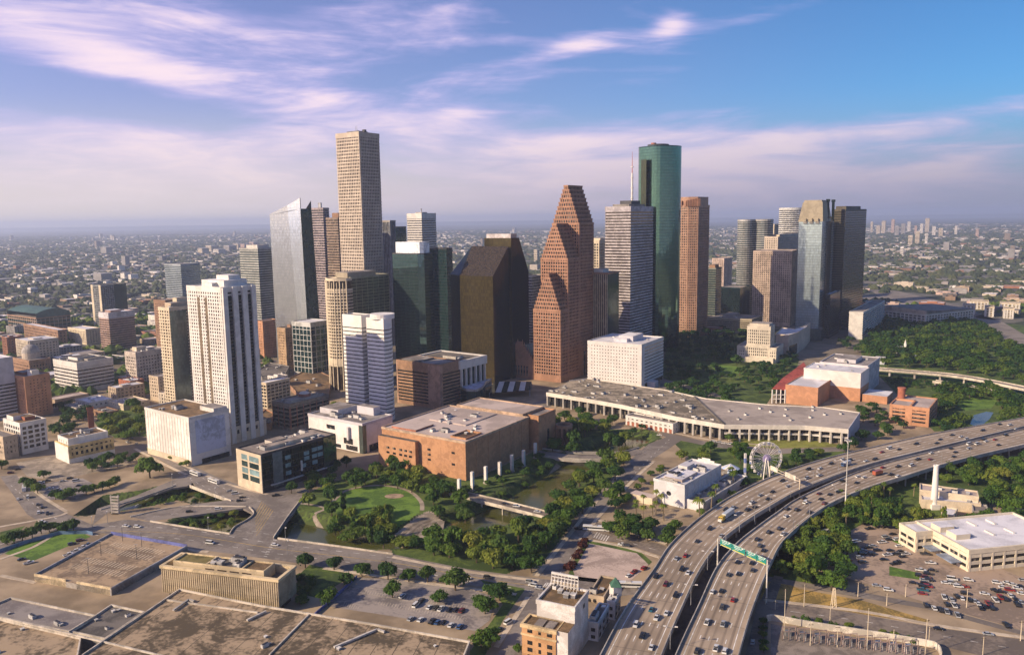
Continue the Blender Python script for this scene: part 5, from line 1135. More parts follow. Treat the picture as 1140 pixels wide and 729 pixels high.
def on_way(w_, px, py, z=ZD + .6):
    p = G(px, py, z); A, B_, MID, V = WAYS[w_]
    i = min(range(1, len(MID) - 1), key=lambda k: (MID[k][0] - p[0]) ** 2 + (MID[k][1] - p[1]) ** 2)
    return p, math.atan2(MID[i + 1][1] - MID[i - 1][1], MID[i + 1][0] - MID[i - 1][0]), V[i]
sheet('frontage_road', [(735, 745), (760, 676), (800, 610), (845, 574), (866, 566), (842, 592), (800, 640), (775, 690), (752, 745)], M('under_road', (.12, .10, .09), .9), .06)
sheet('frontage_road', [(826, 745), (842, 676), (862, 640), (872, 642), (856, 690), (850, 745)], ASPH, .065)
# ramp viaduct on the right, and the far viaduct
def viaduct(px, wdt, z, label, n=50):
    c = smooth(PX(px, z), n); root = empty('viaduct', (*c[n // 2], 0), label, 'viaduct'); L_, R_ = [], []
    for i in range(n):
        a, b = c[max(0, i - 1)], c[min(n - 1, i + 1)]; l = math.hypot(b[0] - a[0], b[1] - a[1]); nx, ny = -(b[1] - a[1]) / l, (b[0] - a[0]) / l
        L_.append((c[i][0] + nx * wdt / 2, c[i][1] + ny * wdt / 2)); R_.append((c[i][0] - nx * wdt / 2, c[i][1] - ny * wdt / 2))
    g = MB()
    for i in range(n - 1): g.face([(*R_[i], z), (*R_[i + 1], z), (*L_[i + 1], z), (*L_[i], z)], ASPHL); g.face([(*L_[i], z - 1.5), (*L_[i + 1], z - 1.5), (*R_[i + 1], z - 1.5), (*R_[i], z - 1.5)], CONC)
    g.build('deck', root)
    for pts in (R_, list(reversed(L_))): g = MB(); strip_wall(g, pts, z - 1.6, z + 1.0, .5, KERB); g.build('barrier', root)
    k = max(1, int(28 / (math.dist(c[0], c[-1]) / n)))
    for i in range(1, n, k): g = MB(); g.box(c[i], (2, wdt * .6, z - 1.5), CONC, math.atan2(c[min(i + 1, n - 1)][1] - c[i - 1][1], c[min(i + 1, n - 1)][0] - c[i - 1][0]), 0.0); g.build('pier', root)
viaduct([(960, 409), (1010, 413), (1060, 417.5), (1100, 424), (1150, 434)], 13, 8, 'curved pale ramp viaduct sweeping past the wooded park')
viaduct([(1040, 424), (1080, 430), (1115, 438), (1150, 446)], 9, 5, 'lower short ramp viaduct beside the green lawn')
sheet('freeway', [(1085, 352), (1110, 372), (1140, 392), (1200, 425), (1200, 400), (1140, 372), (1112, 356), (1095, 350)], ASPHL, .06)
sheet('freeway', [(966, 322), (1000, 324), (1060, 338), (1100, 352), (1110, 356), (1085, 354), (1030, 342), (980, 330)], ASPHL, .06)
# painted lines, kerbs and pavements of the streets
def dashes(px, z=.075, wd=.28, dash=4.0, gap=7.0, name='lane_marking', m=None):
    c = smooth(PX(px, z), 60); g = MB(); acc = 0.0
    for i in range(59):
        s_ = math.dist(c[i], c[i + 1]); n_ = max(1, int(s_ / 1.0))
        for k in range(n_):
            t0, t1 = k / n_, (k + 1) / n_; 
            if gap == 0 or (acc + s_ * t0) % (dash + gap) < dash:
                a = tuple(c[i][j] * (1 - t0) + c[i + 1][j] * t0 for j in (0, 1)); b = tuple(c[i][j] * (1 - t1) + c[i + 1][j] * t1 for j in (0, 1)); l = math.dist(a, b) or 1; nx, ny = -(b[1] - a[1]) / l * wd / 2, (b[0] - a[0]) / l * wd / 2
                g.face([(a[0] - nx, a[1] - ny, z), (b[0] - nx, b[1] - ny, z), (b[0] + nx, b[1] + ny, z), (a[0] + nx, a[1] + ny, z)], m or LINE)
        acc += s_
    tag(g.build(name), kind='structure')
YL = M('road_yellow', (.50, .34, .08), .85)
for off in (-5.5, 0, 5.5): dashes([(103, 590 + off * .9), (200, 594 + off), (305, 610 + off), (437, 626 + off), (520, 641 + off), (610, 654 + off)], gap=0 if off == 0 else 7, m=YL if off == 0 else None, wd=.35)
for k in range(7): dashes([(292 + 2.0 * k, 558 + 4.2 * k * .4), (284 + .2 * k, 572 + 4.0 * k)], gap=0, wd=.3, m=YL)
for px in ([(300, 594), (264, 592)], [(262, 590), (298, 592)], [(600, 660), (600, 729)], [(588, 690), (574, 729)], [(622, 640), (650, 600), (700, 534), (745, 489)], [(60, 583), (0, 606)], [(12, 540), (50, 570), (80, 584)], [(150, 563), (196, 538)], [(170, 575), (255, 563)], [(880, 680), (960, 691), (1047, 707), (1120, 720)], [(205, 522), (262, 549), (290, 558)], [(198, 526), (250, 553)], [(636, 586), (735, 613)]): dashes(px, wd=.3)
for k in range(8): dashes([(308 - 1.5 * k, 601 + 2.6 * k), (304 - 1.5 * k, 600.5 + 2.6 * k)], gap=0, wd=.55, name='crossing_stripe')
for k in range(8): dashes([(626 - 2.6 * k, 646 + .4 * k), (623 - 2.6 * k, 650 + .4 * k)], gap=0, wd=.5, name='crossing_stripe')
for k in range(6): dashes([(665 + 2.6 * k, 592 + .9 * k), (661 + 2.6 * k, 598 + .9 * k)], gap=0, wd=.5, name='crossing_stripe')
SW_ = M('sidewalk', (.50, .42, .32), .9, col2=(.38, .31, .23), scale=.12)
def walk(px, wd=2.6): ribbon('sidewalk', px, wd, SW_, .14, .14, n=40)
for px in ([(437, 619.5), (520, 635.5), (600, 646)], [(360, 632), (430, 642), (500, 652), (575, 661)], [(130, 595.5), (205, 610.5), (232, 614)], [(597, 641), (632, 597), (657, 566), (690, 527)], [(650, 598), (668, 573), (702, 537), (728, 513)], [(605, 700), (606, 675), (640, 652)], [(552, 720), (588, 664)], [(640, 598), (690, 607), (735, 620)], [(666, 578), (700, 591), (742, 605)], [(150, 499), (186, 518), (208, 528)], [(192, 512), (235, 531), (262, 541), (298, 550)], [(850, 667), (960, 680), (1040, 695), (1140, 709)], [(0, 586), (60, 575), (75, 570)], [(22, 530), (44, 550), (74, 569)], [(0, 622), (38, 608), (62, 593)], [(735, 478), (790, 489), (860, 496)], [(40, 648), (0, 640)]): walk(px)
for px in ([(397, 652), (470, 663), (530, 672)], [(392, 658), (440, 666), (520, 680)]): dashes(px, gap=0, wd=.25, m=M('faded_paint', (.60, .52, .40), .9))
for r_, (xa, ya, xb, yb, n_) in enumerate(((408, 656, 432, 662, 10), (420, 668, 520, 687, 34), (440, 660, 520, 674, 28), (384, 670, 400, 674, 8))):
    for k in range(n_): t = k / max(1, n_ - 1); x, y = xa + (xb - xa) * t, ya + (yb - ya) * t; dashes([(x, y), (x - 2.2, y + 4.0)], gap=0, wd=.16, name='bay_marking', m=M('faded_paint', (.60, .52, .40), .9))
# ------------------------------------------------------------------ long exhibition building with roof garden
def roofed(name, label, cat, px, h, wallm, roofm, short, zr=None, crown=1.0, parm=None, nun=0, seed=1, unit_big=1.0, base=0.0):
    """flat-roofed building whose roof outline is traced at its own height"""
    q = PX(px, h)
    if sum((q[i][0] * q[(i + 1) % len(q)][1] - q[(i + 1) % len(q)][0] * q[i][1]) for i in range(len(q))) < 0: q = list(reversed(q))
    root = empty(name, (*ctr(q), 0), label, cat); FOOT.append((q, h)); ANCH.append((*ctr(q), h, short))
    m_ = MB(); m_.prism(q, base, h - .05, wallm); m_.build('wall', root); m_ = MB(); m_.face([(*p, h) for p in q], roofm); m_.build('roof', root)
    if crown: m_ = MB(); m_.ring(offset(q, .15), offset(q, -.5), h - crown, h + .9, parm or wallm); m_.build('parapet', root)
    r_ = random.Random(seed); k = 0; xs = [p[0] for p in q]; ys = [p[1] for p in q]; inn = offset(q, -2.5); tries = 0
    while k < nun and tries < 4000:
        tries += 1; p = (r_.uniform(min(xs), max(xs)), r_.uniform(min(ys), max(ys)))
        if not inside(p, inn): continue
        o = bpy.data.objects.new('rooftop_unit', unit_mesh(r_.choice((0, 0, 1, 1, 2)))); C.objects.link(o); o.parent = root; o.location = Vector((p[0], p[1], h)) - Vector(root.location)
        o.rotation_euler = (0, 0, R(56) + r_.choice((0, math.pi / 2))); s_ = r_.uniform(.8, 1.3) * unit_big; o.scale = (s_, s_, s_); k += 1
    return root, q
def expo():
    h = 13.5
    front = [(608, 437.5), (650, 444), (690, 451), (752, 464.5), (806, 473.5), (850, 474), (896, 474.5), (944.6, 478.6)]
    back = [(957.6, 459.6), (916, 453.7), (856, 451), (786, 444), (742, 434.7), (654, 421.5), (634, 424)]
    q = PX(front + back, h)
    root = empty('exhibition_hall', (*ctr(q), 0), 'very long low building with white fascia, columns and a cluttered roof', 'hall'); FOOT.append((q, h)); ANCH.append((*ctr(q), h, 'long exhibition hall'))
    F_ = PX(front, h); FW_ = M('fascia_white', (.62, .57, .50), .8, var=.08)
    inner = [(p[0] + 3.0 * .5, p[1] + 5.0) for p in F_]
    body = inner + PX(back, h)
    m_ = MB(); m_.prism(body, 0, h - .1, GDARK); m_.build('glazed_wall', root)
    m_ = MB(); c0 = F_[0]; i0 = 4
    left = F_[:5] + [PX([(772, 442)], h)[0], PX([(742, 434.7)], h)[0], PX([(654, 421.5)], h)[0], PX([(634, 424)], h)[0]]
    right = F_[4:] + PX(back[:4], h) + [PX([(772, 442)], h)[0]]
    m_.face([(*p, h) for p in left], M('roof_rubbly', (.33, .275, .21), .95, col2=(.14, .12, .09), scale=.10, fine=.5)); m_.build('roof_garden', root)
    m_ = MB(); m_.face([(*p, h + .02) for p in right], M('roof_tan', (.36, .31, .27), .9, col2=(.27, .23, .20), scale=.05)); m_.build('roof', root)
    m_ = MB(); strip_wall(m_, F_, h - 3.2, h + .8, 1.0, FW_); m_.build('fascia', root)
    m_ = MB(); strip_wall(m_, PX(back, h), 0, h + .8, .6, FW_); m_.build('back_wall', root); m_ = MB(); strip_wall(m_, [F_[-1], PX(back, h)[0]], 0, h + .8, .6, LILAC); m_.build('end_wall', root)
    m_ = MB(); strip_wall(m_, [(p[0] + 1.2, p[1] + 2.0) for p in F_[4:]], 5.0, 6.4, 2.5, CONCL); m_.build('balcony', root)
    d = smooth(F_, 400); acc = 0; last = -50
    for i in range(1, 400):
        acc += math.dist(d[i], d[i - 1])
        if acc - last > (8.5 if i > 190 else 10):
            last = acc; m_ = MB(); m_.box((d[i][0] + .5, d[i][1] + .8), (1.3, 1.6, h - 3.3), FW_, 0, 0.0); m_.build('column', root)
    m_ = MB(); m_.prism([(p[0], p[1]) for p in PX([(772, 442), (806, 473.5), (808, 473.4), (774.5, 442)], h)], h, h + 1.0, ROOFD, ROOFD); m_.build('roof_divider', root)
    r_ = random.Random(4)
    def put(poly, n, big):
        xs = [p[0] for p in poly]; ys = [p[1] for p in poly]; k = 0; inn = offset(poly, -1) if len(poly) < 5 else poly
        while k < n:
            p = (r_.uniform(min(xs), max(xs)), r_.uniform(min(ys), max(ys)))
            if not inside(p, inn): continue
            o = bpy.data.objects.new('rooftop_unit', unit_mesh(r_.choice((0, 1, 2, 0, 2)))); C.objects.link(o); o.parent = root; o.location = Vector((p[0], p[1], h + .02)) - Vector(root.location); o.rotation_euler = (0, 0, R(56) + r_.choice((0, 1.57)) + r_.uniform(-.1, .1)); s_ = r_.uniform(.7, 1.5) * big; o.scale = (s_, s_, s_ * .8); k += 1
    put(left, 48, .9)
    for p in ((812, 458), (830, 462), (846, 455), (858, 459), (874, 463), (875, 456), (905, 457), (918, 462), (936, 461), (902, 465), (905, 453.5), (822, 467), (880, 468)):
        w_ = PX([p], h)[0]; o = bpy.data.objects.new('rooftop_unit', unit_mesh(0)); C.objects.link(o); o.parent = root; o.location = Vector((*w_, h + .02)) - Vector(root.location); o.rotation_euler = (0, 0, R(56))
expo()
pl, h = fp((749, 482.5), (748, 472.5), 697, 757, ang=42); tw = bld('restaurant', 'low white and brick arcade building in front of the long exhibition hall', 'restaurant', pl, h, S(GDARK, WHITE2, 4, 1.8, .3, WHITE2, 5, 2.6, .35, 0, 1.5, ROOFG), 'white and brick arcade')
for k in range(10): L3 = elen(pl, 3); panel(tw, pl, 3, L3 * k / 10 + 1.6, L3 * k / 10 + 4.2, 0, 3.6, .5, BRICKR, 'brick_pier')
# performing-arts centre
def arts():
    a, l = axes(36)
    BO = M('arts_brick', (.47, .24, .135), .85, var=.1)
    pl, h = fp((910, 453), (909.5, 432.5), 874.5, 940, ang=36)
    P = pl[0]; f = lambda i, j: (P[0] + a[0] * i + l[0] * j, P[1] + a[1] * i + l[1] * j)
    wl = elen(pl, 3); wr = elen(pl, 0)
    root = empty('performing_arts_centre', (*f(40, wl / 2), 0), 'orange brick and white theatre complex with a red sloping roof', 'theatre'); ANCH.append((*f(40, wl / 2), h, 'orange and white arts centre')); FOOT.append((rect(P, wl + 10, 95, 36), 30))
    def blk(i0, i1, j0, j1, z0, z1, mw, mr, nm):
        q = [f(i0, j0), f(i1, j0), f(i1, j1), f(i0, j1)]; m_ = MB(); m_.prism(q, z0, z1, mw, mr); m_.ring(offset(q, .12), offset(q, -.5), z1 - .6, z1 + .8, mw); return m_.build(nm, root)
    blk(0, wr * .55, 0, wl, 0, h, BO, ROOFW, 'brick_hall'); blk(wr * .55, wr + 8, 2, wl - 2, 0, h - 3, BO, ROOFP, 'brick_hall'); blk(wr * .7, wr + 4, -12, 2, 0, h - 8, BO, ROOFP, 'brick_wing')
    # fly tower
    p2, h2 = fp((957, 447), (956, 416), 895, 967.8, ang=36); P2 = p2[0]; w2l = elen(p2, 3); w2r = elen(p2, 0)
    WM = M('arts_white', (.64, .59, .555), .75, var=.06)
    m_ = MB(); m_.prism(p2, 14, h2, WM, ROOFW); m_.ring(offset(p2, .15), offset(p2, -.5), h2 - .8, h2 + .7, WM); m_.build('fly_tower', root); m_ = MB(); m_.prism(offset(p2, .2), 0, 14, BO, BO); m_.build('fly_tower_base', root)
    p3 = rect((p2[1][0] + a[0] * 1 + l[0] * 2, p2[1][1] + a[1] * 1 + l[1] * 2), w2l - 8, w2r * 1.6, 36); m_ = MB(); m_.prism(p3, 0, h2 + 1, M('arts_lilac', (.55, .53, .55), .75), ROOFG); m_.ring(offset(p3, .12), offset(p3, -.5), h2, h2 + 2, LILAC); m_.build('rear_hall', root)
    m_ = MB(); q = sub(p3, .2, .7, .3, .7); m_.prism(q, h2, h2 + 5, LILAC, ROOFG); m_.build('penthouse', root)
    units(root, p2, h2, 3, 4); units(root, p3, h2 + 1, 5, 9)
    q = rect((p2[0][0] + a[0] * 2 - l[0] * 26, p2[0][1] + a[1] * 2 - l[1] * 26), 24, 30, 36); m_ = MB(); m_.prism(q, 0, 8, BO, ROOFW); m_.build('side_hall', root)
    # glass lobby with red curved roof and white columns
    q0, q1 = PX([(863, 432), (895, 405)], 16); RD = M('red_roof', (.44, .095, .06), .6)
    A = [PX([(860, 431)], 17)[0], PX([(872, 419)], 19)[0], PX([(886, 409)], 21)[0], PX([(895, 403)], 22)[0]]; B_ = [PX([(879, 433)], 15)[0], PX([(893, 424)], 16)[0], PX([(897, 417)], 17)[0], PX([(899, 411)], 18)[0]]
    Az = [16, 18, 20, 22]; Bz = [14, 15, 16, 18]; m_ = MB()
    for k in range(3):
        m_.face([(*A[k], Az[k]), (*B_[k], Bz[k]), (*B_[k + 1], Bz[k + 1]), (*A[k + 1], Az[k + 1])], RD); m_.face([(*A[k + 1], Az[k + 1] - .8), (*B_[k + 1], Bz[k + 1] - .8), (*B_[k], Bz[k] - .8), (*A[k], Az[k] - .8)], RD)
    m_.face([(*A[0], Az[0] - .8), (*B_[0], Bz[0] - .8), (*B_[0], Bz[0]), (*A[0], Az[0])], RD); m_.build('red_roof', root)
    m_ = MB(); q = [A[0], B_[0], B_[2], A[2]]; qc = scaled(q, .86); m_.prism(qc, 0, 13.5, GDARK); m_.build('glass_lobby', root)
    for k in range(5):
        t = k / 4; p = (A[0][0] * (1 - t) + B_[0][0] * t, A[0][1] * (1 - t) + B_[0][1] * t); m_ = MB(); m_.tube((*p, 0), (*p, 14.5), .7, .7, WHITE, 8); m_.build('white_column', root)
    for z in (4.5, 9): m_ = MB(); m_.bar((*A[0], z), (*B_[0], z), .7, .7, WHITE); m_.build('white_beam', root)
arts()
# orange brick car park with round tower
def garage():
    pl, h = fp((1033.2, 475.5), (1034, 455.5), 991, 1045.8, ang=36, wr=48)
    BO = M('arts_brick', (.47, .24, .135))
    root = bld('parking_garage', 'orange brick multi-storey car park with dark slots and a round red stair tower', 'car park', pl, h, S(GDARK, BO, 3.6, 1.9, .4, base=1, crown=2.4, roof=ROOFP), 'orange brick car park')
    L3 = elen(pl, 3); panel(root, pl, 3, L3 * .40, L3 * .58, 0, h + .5, .6, BO, 'brick_bay'); panel(root, pl, 3, 0, L3 * .07, 0, h + .5, .6, BO, 'brick_bay'); panel(root, pl, 3, L3 * .93, L3 + .4, 0, h + .5, .6, BO, 'brick_bay'); L0 = elen(pl, 0); panel(root, pl, 0, 0, L0 * .08, 0, h + .5, .6, BO, 'brick_bay'); panel(root, pl, 0, L0 * .9, L0, 0, h + .5, .6, BO, 'brick_bay')
    q = sub(pl, .75, .75, .9, .9)[0]; m_ = MB(); m_.tube((*q, 0), (*q, h + 9), 3.4, 3.4, BRICKR, 16); m_.tube((*q, h + 9), (*q, h + 10.5), 3.8, 3.8, BRICKR, 16); m_.build('stair_tower', root)
    m_ = MB(); q4 = sub(pl, .02, .55, .45, .5); m_.prism(q4, h, h + 1.6, BO, BO); m_.build('ramp_wall', root); q4 = sub(pl, .5, .55, .45, .98); m_ = MB(); m_.prism(q4, h, h + 1.6, BO, BO); m_.build('ramp_wall', root)
garage()
# arena / convention shed on the right
pl, h = fp((1030, 364), (1030, 350), 985, 1084, ang=62); ar = bld('arena', 'wide low arena with a broad brown sloping roof and white slotted front', 'arena', pl, h, S(GDARK, WHITE2, 4.2, 1.6, .4, WHITE2, 8, 2, .45, 2, 3, M('arena_roof', (.22, .195, .18), .8)), 'wide low arena')
m_ = MB(); a_, b_, c_, d_ = offset(pl, 2); RM = M('arena_roof', (.34, .30, .275), .8); q = ((a_, h + 6.5), (b_, h + 1.5), (c_, h + 3.0), (d_, h + 9.0))
m_.face([(*p, z) for p, z in q], RM)
for i in range(4): (p, z), (r_, y) = q[i], q[(i + 1) % 4]; m_.face([(*p, h + .9), (*r_, h + .9), (*r_, y), (*p, z)], M('arena_gable', (.46, .38, .32)) if i == 3 else M('arena_edge', (.20, .17, .15)))
m_.build('sloping_roof', ar)
# white restaurant and aquarium by the motorway
def aquarium():
    pl, h = fp((761.5, 566), (760.5, 541), 728, 802.5, ang=40)
    AQ = M('pale_blue_render', (.56, .56, .57), .8, var=.08)
    root = bld('aquarium_restaurant', 'pale grey warehouse-like building with scrolled white parapets beside the motorway', 'restaurant', pl, h, S(AQ, AQ, 40, 0, .3, AQ, 5, .6, .3, 0, 1.0, ROOFW, edges=(0,)), 'scroll-parapet white building', [((.1, .5, .2, .8), 2.0, ROOFP), ((.55, .75, .6, .9), 3, WHITE2)], 14, seed=8)
    for v, m__ in ((0.0, WHITE), (1.0, WHITE)):
        for e_, dz in ((3, 0),):
            for k, (u0, u1, hh) in enumerate(((.0, .22, 1.2), (.22, .36, 2.4), (.36, .64, 3.6), (.64, .78, 2.4), (.78, 1.0, 1.2))):
                frac_panel(root, pl, 3, u0, u1, h - .5, h + hh, .3, WHITE, 'scrolled_parapet')
    for k, (u0, u1, hh) in enumerate(((.0, .22, 1.2), (.22, .36, 2.4), (.36, .64, 3.6), (.64, .78, 2.4), (.78, 1.0, 1.2))): frac_panel(root, pl, 1, u0, u1, h - .5, h + hh, .3, WHITE, 'scrolled_parapet')
    L3 = elen(pl, 3); p, _ = edge_pts(pl, 3, L3 * .5, .5); d_ = axes(40)[0]; m_ = MB(); m_.tube((p[0], p[1], h * .55), (p[0] - d_[0] * .3, p[1] - d_[1] * .3, h * .55), 1.5, 1.5, GDARK, 14); m_.build('round_window', root)
    q = rect(edge_pts(pl, 0, 2, 13)[0], 13, 70, 40); m_ = MB(); m_.prism(q, 0, 5.5, AQ, ROOFG); m_.ring(offset(q, .1), offset(q, -.5), 4.6, 6.6, AQ); m_.build('lower_wing', root); units(root, q, 5.5, 12, 6)
    q = rect(edge_pts(pl, 3, L3 * .15, 8)[0], 18, 8, 40); m_ = MB(); m_.prism(q, 0, 5, CREAM, ROOFP); m_.build('entrance_porch', root)
aquarium()
def ferris():
    hub = D(852.8, 509.5, 572); y = hub[1]; r_ = 18 / F * 590; Z = hub[2]; x0 = hub[0]
    root = empty('ferris_wheel', (x0, y, 0), 'white Ferris wheel standing among trees by the motorway', 'ferris wheel'); ANCH.append((x0, y, Z, 'Ferris wheel'))
    WH = WHITE; n = 40; tl = R(8); pt = lambda t, rr, dy: (x0 + rr * math.cos(t) * math.cos(tl) - dy * math.sin(tl), y + rr * math.cos(t) * math.sin(tl) + dy, Z + rr * math.sin(t))
    for dy in (-1.2, 1.2):
        m_ = MB()
        for k in range(n): m_.bar(pt(2 * math.pi * k / n, r_, dy), pt(2 * math.pi * (k + 1) / n, r_, dy), .34, .34, WH); m_.bar(pt(2 * math.pi * k / n, r_ * .9, dy), pt(2 * math.pi * (k + 1) / n, r_ * .9, dy), .2, .2, WH)
        m_.build('rim', root); m_ = MB()
        for k in range(20): m_.bar(pt(2 * math.pi * k / 20, .8, dy), pt(2 * math.pi * k / 20, r_, dy), .20, .20, WH)
        m_.build('spoke', root)
    m_ = MB(); m_.tube(pt(0, 0, -2.6), pt(0, 0, 2.6), 1.1, 1.1, M('hub_violet', (.50, .42, .62), .5), 14); m_.tube(pt(0, 0, -1.5), pt(0, 0, -1.3), 3.2, 3.2, M('hub_violet', (.5, .42, .62)), 18); m_.build('hub', root)
    for k in range(20):
        p = pt(2 * math.pi * (k + .5) / 20, r_, 0); m_ = MB(); m_.box((p[0], p[1]), (1.5, 1.6, 1.7), (WH, M('cabin_blue', (.20, .26, .45)), M('cabin_grey', (.4, .4, .45)))[k % 3], 0, p[2] - 1.9); m_.tube((p[0], p[1], p[2] - .2), (p[0], p[1], p[2] + .3), 1.1, .2, WH, 8); m_.build('cabin', root)
    for sx in (-5, 5):
        for dy in (-2.2, 2.2): m_ = MB(); m_.bar((x0 + sx * .12, y + dy * .9, Z), (x0 + sx * .5, y + dy * 1.4, 0), .7, .7, WH); m_.build('leg', root)
ferris()
# striped slim tower ride
q = G(829, 536); t_ = empty('drop_tower', (*q, 0), 'slim blue and white tower ride left of the Ferris wheel', 'tower ride')
for k in range(6): m_ = MB(); m_.box(q, (1.5, 1.5, 3.6), WHITE if k % 2 else M('ride_blue', (.18, .24, .48)), 0, k * 3.6); m_.build('mast_section', t_)
q = G(813, 527); t_ = empty('carousel', (*q, 0), 'carousel with a pale blue and white conical canopy beside the tower ride', 'carousel'); m_ = MB()
for k in range(12):
    t0, t1 = k * math.pi / 6, (k + 1) * math.pi / 6; m_.face([(q[0] + 7 * math.cos(t0), q[1] + 7 * math.sin(t0), 4.5), (q[0] + 7 * math.cos(t1), q[1] + 7 * math.sin(t1), 4.5), (*q, 8)], WHITE if k % 2 else M('canopy_blue', (.42, .52, .72)))
m_.build('canopy', t_); m_ = MB(); m_.tube((*q, 0), (*q, 4.5), 2.2, 2.2, M('canopy_blue', (.42, .52, .72)), 12); m_.tube((*q, .0), (*q, .5), 6.5, 6.5, CONC, 18); m_.build('drum', t_)
# cream office by the right-hand lot
def lotoffice():
    AN = 80.0; a, l = axes(AN)
    P = G(1077.5, 636); hd = math.hypot(*P); d = ray(1078.7, 613.5); h = H + d.z / math.hypot(d.x, d.y) * hd
    CR = M('cream_office', (.66, .58, .44), .8, var=.06); f = lambda i, j: (P[0] + a[0] * i + l[0] * j, P[1] + a[1] * i + l[1] * j)
    tot = 66.0; far = 56.0
    st = S(GDARK, CR, 3.9, 1.9, .4, CR, 7.0, 1.1, .5, 0, 1.6, ROOFW)
    far = solve(P, l, h, 1020.2); mid = far * .44; notch = far * .66
    poly = [f(0, 0), f(tot, 0), f(tot, far + 4), f(-1, far), f(-1, notch), f(5, notch), f(5, mid), f(0, mid)]
    poly = [f(0, 0), f(tot, 0), f(tot, far), f(0, far)]
    root = bld('office_building', 'wide cream three-storey office with dark window bands and pale flat roof by the car lot', 'office', poly, h, st, 'cream lot office')
    m_ = MB(); q = [f(-11, notch), f(0, notch), f(0, far - .5), f(-11, far - .5)]; m_.prism(q, 0, h - .2, GDARK, ROOFW); facade(m_, q, 0, h - .2, st); m_.build('front_wing', root)
    for i, j in ((3, notch + 2), (4, mid)): m_ = MB(); q = [f(i, j - 4), f(i + 9, j - 4), f(i + 9, j + 4), f(i, j + 4)]; m_.prism(q, h, h + 3, CR, ROOFW); m_.build('stair_head', root)
    for j in (notch - 2, mid * .55): m_ = MB(); q = [f(-7, j - 6), f(0, j - 6), f(0, j + 6), f(-7, j + 6)]; m_.prism(q, 3.4, 3.9, M('canopy_steel_blue', (.22, .27, .36), .5), M('canopy_steel_blue', (.22, .27, .36), .5), True); m_.build('entrance_canopy', root)
    for k in range(6):
        i, j = 16 + (k // 2) * 13, 16 + (k % 2) * 14; m_ = MB(); q = [f(i, j), f(i + 1.5, j), f(i + 1.5, j + 7), f(i, j + 7)]; m_.prism(q, h, h + .8, WHITE, WHITE); m_.build('skylight', root)
lotoffice()
# white chimney and the old flat-roofed works
q = G(1039.5, 566); hd = math.hypot(*q); d = ray(1042.4, 518); hh = H + d.z / math.hypot(d.x, d.y) * hd
t_ = empty('chimney', (*q, 0), 'tall tapering white chimney beside the old flat-roofed works', 'chimney'); ANCH.append((*q, hh, 'white chimney')); m_ = MB(); m_.tube((*q, 2), (*q, hh), 2.3, 1.5, WHITE, 16); m_.build('shaft', t_); m_ = MB(); m_.box(q, (5.5, 5.5, 3.5), WHITE); m_.build('plinth', t_); m_ = MB(); m_.ring([(q[0] + 1.75 * math.cos(k * .4488), q[1] + 1.75 * math.sin(k * .4488)) for k in range(14)], [(q[0] + 1.1 * math.cos(k * .4488), q[1] + 1.1 * math.sin(k * .4488)) for k in range(14)], hh - .8, hh + .4, WHITE); m_.build('rim', t_)
roofed('works_building', 'old cream flat-roofed works building with a long stepped roof beside the white chimney', 'works', [(1024, 539), (1088, 547.5), (1089.5, 554), (1024, 546)], 9, CREAM, ROOFP, 'old works', nun=3)
roofed('works_building', 'lower pale shed roof in front of the old works building', 'works', [(1024, 549), (1090, 556), (1092, 562), (1026, 557)], 5.5, CREAM, ROOFW, 'lower works shed', nun=2)
roofed('works_building', 'small grey flat-roofed annex at the right end of the old works', 'works', [(1082, 562), (1098, 563), (1101, 570), (1083, 570)], 4.5, CONC, ROOFG, 'works annex')
roofed('works_building', 'little pale shed among trees below the white chimney', 'works', [(1048, 564), (1066, 567), (1062, 575), (1049, 573)], 4, CREAM, ROOFW, 'little pale shed')
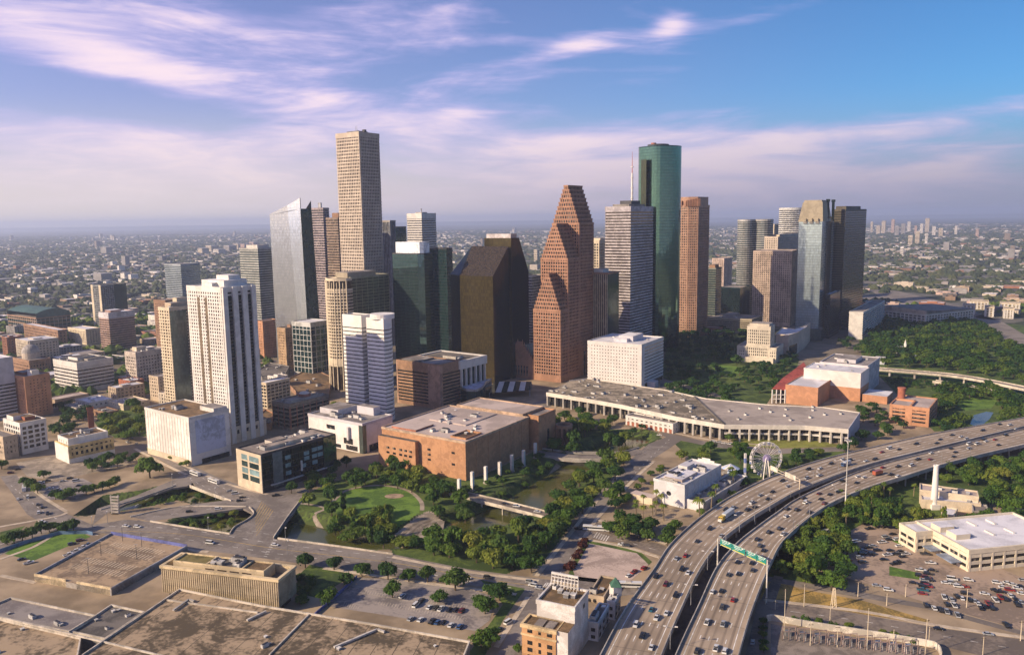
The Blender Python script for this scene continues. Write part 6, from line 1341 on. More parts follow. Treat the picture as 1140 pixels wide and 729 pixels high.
# brick and white building at the bottom with a rooftop sign frame
def bottom():
    AN = 17.0; a, l = axes(AN)
    R1 = G(655, 712); hd = math.hypot(*R1); d = ray(654.5, 658.5); h = H + d.z / math.hypot(d.x, d.y) * hd
    T = G(639.8, 677.8, h); wr = math.dist(T, R1); an = math.degrees(math.atan2(R1[0] - T[0], R1[1] - T[1]))
    a, l = axes(an); wl = solve(T, l, h, 597.5); P = T; f = lambda i, j: (P[0] + a[0] * i + l[0] * j, P[1] + a[1] * i + l[1] * j)
    WM = M('old_white_wall', (.62, .60, .58), .85, col2=(.48, .45, .42), scale=.12); BW = M('tan_orange_brick', (.46, .265, .13), .85, var=.12)
    pl = rect(P, wl, wr, an)
    root = bld('apartment_block', 'tall brick and white building at the bottom with brown roof and rooftop sign frame', 'building', pl, h, S(WM, WM, 60, 0, .3, crown=1.0, roof=ROOFB), 'brick-fronted building', nunits=4, seed=2)
    hf = h - 7.5; z1 = wl * .30
    q = [f(-9, z1 * .0), f(0, 0), f(0, wl + 3.5), f(-9, wl + 3.5)]
    m_ = MB(); m_.prism([f(-9, z1), f(0, z1), f(0, wl + 3.5), f(-9, wl + 3.5)], 0, hf, BW, ROOFB); m_.ring(offset([f(-9, z1), f(0, z1), f(0, wl + 3.5), f(-9, wl + 3.5)], .4), [f(-8.4, z1), f(0, z1), f(0, wl + 3), f(-8.4, wl + 3)], hf - 4.5, hf - 3.6, M('cornice_stone', (.55, .42, .24))); m_.ring(offset([f(-9, z1), f(0, z1), f(0, wl + 3.5), f(-9, wl + 3.5)], .6), [f(-8.4, z1), f(0, z1), f(0, wl + 3), f(-8.4, wl + 3)], hf - .9, hf + .7, M('cornice_stone', (.55, .42, .24))); m_.build('brick_front', root)
    m_ = MB(); m_.prism([f(-8.5, 0), f(0, 0), f(0, z1 - .05), f(-8.5, z1 - .05)], 0, hf + .5, WM, ROOFB); m_.build('stair_bay', root)
    bq = [f(-9, z1), f(0, z1), f(0, wl + 3.5), f(-9, wl + 3.5)]; L3 = elen(bq, 3)
    for r_ in range(9):
        for u in (.24, .53, .82): frac_panel(root, bq, 3, u - (.075 if u != .53 else .04), u + (.075 if u != .53 else .04), hf - 3.0 - r_ * 3.3 - (0.5 if r_ else 0) - (1.8 if r_ else 0), hf - 1.4 - r_ * 3.3 - (1.8 if r_ else 0) - (.2 if r_ else 0), .06, GDARK, 'window')
    panel(root, pl, 0, wr * .62, wr * .72, h - 5, h - 3, .05, GDARK, 'window')
    for k in range(2): m_ = MB(); m_.box(f(-4.5, z1 + (wl - z1) * (.3 + .4 * k)), (6, 4, .6), ROOFG, R(90 - an), hf); m_.build('roof_hatch', root)
    # sign frame, seen from behind
    s0, s1 = f(wr - 1, wl - .5), f(wr - 1, wl * .25); t_ = empty('billboard_frame', (*f(wr - 1, wl * .6), h), 'white steel frame of a rooftop sign seen from behind, over the brown roof', 'billboard')
    n_ = 8
    for k in range(n_ + 1):
        p = tuple(s0[i] + (s1[i] - s0[i]) * k / n_ for i in (0, 1)); m_ = MB(); m_.bar((*p, h), (*p, h + 7), .3, .3, WHITE); m_.bar((p[0] - a[0] * 2.2, p[1] - a[1] * 2.2, h), (*p, h + 5), .2, .2, WHITE); m_.build('post', t_)
    for z in (1.2, 3.0, 4.8, 6.6): m_ = MB(); m_.bar((*s0, h + z), (*s1, h + z), .35 if z < 6 else .9, .35 if z < 6 else .9, WHITE); m_.build('rail', t_)
    m_ = MB(); m_.face([(s0[0] + a[0] * .4, s0[1] + a[1] * .4, h + 1.4), (s1[0] + a[0] * .4, s1[1] + a[1] * .4, h + 1.4), (s1[0] + a[0] * .4, s1[1] + a[1] * .4, h + 3), (s0[0] + a[0] * .4, s0[1] + a[1] * .4, h + 3)], CREAM); m_.build('sign_panel', t_)
bottom()
def bx(name, label, cat, near, top, xl, xr, an, wallm, roofm, short, win=True, **k):
    pl, h = fp(near, top, xl, xr, ang=an, **k); r_ = bld(name, label, cat, pl, h, S(wallm, wallm, 60, 0, .2, crown=.8, roof=roofm), short, nunits=2, seed=len(label))
    if win:
        L0, L3 = elen(pl, 0), elen(pl, 3)
        for e_, L_ in ((0, L0), (3, L3)):
            n_ = max(1, int(L_ / 5))
            for i in range(n_):
                for z in ([1.2] if h < 6 else [1.2, h * .55]): panel(r_, pl, e_, L_ * (i + .3) / n_, L_ * (i + .7) / n_, z, z + 1.7, .06, GDARK, 'window')
    return r_, pl, h
bx('low_building', 'two-storey white building with dark roof squeezed against the motorway', 'building', (666, 714), (666.5, 695), 654.5, 678, 22, M('old_white_wall', (.62, .6, .58)), ROOFD, 'dark-roofed white annex')
gr_, gpl, gh = bx('low_building', 'slender white building with a green hipped turret near the motorway', 'building', (684.5, 690), (685, 671), 676, 691, 22, M('old_white_wall', (.62, .6, .58)), ROOFG, 'green-turret building')
q = sub(gpl, .75, .75, .5, .5)[0]; m_ = MB(); m_.box(q, (4.5, 4.5, 5), WHITE2, R(20), gh); m_.tube((*q, gh + 5), (*q, gh + 9), 3.8, .2, M('green_copper', (.05, .13, .09), .6), 4); m_.build('turret', gr_)
bx('low_building', 'low brown-roofed shed behind the brick-fronted building', 'building', (672, 672), (672, 666), 655, 685, 22, TAN, ROOFB, 'brown-roofed shed', win=False)
# ------------------------------------------------------------------ old post office complex at the lower left
PO = 17.5
def postoffice():
    pl, h = fp((311.5, 683), (305.8, 645.3), 179.6, 328, ang=15.5)
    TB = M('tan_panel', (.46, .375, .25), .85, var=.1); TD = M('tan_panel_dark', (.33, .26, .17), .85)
    a, l = axes(15.5); P = pl[0]; wl, wr = elen(pl, 3), elen(pl, 0); f = lambda i, j: (P[0] + a[0] * i + l[0] * j, P[1] + a[1] * i + l[1] * j)
    root = empty('office_slab', (*ctr(pl), 0), 'long tan office slab with fine vertical fins and a sunken roof court', 'office'); FOOT.append((pl, h)); ANCH.append((*ctr(pl), h, 'tan finned slab'))
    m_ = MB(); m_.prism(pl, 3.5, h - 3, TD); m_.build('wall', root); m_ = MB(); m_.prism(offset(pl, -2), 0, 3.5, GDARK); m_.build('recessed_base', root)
    m_ = MB(); m_.ring(offset(pl, .75), offset(pl, -1.0), h - 1.2, h + .2, M('tan_coping', (.60, .48, .30))); m_.ring(offset(pl, -.1), offset(pl, -.9), h - 5, h - 1.1, TB); m_.build('parapet', root)
    for e_ in (3, 0, 1, 2):
        L_ = elen(pl, e_); n_ = int(L_ / 1.25); m_ = MB()
        for i in range(n_ + 1):
            t = L_ * i / n_; A, _ = edge_pts(pl, e_, max(0, t - .33), 0); Ao, _ = edge_pts(pl, e_, max(0, t - .33), .36); B_, _ = edge_pts(pl, e_, min(L_, t + .33), 0); Bo, _ = edge_pts(pl, e_, min(L_, t + .33), .36)
            for zb, zt in ((3.6, 7.8), (8.0, 12.2), (12.4, 16.6), (16.8, h - 1.3)):
                if zt > zb: m_.prism([Ao, Bo, B_, A], zb, zt, TB, TB)
        m_.build('fin_screen', root)
    m_ = MB(); m_.face([(*p, h - 4) for p in offset(pl, -.8)], ROOFD); m_.build('court_floor', root)
    m_ = MB(); m_.prism([f(3.2, wl * .145), f(wr - 2.4, wl * .145), f(wr - 2.4, wl * .93), f(3.2, wl * .93)], h - 4, h + 1.2, TB); m_.build('penthouse', root)
    hh = h + 1.2
    for j0, j1, mt, nm in ((.145, .33, ROOFB, 'brown_roof'), (.33, .64, ROOFD, 'plant_roof'), (.64, .93, M('mossy_roof', (.17, .14, .05), .9, col2=(.09, .08, .03)), 'brown_roof')):
        q = [f(3.2, wl * j0), f(wr - 2.4, wl * j0), f(wr - 2.4, wl * j1), f(3.2, wl * j1)]; m_ = MB(); m_.face([(*p, hh) for p in q], mt); m_.ring(q, offset(q, -.45), hh, hh + .8, M('tan_coping', (.6, .48, .3))); m_.build(nm, root)
        if nm == 'plant_roof': units(root, q, hh, 14, 21, .1, 1.1)
    for k in range(4): panel(root, [f(3.2, wl * .145), f(wr - 2.4, wl * .145), f(wr - 2.4, wl * .93), f(3.2, wl * .93)], 3, wl * .785 * (.36 + .135 * k), wl * .785 * (.46 + .135 * k), h - 3.6, h - .2, .08, M('louvre_dark', (.06, .04, .025)), 'louvre')
postoffice()
def po_roofs():
    hr = 8.0
    main = [(200, 656.5), (289, 674.5), (410, 694.5), (523, 715), (505, 760), (488, 800), (60, 760), (93, 729)]
    WP = M('white_coping', (.52, .465, .39), .8)
    rt, q = roofed('warehouse', 'vast flat post-office roof of stained tar in the lower left', 'warehouse', main, hr, CONCD, ROOFT, 'vast tar roof', crown=.5, parm=WP, nun=12, seed=11, unit_big=.6)
    for A, B_ in (((200, 656.5), (93, 729)), ((344, 684), (300, 729)), ((0, 687), (188, 732)), ((186, 668), (287, 682))):
        p, r_ = PX([A, B_], hr + .1); m_ = MB(); m_.bar((*p, hr + .35), (*r_, hr + .35), .7, .7, WP); m_.build('roof_kerb', rt)
    SM_ = M('roof_seam', (.10, .08, .055), .95)
    for k in range(16):
        t = (k + .5) / 16; m_ = MB(); p, r_ = PX([(200 + 323 * t, 656.5 + 58.5 * t), (93 + 400 * t, 731 + 62 * t)], hr + .02); d = Vector((r_[0] - p[0], r_[1] - p[1])).normalized() * .16
        m_.face([(p[0] + d.y, p[1] - d.x, hr + .03), (r_[0] + d.y, r_[1] - d.x, hr + .03), (r_[0] - d.y, r_[1] + d.x, hr + .03), (p[0] - d.y, p[1] + d.x, hr + .03)], SM_); m_.build('roof_seam', rt)
    for pts in ([(193, 679), (210, 667), (216, 669)], [(275, 690), (296, 680)], [(372, 720), (420, 700), (428, 703)]):
        w_ = PX(pts, hr + .8); m_ = MB()
        for i in range(len(w_) - 1): m_.bar((*w_[i], hr + .8), (*w_[i + 1], hr + .8), 1.0, .8, M('duct_pale', (.5, .47, .43)))
        m_.build('duct', rt)
    roofed('warehouse', 'dark flat roof between two pale parapets, left of vast tar roof', 'warehouse', [(124, 674), (161, 682), (117, 712), (79, 704)], 7.0, CONCD, ROOFD, 'dark wedge roof', crown=.5, parm=WP, nun=5, seed=3, unit_big=.6)
    roofed('warehouse', 'grey flat roof with a long white parapet at the left edge', 'warehouse', [(12, 666), (107, 686), (77, 704), (-4, 688), (-20, 690), (-30, 684)], 7.6, CONCD, M('roof_grey_blue', (.24, .215, .20), .9, col2=(.16, .14, .135), scale=.06), 'grey edge roof', crown=.6, parm=WP, nun=4, seed=4, unit_big=.7)
    roofed('warehouse', 'brown stained roof in the bottom left corner', 'warehouse', [(0, 690), (90, 711), (85, 740), (-60, 740), (-60, 700)], 6.6, CONCD, ROOFT, 'corner roof', crown=.4, parm=WP, nun=4, seed=6, unit_big=.6)
po_roofs()
# raised parking deck with pale near walls and a blue wall at the back
def deck():
    z = 3.2; px = [(38, 641), (123.7, 656.5), (208.5, 609), (124, 594.5)]; q = PX(px, z)
    root = empty('parking_deck', (*ctr(q), 0), 'empty raised parking deck with faded bay lines and a blue rear wall', 'parking deck'); FOOT.append((q, z))
    m_ = MB(); m_.prism(q, 0, z, CONC); m_.build('base', root)
    m_ = MB(); m_.face([(*p, z + .01) for p in q], M('deck_tan', (.34, .25, .16), .92, col2=(.17, .125, .085), scale=.06, fine=.5)); m_.build('deck_surface', root)
    YW = M('wall_yellowish', (.62, .50, .32), .85)
    BL = M('wall_blue', (.12, .14, .36), .7); BP = PX([(124, 594.5), (208.5, 609)], z)
    for (u0, u1) in ((0, .42), (.56, 1.0)):
        A = [q[0][i] * (1 - u0) + q[1][i] * u0 for i in (0, 1)]; B_ = [q[0][i] * (1 - u1) + q[1][i] * u1 for i in (0, 1)]; m_ = MB(); strip_wall(m_, [A, B_], 0, z + 1.4, .5, YW); m_.build('near_wall', root)
    m_ = MB(); strip_wall(m_, [q[1], q[2]], 0, z + 1.2, .6, M('wall_bluegrey', (.36, .36, .38))); m_.build('side_wall', root)
    m_ = MB(); strip_wall(m_, [q[3], q[0]], 0, z + 1.2, .6, M('wall_bluegrey', (.36, .36, .38))); m_.build('side_wall', root)
    m_ = MB(); strip_wall(m_, [q[2], q[3]], 0, z + 1.9, .4, BL); m_.build('blue_wall', root)
    m_ = MB()
    def ln(u0, v0, u1, v1):
        f = lambda u, v: tuple((q[0][i] * (1 - u) + q[1][i] * u) * (1 - v) + (q[3][i] * (1 - u) + q[2][i] * u) * v for i in (0, 1))
        p, r_ = f(u0, v0), f(u1, v1); d = Vector((r_[0] - p[0], r_[1] - p[1])).normalized() * .20; n_ = (-d.y, d.x)
        m_.face([(p[0] - n_[0], p[1] - n_[1], z + .02), (r_[0] - n_[0], r_[1] - n_[1], z + .02), (r_[0] + n_[0], r_[1] + n_[1], z + .02), (p[0] + n_[0], p[1] + n_[1], z + .02)], M('faded_paint', (.60, .52, .40), .9))
    for v0, v1 in ((.24, .34), (.38, .48), (.62, .72), (.76, .86)):
        for k in range(17): ln(.2 + .04 * k, v0, .2 + .04 * k, v1)
    m_.build('bay_marking', root)
    for u, v in ((.5, .2), (.3, .55), (.72, .6), (.25, .9), (.55, .85)):
        p = sub(q, 0, 1, 0, 1); f = tuple((q[0][i] * (1 - u) + q[1][i] * u) * (1 - v) + (q[3][i] * (1 - u) + q[2][i] * u) * v for i in (0, 1)); m_ = MB(); m_.tube((*f, z), (*f, z + 9), .16, .1, DARKM, 6); m_.bar((f[0] - 1, f[1], z + 9), (f[0] + 1, f[1], z + 9), .3, .2, STEEL); m_.build('lamp_post', root)
deck()
g = MB(); strip_wall(g, PX([(-6, 615), (30, 603), (66, 593), (97, 592.5), (103, 594)], 1), 0, 2.2, .4, M('wall_teal', (.10, .17, .28), .7)); tag(g.build('boundary_wall'), 'blue-green boundary wall behind the small lawn and tree row', 'wall')
g = MB(); strip_wall(g, PX([(397, 641), (383, 654), (350, 683)], 1), 0, 1.6, .4, M('wall_blue', (.12, .14, .36), .7)); tag(g.build('boundary_wall'), 'vivid blue wall along the side of the old post-office car lot', 'wall')

roofed('parking_garage', 'dark brown low parking deck in the gap between orange old buildings and cream curved tower', 'car park', [(318, 424), (346, 409), (369, 420), (366, 440), (334, 441)], 5, BRICKB, ROOFB, 'dark low parking deck', nun=5, seed=2)
roofed('low_building', 'dark green-grey low roof below the orange old buildings', 'building', [(286, 413), (300, 404), (322, 408), (316, 420), (292, 421)], 8, CONCD, ROOFD, 'dark green-grey low roof', nun=6, seed=3)
roofed('low_building', 'orange low roof between the white balcony tower and red-drummed dark office', 'building', [(288, 462), (296, 456), (304, 460), (302, 472), (290, 472)], 6, BRICKO, ROOFB, 'orange low roof', nun=2, seed=5)
# ------------------------------------------------------------------ trees
def leafmat(name, c1, c2, c3):
    m, t, b = pbsdf(name)
    oi = t.new('ShaderNodeObjectInfo'); p = t.new('ShaderNodeNewGeometry').outputs['Position']
    n = t.noise(p, .45, 2); k = t.m('ADD', t.m('MULTIPLY', oi.outputs['Random'], .65), t.m('MULTIPLY', n, .7))
    c = t.mix(t.rng(k, .25, .75), rgba(c1), rgba(c2)); c = t.mix(t.rng(k, .75, 1.15), c, rgba(c3))
    t.l.new(c, b.inputs['Base Color']); b.inputs['Roughness'].default_value = .7; b.inputs['Specular IOR Level'].default_value = .2
    tr = t.new('ShaderNodeBsdfTranslucent'); t.l.new(c, tr.inputs[0]); mx = t.new('ShaderNodeMixShader'); mx.inputs[0].default_value = .38
    o = [x for x in t.n if x.type == 'OUTPUT_MATERIAL'][0]; t.l.new(b.outputs[0], mx.inputs[1]); t.l.new(tr.outputs[0], mx.inputs[2]); t.l.new(mx.outputs[0], o.inputs[0])
    return m
LEAF = leafmat('leaf_green', (.034, .085, .013), (.078, .150, .021), (.165, .215, .032))
LEAFY = leafmat('leaf_yellow_green', (.075, .130, .018), (.155, .205, .028), (.25, .255, .042))
LEAFD = leafmat('leaf_dark', (.022, .062, .015), (.046, .105, .021), (.095, .15, .026))
LEAFR = leafmat('leaf_red', (.050, .016, .013), (.085, .024, .017), (.12, .045, .022))
BARK = M('bark', (.10, .075, .05), .95)
def leaves(g, c, rx, ry, rz, n, sz, m, r_, low=-.5):
    for _ in range(n):
        while True:
            v = Vector((r_.gauss(0, 1), r_.gauss(0, 1), r_.gauss(0, 1)))
            if v.length > 1e-3:
                v.normalize()
                if v.z > low: break
        k = r_.uniform(.66, 1.0) if r_.random() < .85 else r_.uniform(1.0, 1.3); p = Vector((c[0] + v.x * rx * k, c[1] + v.y * ry * k, c[2] + v.z * rz * k))
        nn_ = (v + Vector((r_.uniform(-.7, .7), r_.uniform(-.7, .7), r_.uniform(-.2, .9)))).normalized(); a = nn_.orthogonal().normalized(); b = nn_.cross(a); t = r_.uniform(0, 6.28); a, b = a * math.cos(t) + b * math.sin(t), b * math.cos(t) - a * math.sin(t)
        s_ = sz * r_.choice((.55, .8, 1.0, 1.5)); g.face([p - a * s_ - b * s_ * .45, p + a * s_ * .2 - b * s_ * .75, p + a * s_ + b * s_ * .2, p - a * s_ * .1 + b * s_ * .8], m)
def crown(kind, seed):
    r_ = random.Random(seed); g = MB()
    if kind in ('oak', 'dark', 'yellow'):
        m = {'oak': LEAF, 'dark': LEAFD, 'yellow': LEAFY}[kind]; nl = r_.randint(9, 13)
        leaves(g, (0, 0, .62), .50, .50, .30, 150, .10, m, r_)
        for i in range(nl):
            t = 6.283 * i / nl + r_.uniform(-.35, .35); d = r_.uniform(.30, .72) if i % 3 else r_.uniform(0, .35); z = r_.uniform(.48, .74) + (.20 * (1 - d)); q = r_.uniform(.24, .40)
            leaves(g, (d * math.cos(t), d * math.sin(t), z), q, q, q * r_.uniform(.65, .95), 105, .082, m, r_)
    elif kind == 'tall':
        for i in range(11):
            z = .25 + .13 * i; q = .36 * (1 - abs(i - 4) / 10) * r_.uniform(.75, 1.1); leaves(g, (r_.uniform(-.18, .18), r_.uniform(-.18, .18), z), q, q, .2, 85, .075, LEAFY if r_.random() < .45 else LEAF, r_)
    elif kind in ('shrub', 'redshrub'):
        for i in range(5): leaves(g, (r_.uniform(-.5, .5), r_.uniform(-.5, .5), .35), .5, .5, .4, 70, .13, LEAFR if kind == 'redshrub' else LEAF, r_)
    else: # palm
        for i in range(26):
            t = 6.283 * i / 26 * 3.1; d = r_.uniform(.8, 1.1); up = r_.uniform(.0, .5); P0 = Vector((0, 0, 0)); dr = Vector((math.cos(t), math.sin(t), 0)); sd_ = Vector((-math.sin(t), math.cos(t), 0))
            A = dr * d * .5 + Vector((0, 0, up * .6)); B_ = dr * d + Vector((0, 0, up * .6 - .5)); w_ = .13
            g.face([P0 - sd_ * .03, P0 + sd_ * .03, A + sd_ * w_, A - sd_ * w_], LEAFY); g.face([A - sd_ * w_, A + sd_ * w_, B_ + sd_ * .02, B_ - sd_ * .02], LEAFY)
    return g.mesh('crown')
def trunk(kind, seed):
    r_ = random.Random(seed); g = MB()
    if kind == 'palm': g.tube((0, 0, 0), (.05, 0, 1), .035, .022, M('palm_bark', (.22, .17, .11)), 7)
    else:
        g.tube((0, 0, 0), (.02, 0, .45), .065, .045, BARK, 7)
        for i in range(4): t = 1.57 * i + r_.uniform(-.4, .4); g.tube((.02, 0, .36), (.40 * math.cos(t), .40 * math.sin(t), .72), .034, .012, BARK, 5)
    return g.mesh('trunk')
CROWNS = {k: [crown(k, 31 * i + len(k)) for i in range(n)] for k, n in (('oak', 5), ('dark', 4), ('yellow', 4), ('tall', 3), ('shrub', 2), ('redshrub', 1), ('palm', 2))}
TRUNKS = {k: trunk(k, 3) for k in ('palm', 'oak')}
NAMES = {'oak': ('tree', 'tree'), 'dark': ('tree', 'tree'), 'yellow': ('tree', 'tree'), 'tall': ('slender_tree', 'slender tree'), 'shrub': ('shrub', 'shrub'), 'redshrub': ('shrub', 'shrub'), 'palm': ('palm_tree', 'palm')}  # the tall kind are slender trees of no particular species
def ordn(n):
    w_ = ['first', 'second', 'third', 'fourth', 'fifth', 'sixth', 'seventh', 'eighth', 'ninth', 'tenth', 'eleventh', 'twelfth']
    return w_[n - 1] if n <= 12 else f"{n}{'th' if 10 <= n % 100 <= 20 else {1: 'st', 2: 'nd', 3: 'rd'}.get(n % 10, 'th')}"
def plant(kind, x, y, r_, z=0.0):
    nm, cat = NAMES[kind]; e_ = empty(nm, (x, y, z), None, cat, None, rnd.uniform(0, 6.28))
    c = bpy.data.objects.new('crown', rnd.choice(CROWNS[kind])); C.objects.link(c); c.parent = e_
    if kind == 'palm':
        hgt = r_ * 3.2; c.location = (.05 * hgt, 0, hgt); c.scale = (r_, r_, r_)
        t = bpy.data.objects.new('trunk', TRUNKS['palm']); C.objects.link(t); t.parent = e_; t.scale = (hgt, hgt, hgt)
    else:
        k = rnd.uniform(.9, 1.2) * (1.15 if kind == 'tall' else 1.0)
        sx_ = rnd.uniform(.85, 1.15); c.scale = (r_ * sx_, r_ / sx_, r_ * k * rnd.uniform(.95, 1.35))
        if 'shrub' not in kind:
            t = bpy.data.objects.new('trunk', TRUNKS['oak']); C.objects.link(t); t.parent = e_; t.scale = (r_, r_, r_ * k * 1.15)
    return e_
TONE = {'oak': 'green', 'dark': 'dark green', 'yellow': 'yellow-green', 'tall': 'tall', 'shrub': 'low green', 'redshrub': 'dark red', 'palm': 'pale-fronded'}
def scatter(poly, n, seed, avoid=True):
    r_ = random.Random(seed); xs = [p[0] for p in poly]; ys = [p[1] for p in poly]; out = []
    while len(out) < n:
        best = None
        for _ in range(9):
            for _t in range(300):
                p = (r_.uniform(min(xs), max(xs)), r_.uniform(min(ys), max(ys)))
                if inside(p, poly) : break
            d = min([(p[0] - q[0]) ** 2 + (p[1] - q[1]) ** 2 for q in out] or [1e9])
            if best is None or d > best[0]: best = (d, p)
        out.append(best[1])
    return out
def clump(where, group, poly, n, rr, kinds, seed, pts=None, zt=4.0):
    """trees of one place; each label says its tone, its place and its turn from the left"""
    P = PX(pts, 0) if pts else scatter(PX(poly, zt), n, seed); r_ = random.Random(seed + 1); items = []
    for p in P:
        blocked = any(inside(p, f[0]) for f in FOOT)
        if blocked: continue
        k = r_.choice(kinds); z = terrain(p[0], p[1])[0] if X0 < p[0] < X1 and Y0 < p[1] < Y1 else 0.0
        if z < -4.6: z = -4.6
        e_ = plant(k, p[0], p[1], r_.uniform(*rr), z - .1); e_['group'] = group; items.append((TONE[k], NAMES[k][1], proj(p[0], p[1], 4)[0], e_))
    for key in sorted({(i[0], i[1]) for i in items}):
        sub_ = sorted((i for i in items if (i[0], i[1]) == key), key=lambda i: i[2])
        for j, i in enumerate(sub_):
            i[3]['label'] = f"{i[0]} {i[1]} {where}" + (f", {ordn(j + 1)} from the left" if len(sub_) > 1 else "")
ODY = ['oak', 'oak', 'dark', 'yellow']
clump('in the row along the main street and bayou', 'trees along the main street and bayou', [(415, 600), (460, 609), (520, 620), (590, 634), (612, 618), (632, 592), (640, 572), (622, 566), (575, 588), (530, 598), (470, 594)], 36, (6.2, 8.6), ['oak', 'yellow', 'oak', 'dark'], 1)
clump('before the round lawn', 'trees around the round lawn', [(360, 572), (378, 560), (392, 572), (420, 570), (432, 566), (436, 586), (415, 592), (385, 590), (362, 582)], 17, (5.4, 7.4), ['yellow', 'oak', 'yellow', 'oak', 'tall'], 2)
clump('behind the round lawn', 'trees around the round lawn', [(340, 558), (352, 542), (385, 524), (430, 510), (462, 512), (470, 530), (462, 548), (448, 540), (420, 534), (388, 540), (362, 560)], 25, (5.6, 7.8), ['yellow', 'oak', 'oak', 'yellow', 'dark'], 3)
clump('right of the round lawn', 'trees around the round lawn', [(474, 540), (490, 532), (520, 548), (524, 566), (500, 574), (482, 566)], 11, (6, 8), ['oak', 'dark', 'oak'], 4)
clump('below the black glass building', 'trees below the black glass building', [(318, 545), (352, 520), (392, 508), (396, 516), (360, 536), (332, 550)], 10, (4.6, 6), ['dark', 'oak'], 5)
clump('under the opera house wall', 'shrubs and trees under the opera house wall', [(522, 540), (560, 524), (600, 506), (616, 512), (580, 534), (545, 548)], 16, (3, 5), ['dark', 'oak', 'shrub', 'oak'], 6)
clump('in the grove round the brick rotunda', 'trees of the grove by the opera house', [(604, 466), (640, 456), (690, 470), (700, 480), (694, 492), (660, 492), (655, 484), (642, 488), (640, 500), (610, 498), (604, 484)], 24, (7.5, 10), ['oak', 'dark', 'oak', 'dark', 'yellow'], 7)
clump('on the bayou bank by the side street', 'trees on the right bank of the bayou', [(610, 566), (628, 548), (650, 522), (672, 510), (696, 512), (684, 532), (664, 552), (640, 574), (616, 574)], 16, (6.5, 9), ['oak', 'yellow', 'oak', 'dark'], 8)
clump('between the side street and the white restaurant', 'trees near the white restaurant', [(678, 552), (690, 542), (700, 552), (690, 566)], 6, (5, 7), ['oak', 'dark'], 9)
clump('by the bus street and gravel lot', 'trees near the white restaurant', [(672, 578), (694, 572), (728, 584), (724, 598), (700, 596), (676, 588)], 10, (5.4, 7.2), ['dark', 'oak'], 10)
clump('beside the motorway near the white restaurant', 'trees near the white restaurant', [(736, 590), (752, 584), (756, 594), (742, 602)], 3, (5, 6.5), ['dark', 'oak'], 11)
clump('in front of the white restaurant', 'palms near the white restaurant', [(704, 572), (716, 550), (735, 556), (744, 574), (728, 576)], 9, (2.6, 3.4), ['palm'], 12, zt=5)
clump('along the side street before the white restaurant', 'trees near the white restaurant', [(708, 540), (722, 520), (742, 512), (748, 520), (728, 536)], 8, (3, 4.2), ['yellow', 'oak'], 13)
clump('right of the white restaurant', 'trees near the white restaurant', [(765, 575), (800, 545), (812, 540), (806, 556), (778, 578)], 6, (3.6, 5), ['oak', 'yellow', 'palm'], 14)
clump('behind the white restaurant roof', 'trees by the Ferris wheel', [(756, 506), (790, 498), (832, 496), (836, 512), (800, 514), (770, 514)], 10, (5, 7), ['oak', 'dark', 'yellow'], 15)
clump('right of the Ferris wheel along the motorway', 'trees by the Ferris wheel', [(868, 516), (880, 500), (930, 500), (946, 492), (972, 478), (986, 470), (990, 480), (950, 497), (915, 508), (880, 520)], 15, (5, 7), ['oak', 'yellow', 'dark'], 16)
clump('left of the Ferris wheel', 'trees by the Ferris wheel', [(806, 540), (822, 522), (838, 520), (834, 540), (818, 552)], 7, (3.4, 5), ['dark', 'oak', 'palm'], 17)
clump('in the wood below the motorway bend', 'trees under the motorway bend', [(872, 610), (900, 586), (925, 575), (945, 600), (946, 640), (935, 652), (905, 646), (868, 634)], 24, (6, 8.4), ['oak', 'dark', 'oak', 'yellow'], 18)
clump('in the wood between motorway and car lot', 'trees under the motorway bend', [(915, 566), (950, 552), (985, 548), (1000, 566), (985, 582), (950, 580), (925, 580)], 17, (5.6, 7.4), ['oak', 'dark', 'yellow'], 19)
clump('before the old works', 'trees around the old works', [(958, 572), (985, 564), (1030, 572), (1060, 578), (1056, 584), (1010, 586), (965, 582)], 18, (4, 6), ['tall', 'tall', 'oak', 'yellow'], 20)
clump('along the edge of the motorway', 'palms along the motorway', None, 0, (2.4, 3.2), ['palm'], 21, pts=[(954, 570), (963, 562), (978, 556), (984, 553), (990, 556), (1017, 552), (970, 566), (942, 588), (936, 560), (944, 565)])
clump('right of the old works', 'trees around the old works', [(1096, 556), (1104, 530), (1145, 524), (1150, 580), (1120, 588), (1100, 580)], 18, (6, 8.4), ['oak', 'dark', 'oak', 'yellow'], 22)
clump('in the strip behind the white chimney', 'trees around the old works', [(1046, 530), (1060, 520), (1150, 510), (1150, 526), (1100, 528), (1070, 540)], 14, (5.4, 7), ['oak', 'dark'], 23)
clump('among the trees around the works annex', 'trees around the old works', [(1062, 566), (1082, 572), (1100, 574), (1100, 584), (1064, 582)], 6, (4, 5.4), ['oak', 'dark'], 24)
clump('in the clump by the blank white block', 'trees near the blank white block', [(112, 470), (124, 458), (150, 452), (164, 462), (164, 482), (140, 488), (118, 484)], 14, (7.5, 10), ['oak', 'yellow', 'dark', 'oak'], 25)
clump('in the row before the yellow-arched building', 'trees near the yellow-arched building', [(90, 516), (120, 506), (148, 500), (152, 510), (130, 516), (98, 522)], 13, (3.8, 5.4), ['dark', 'oak'], 28)
clump('big and round by the upper bridge', 'trees near the yellow-arched building', None, 0, (10.5, 11), ['oak'], 29, pts=[(167, 532)])
clump('by the little car lots on the left', 'trees by the little car lots', None, 0, (5, 7), ['oak', 'dark'], 30, pts=[(49, 532), (62, 556), (70, 558), (78, 554), (35, 546), (42, 549), (28, 540), (4, 500), (2, 522)])
clump('in the row left of the upper bridge', 'trees by the little car lots', None, 0, (4.6, 6.2), ['oak', 'dark', 'yellow'], 31, pts=[(96, 550), (105, 548), (114, 546), (122, 543), (128, 540)])
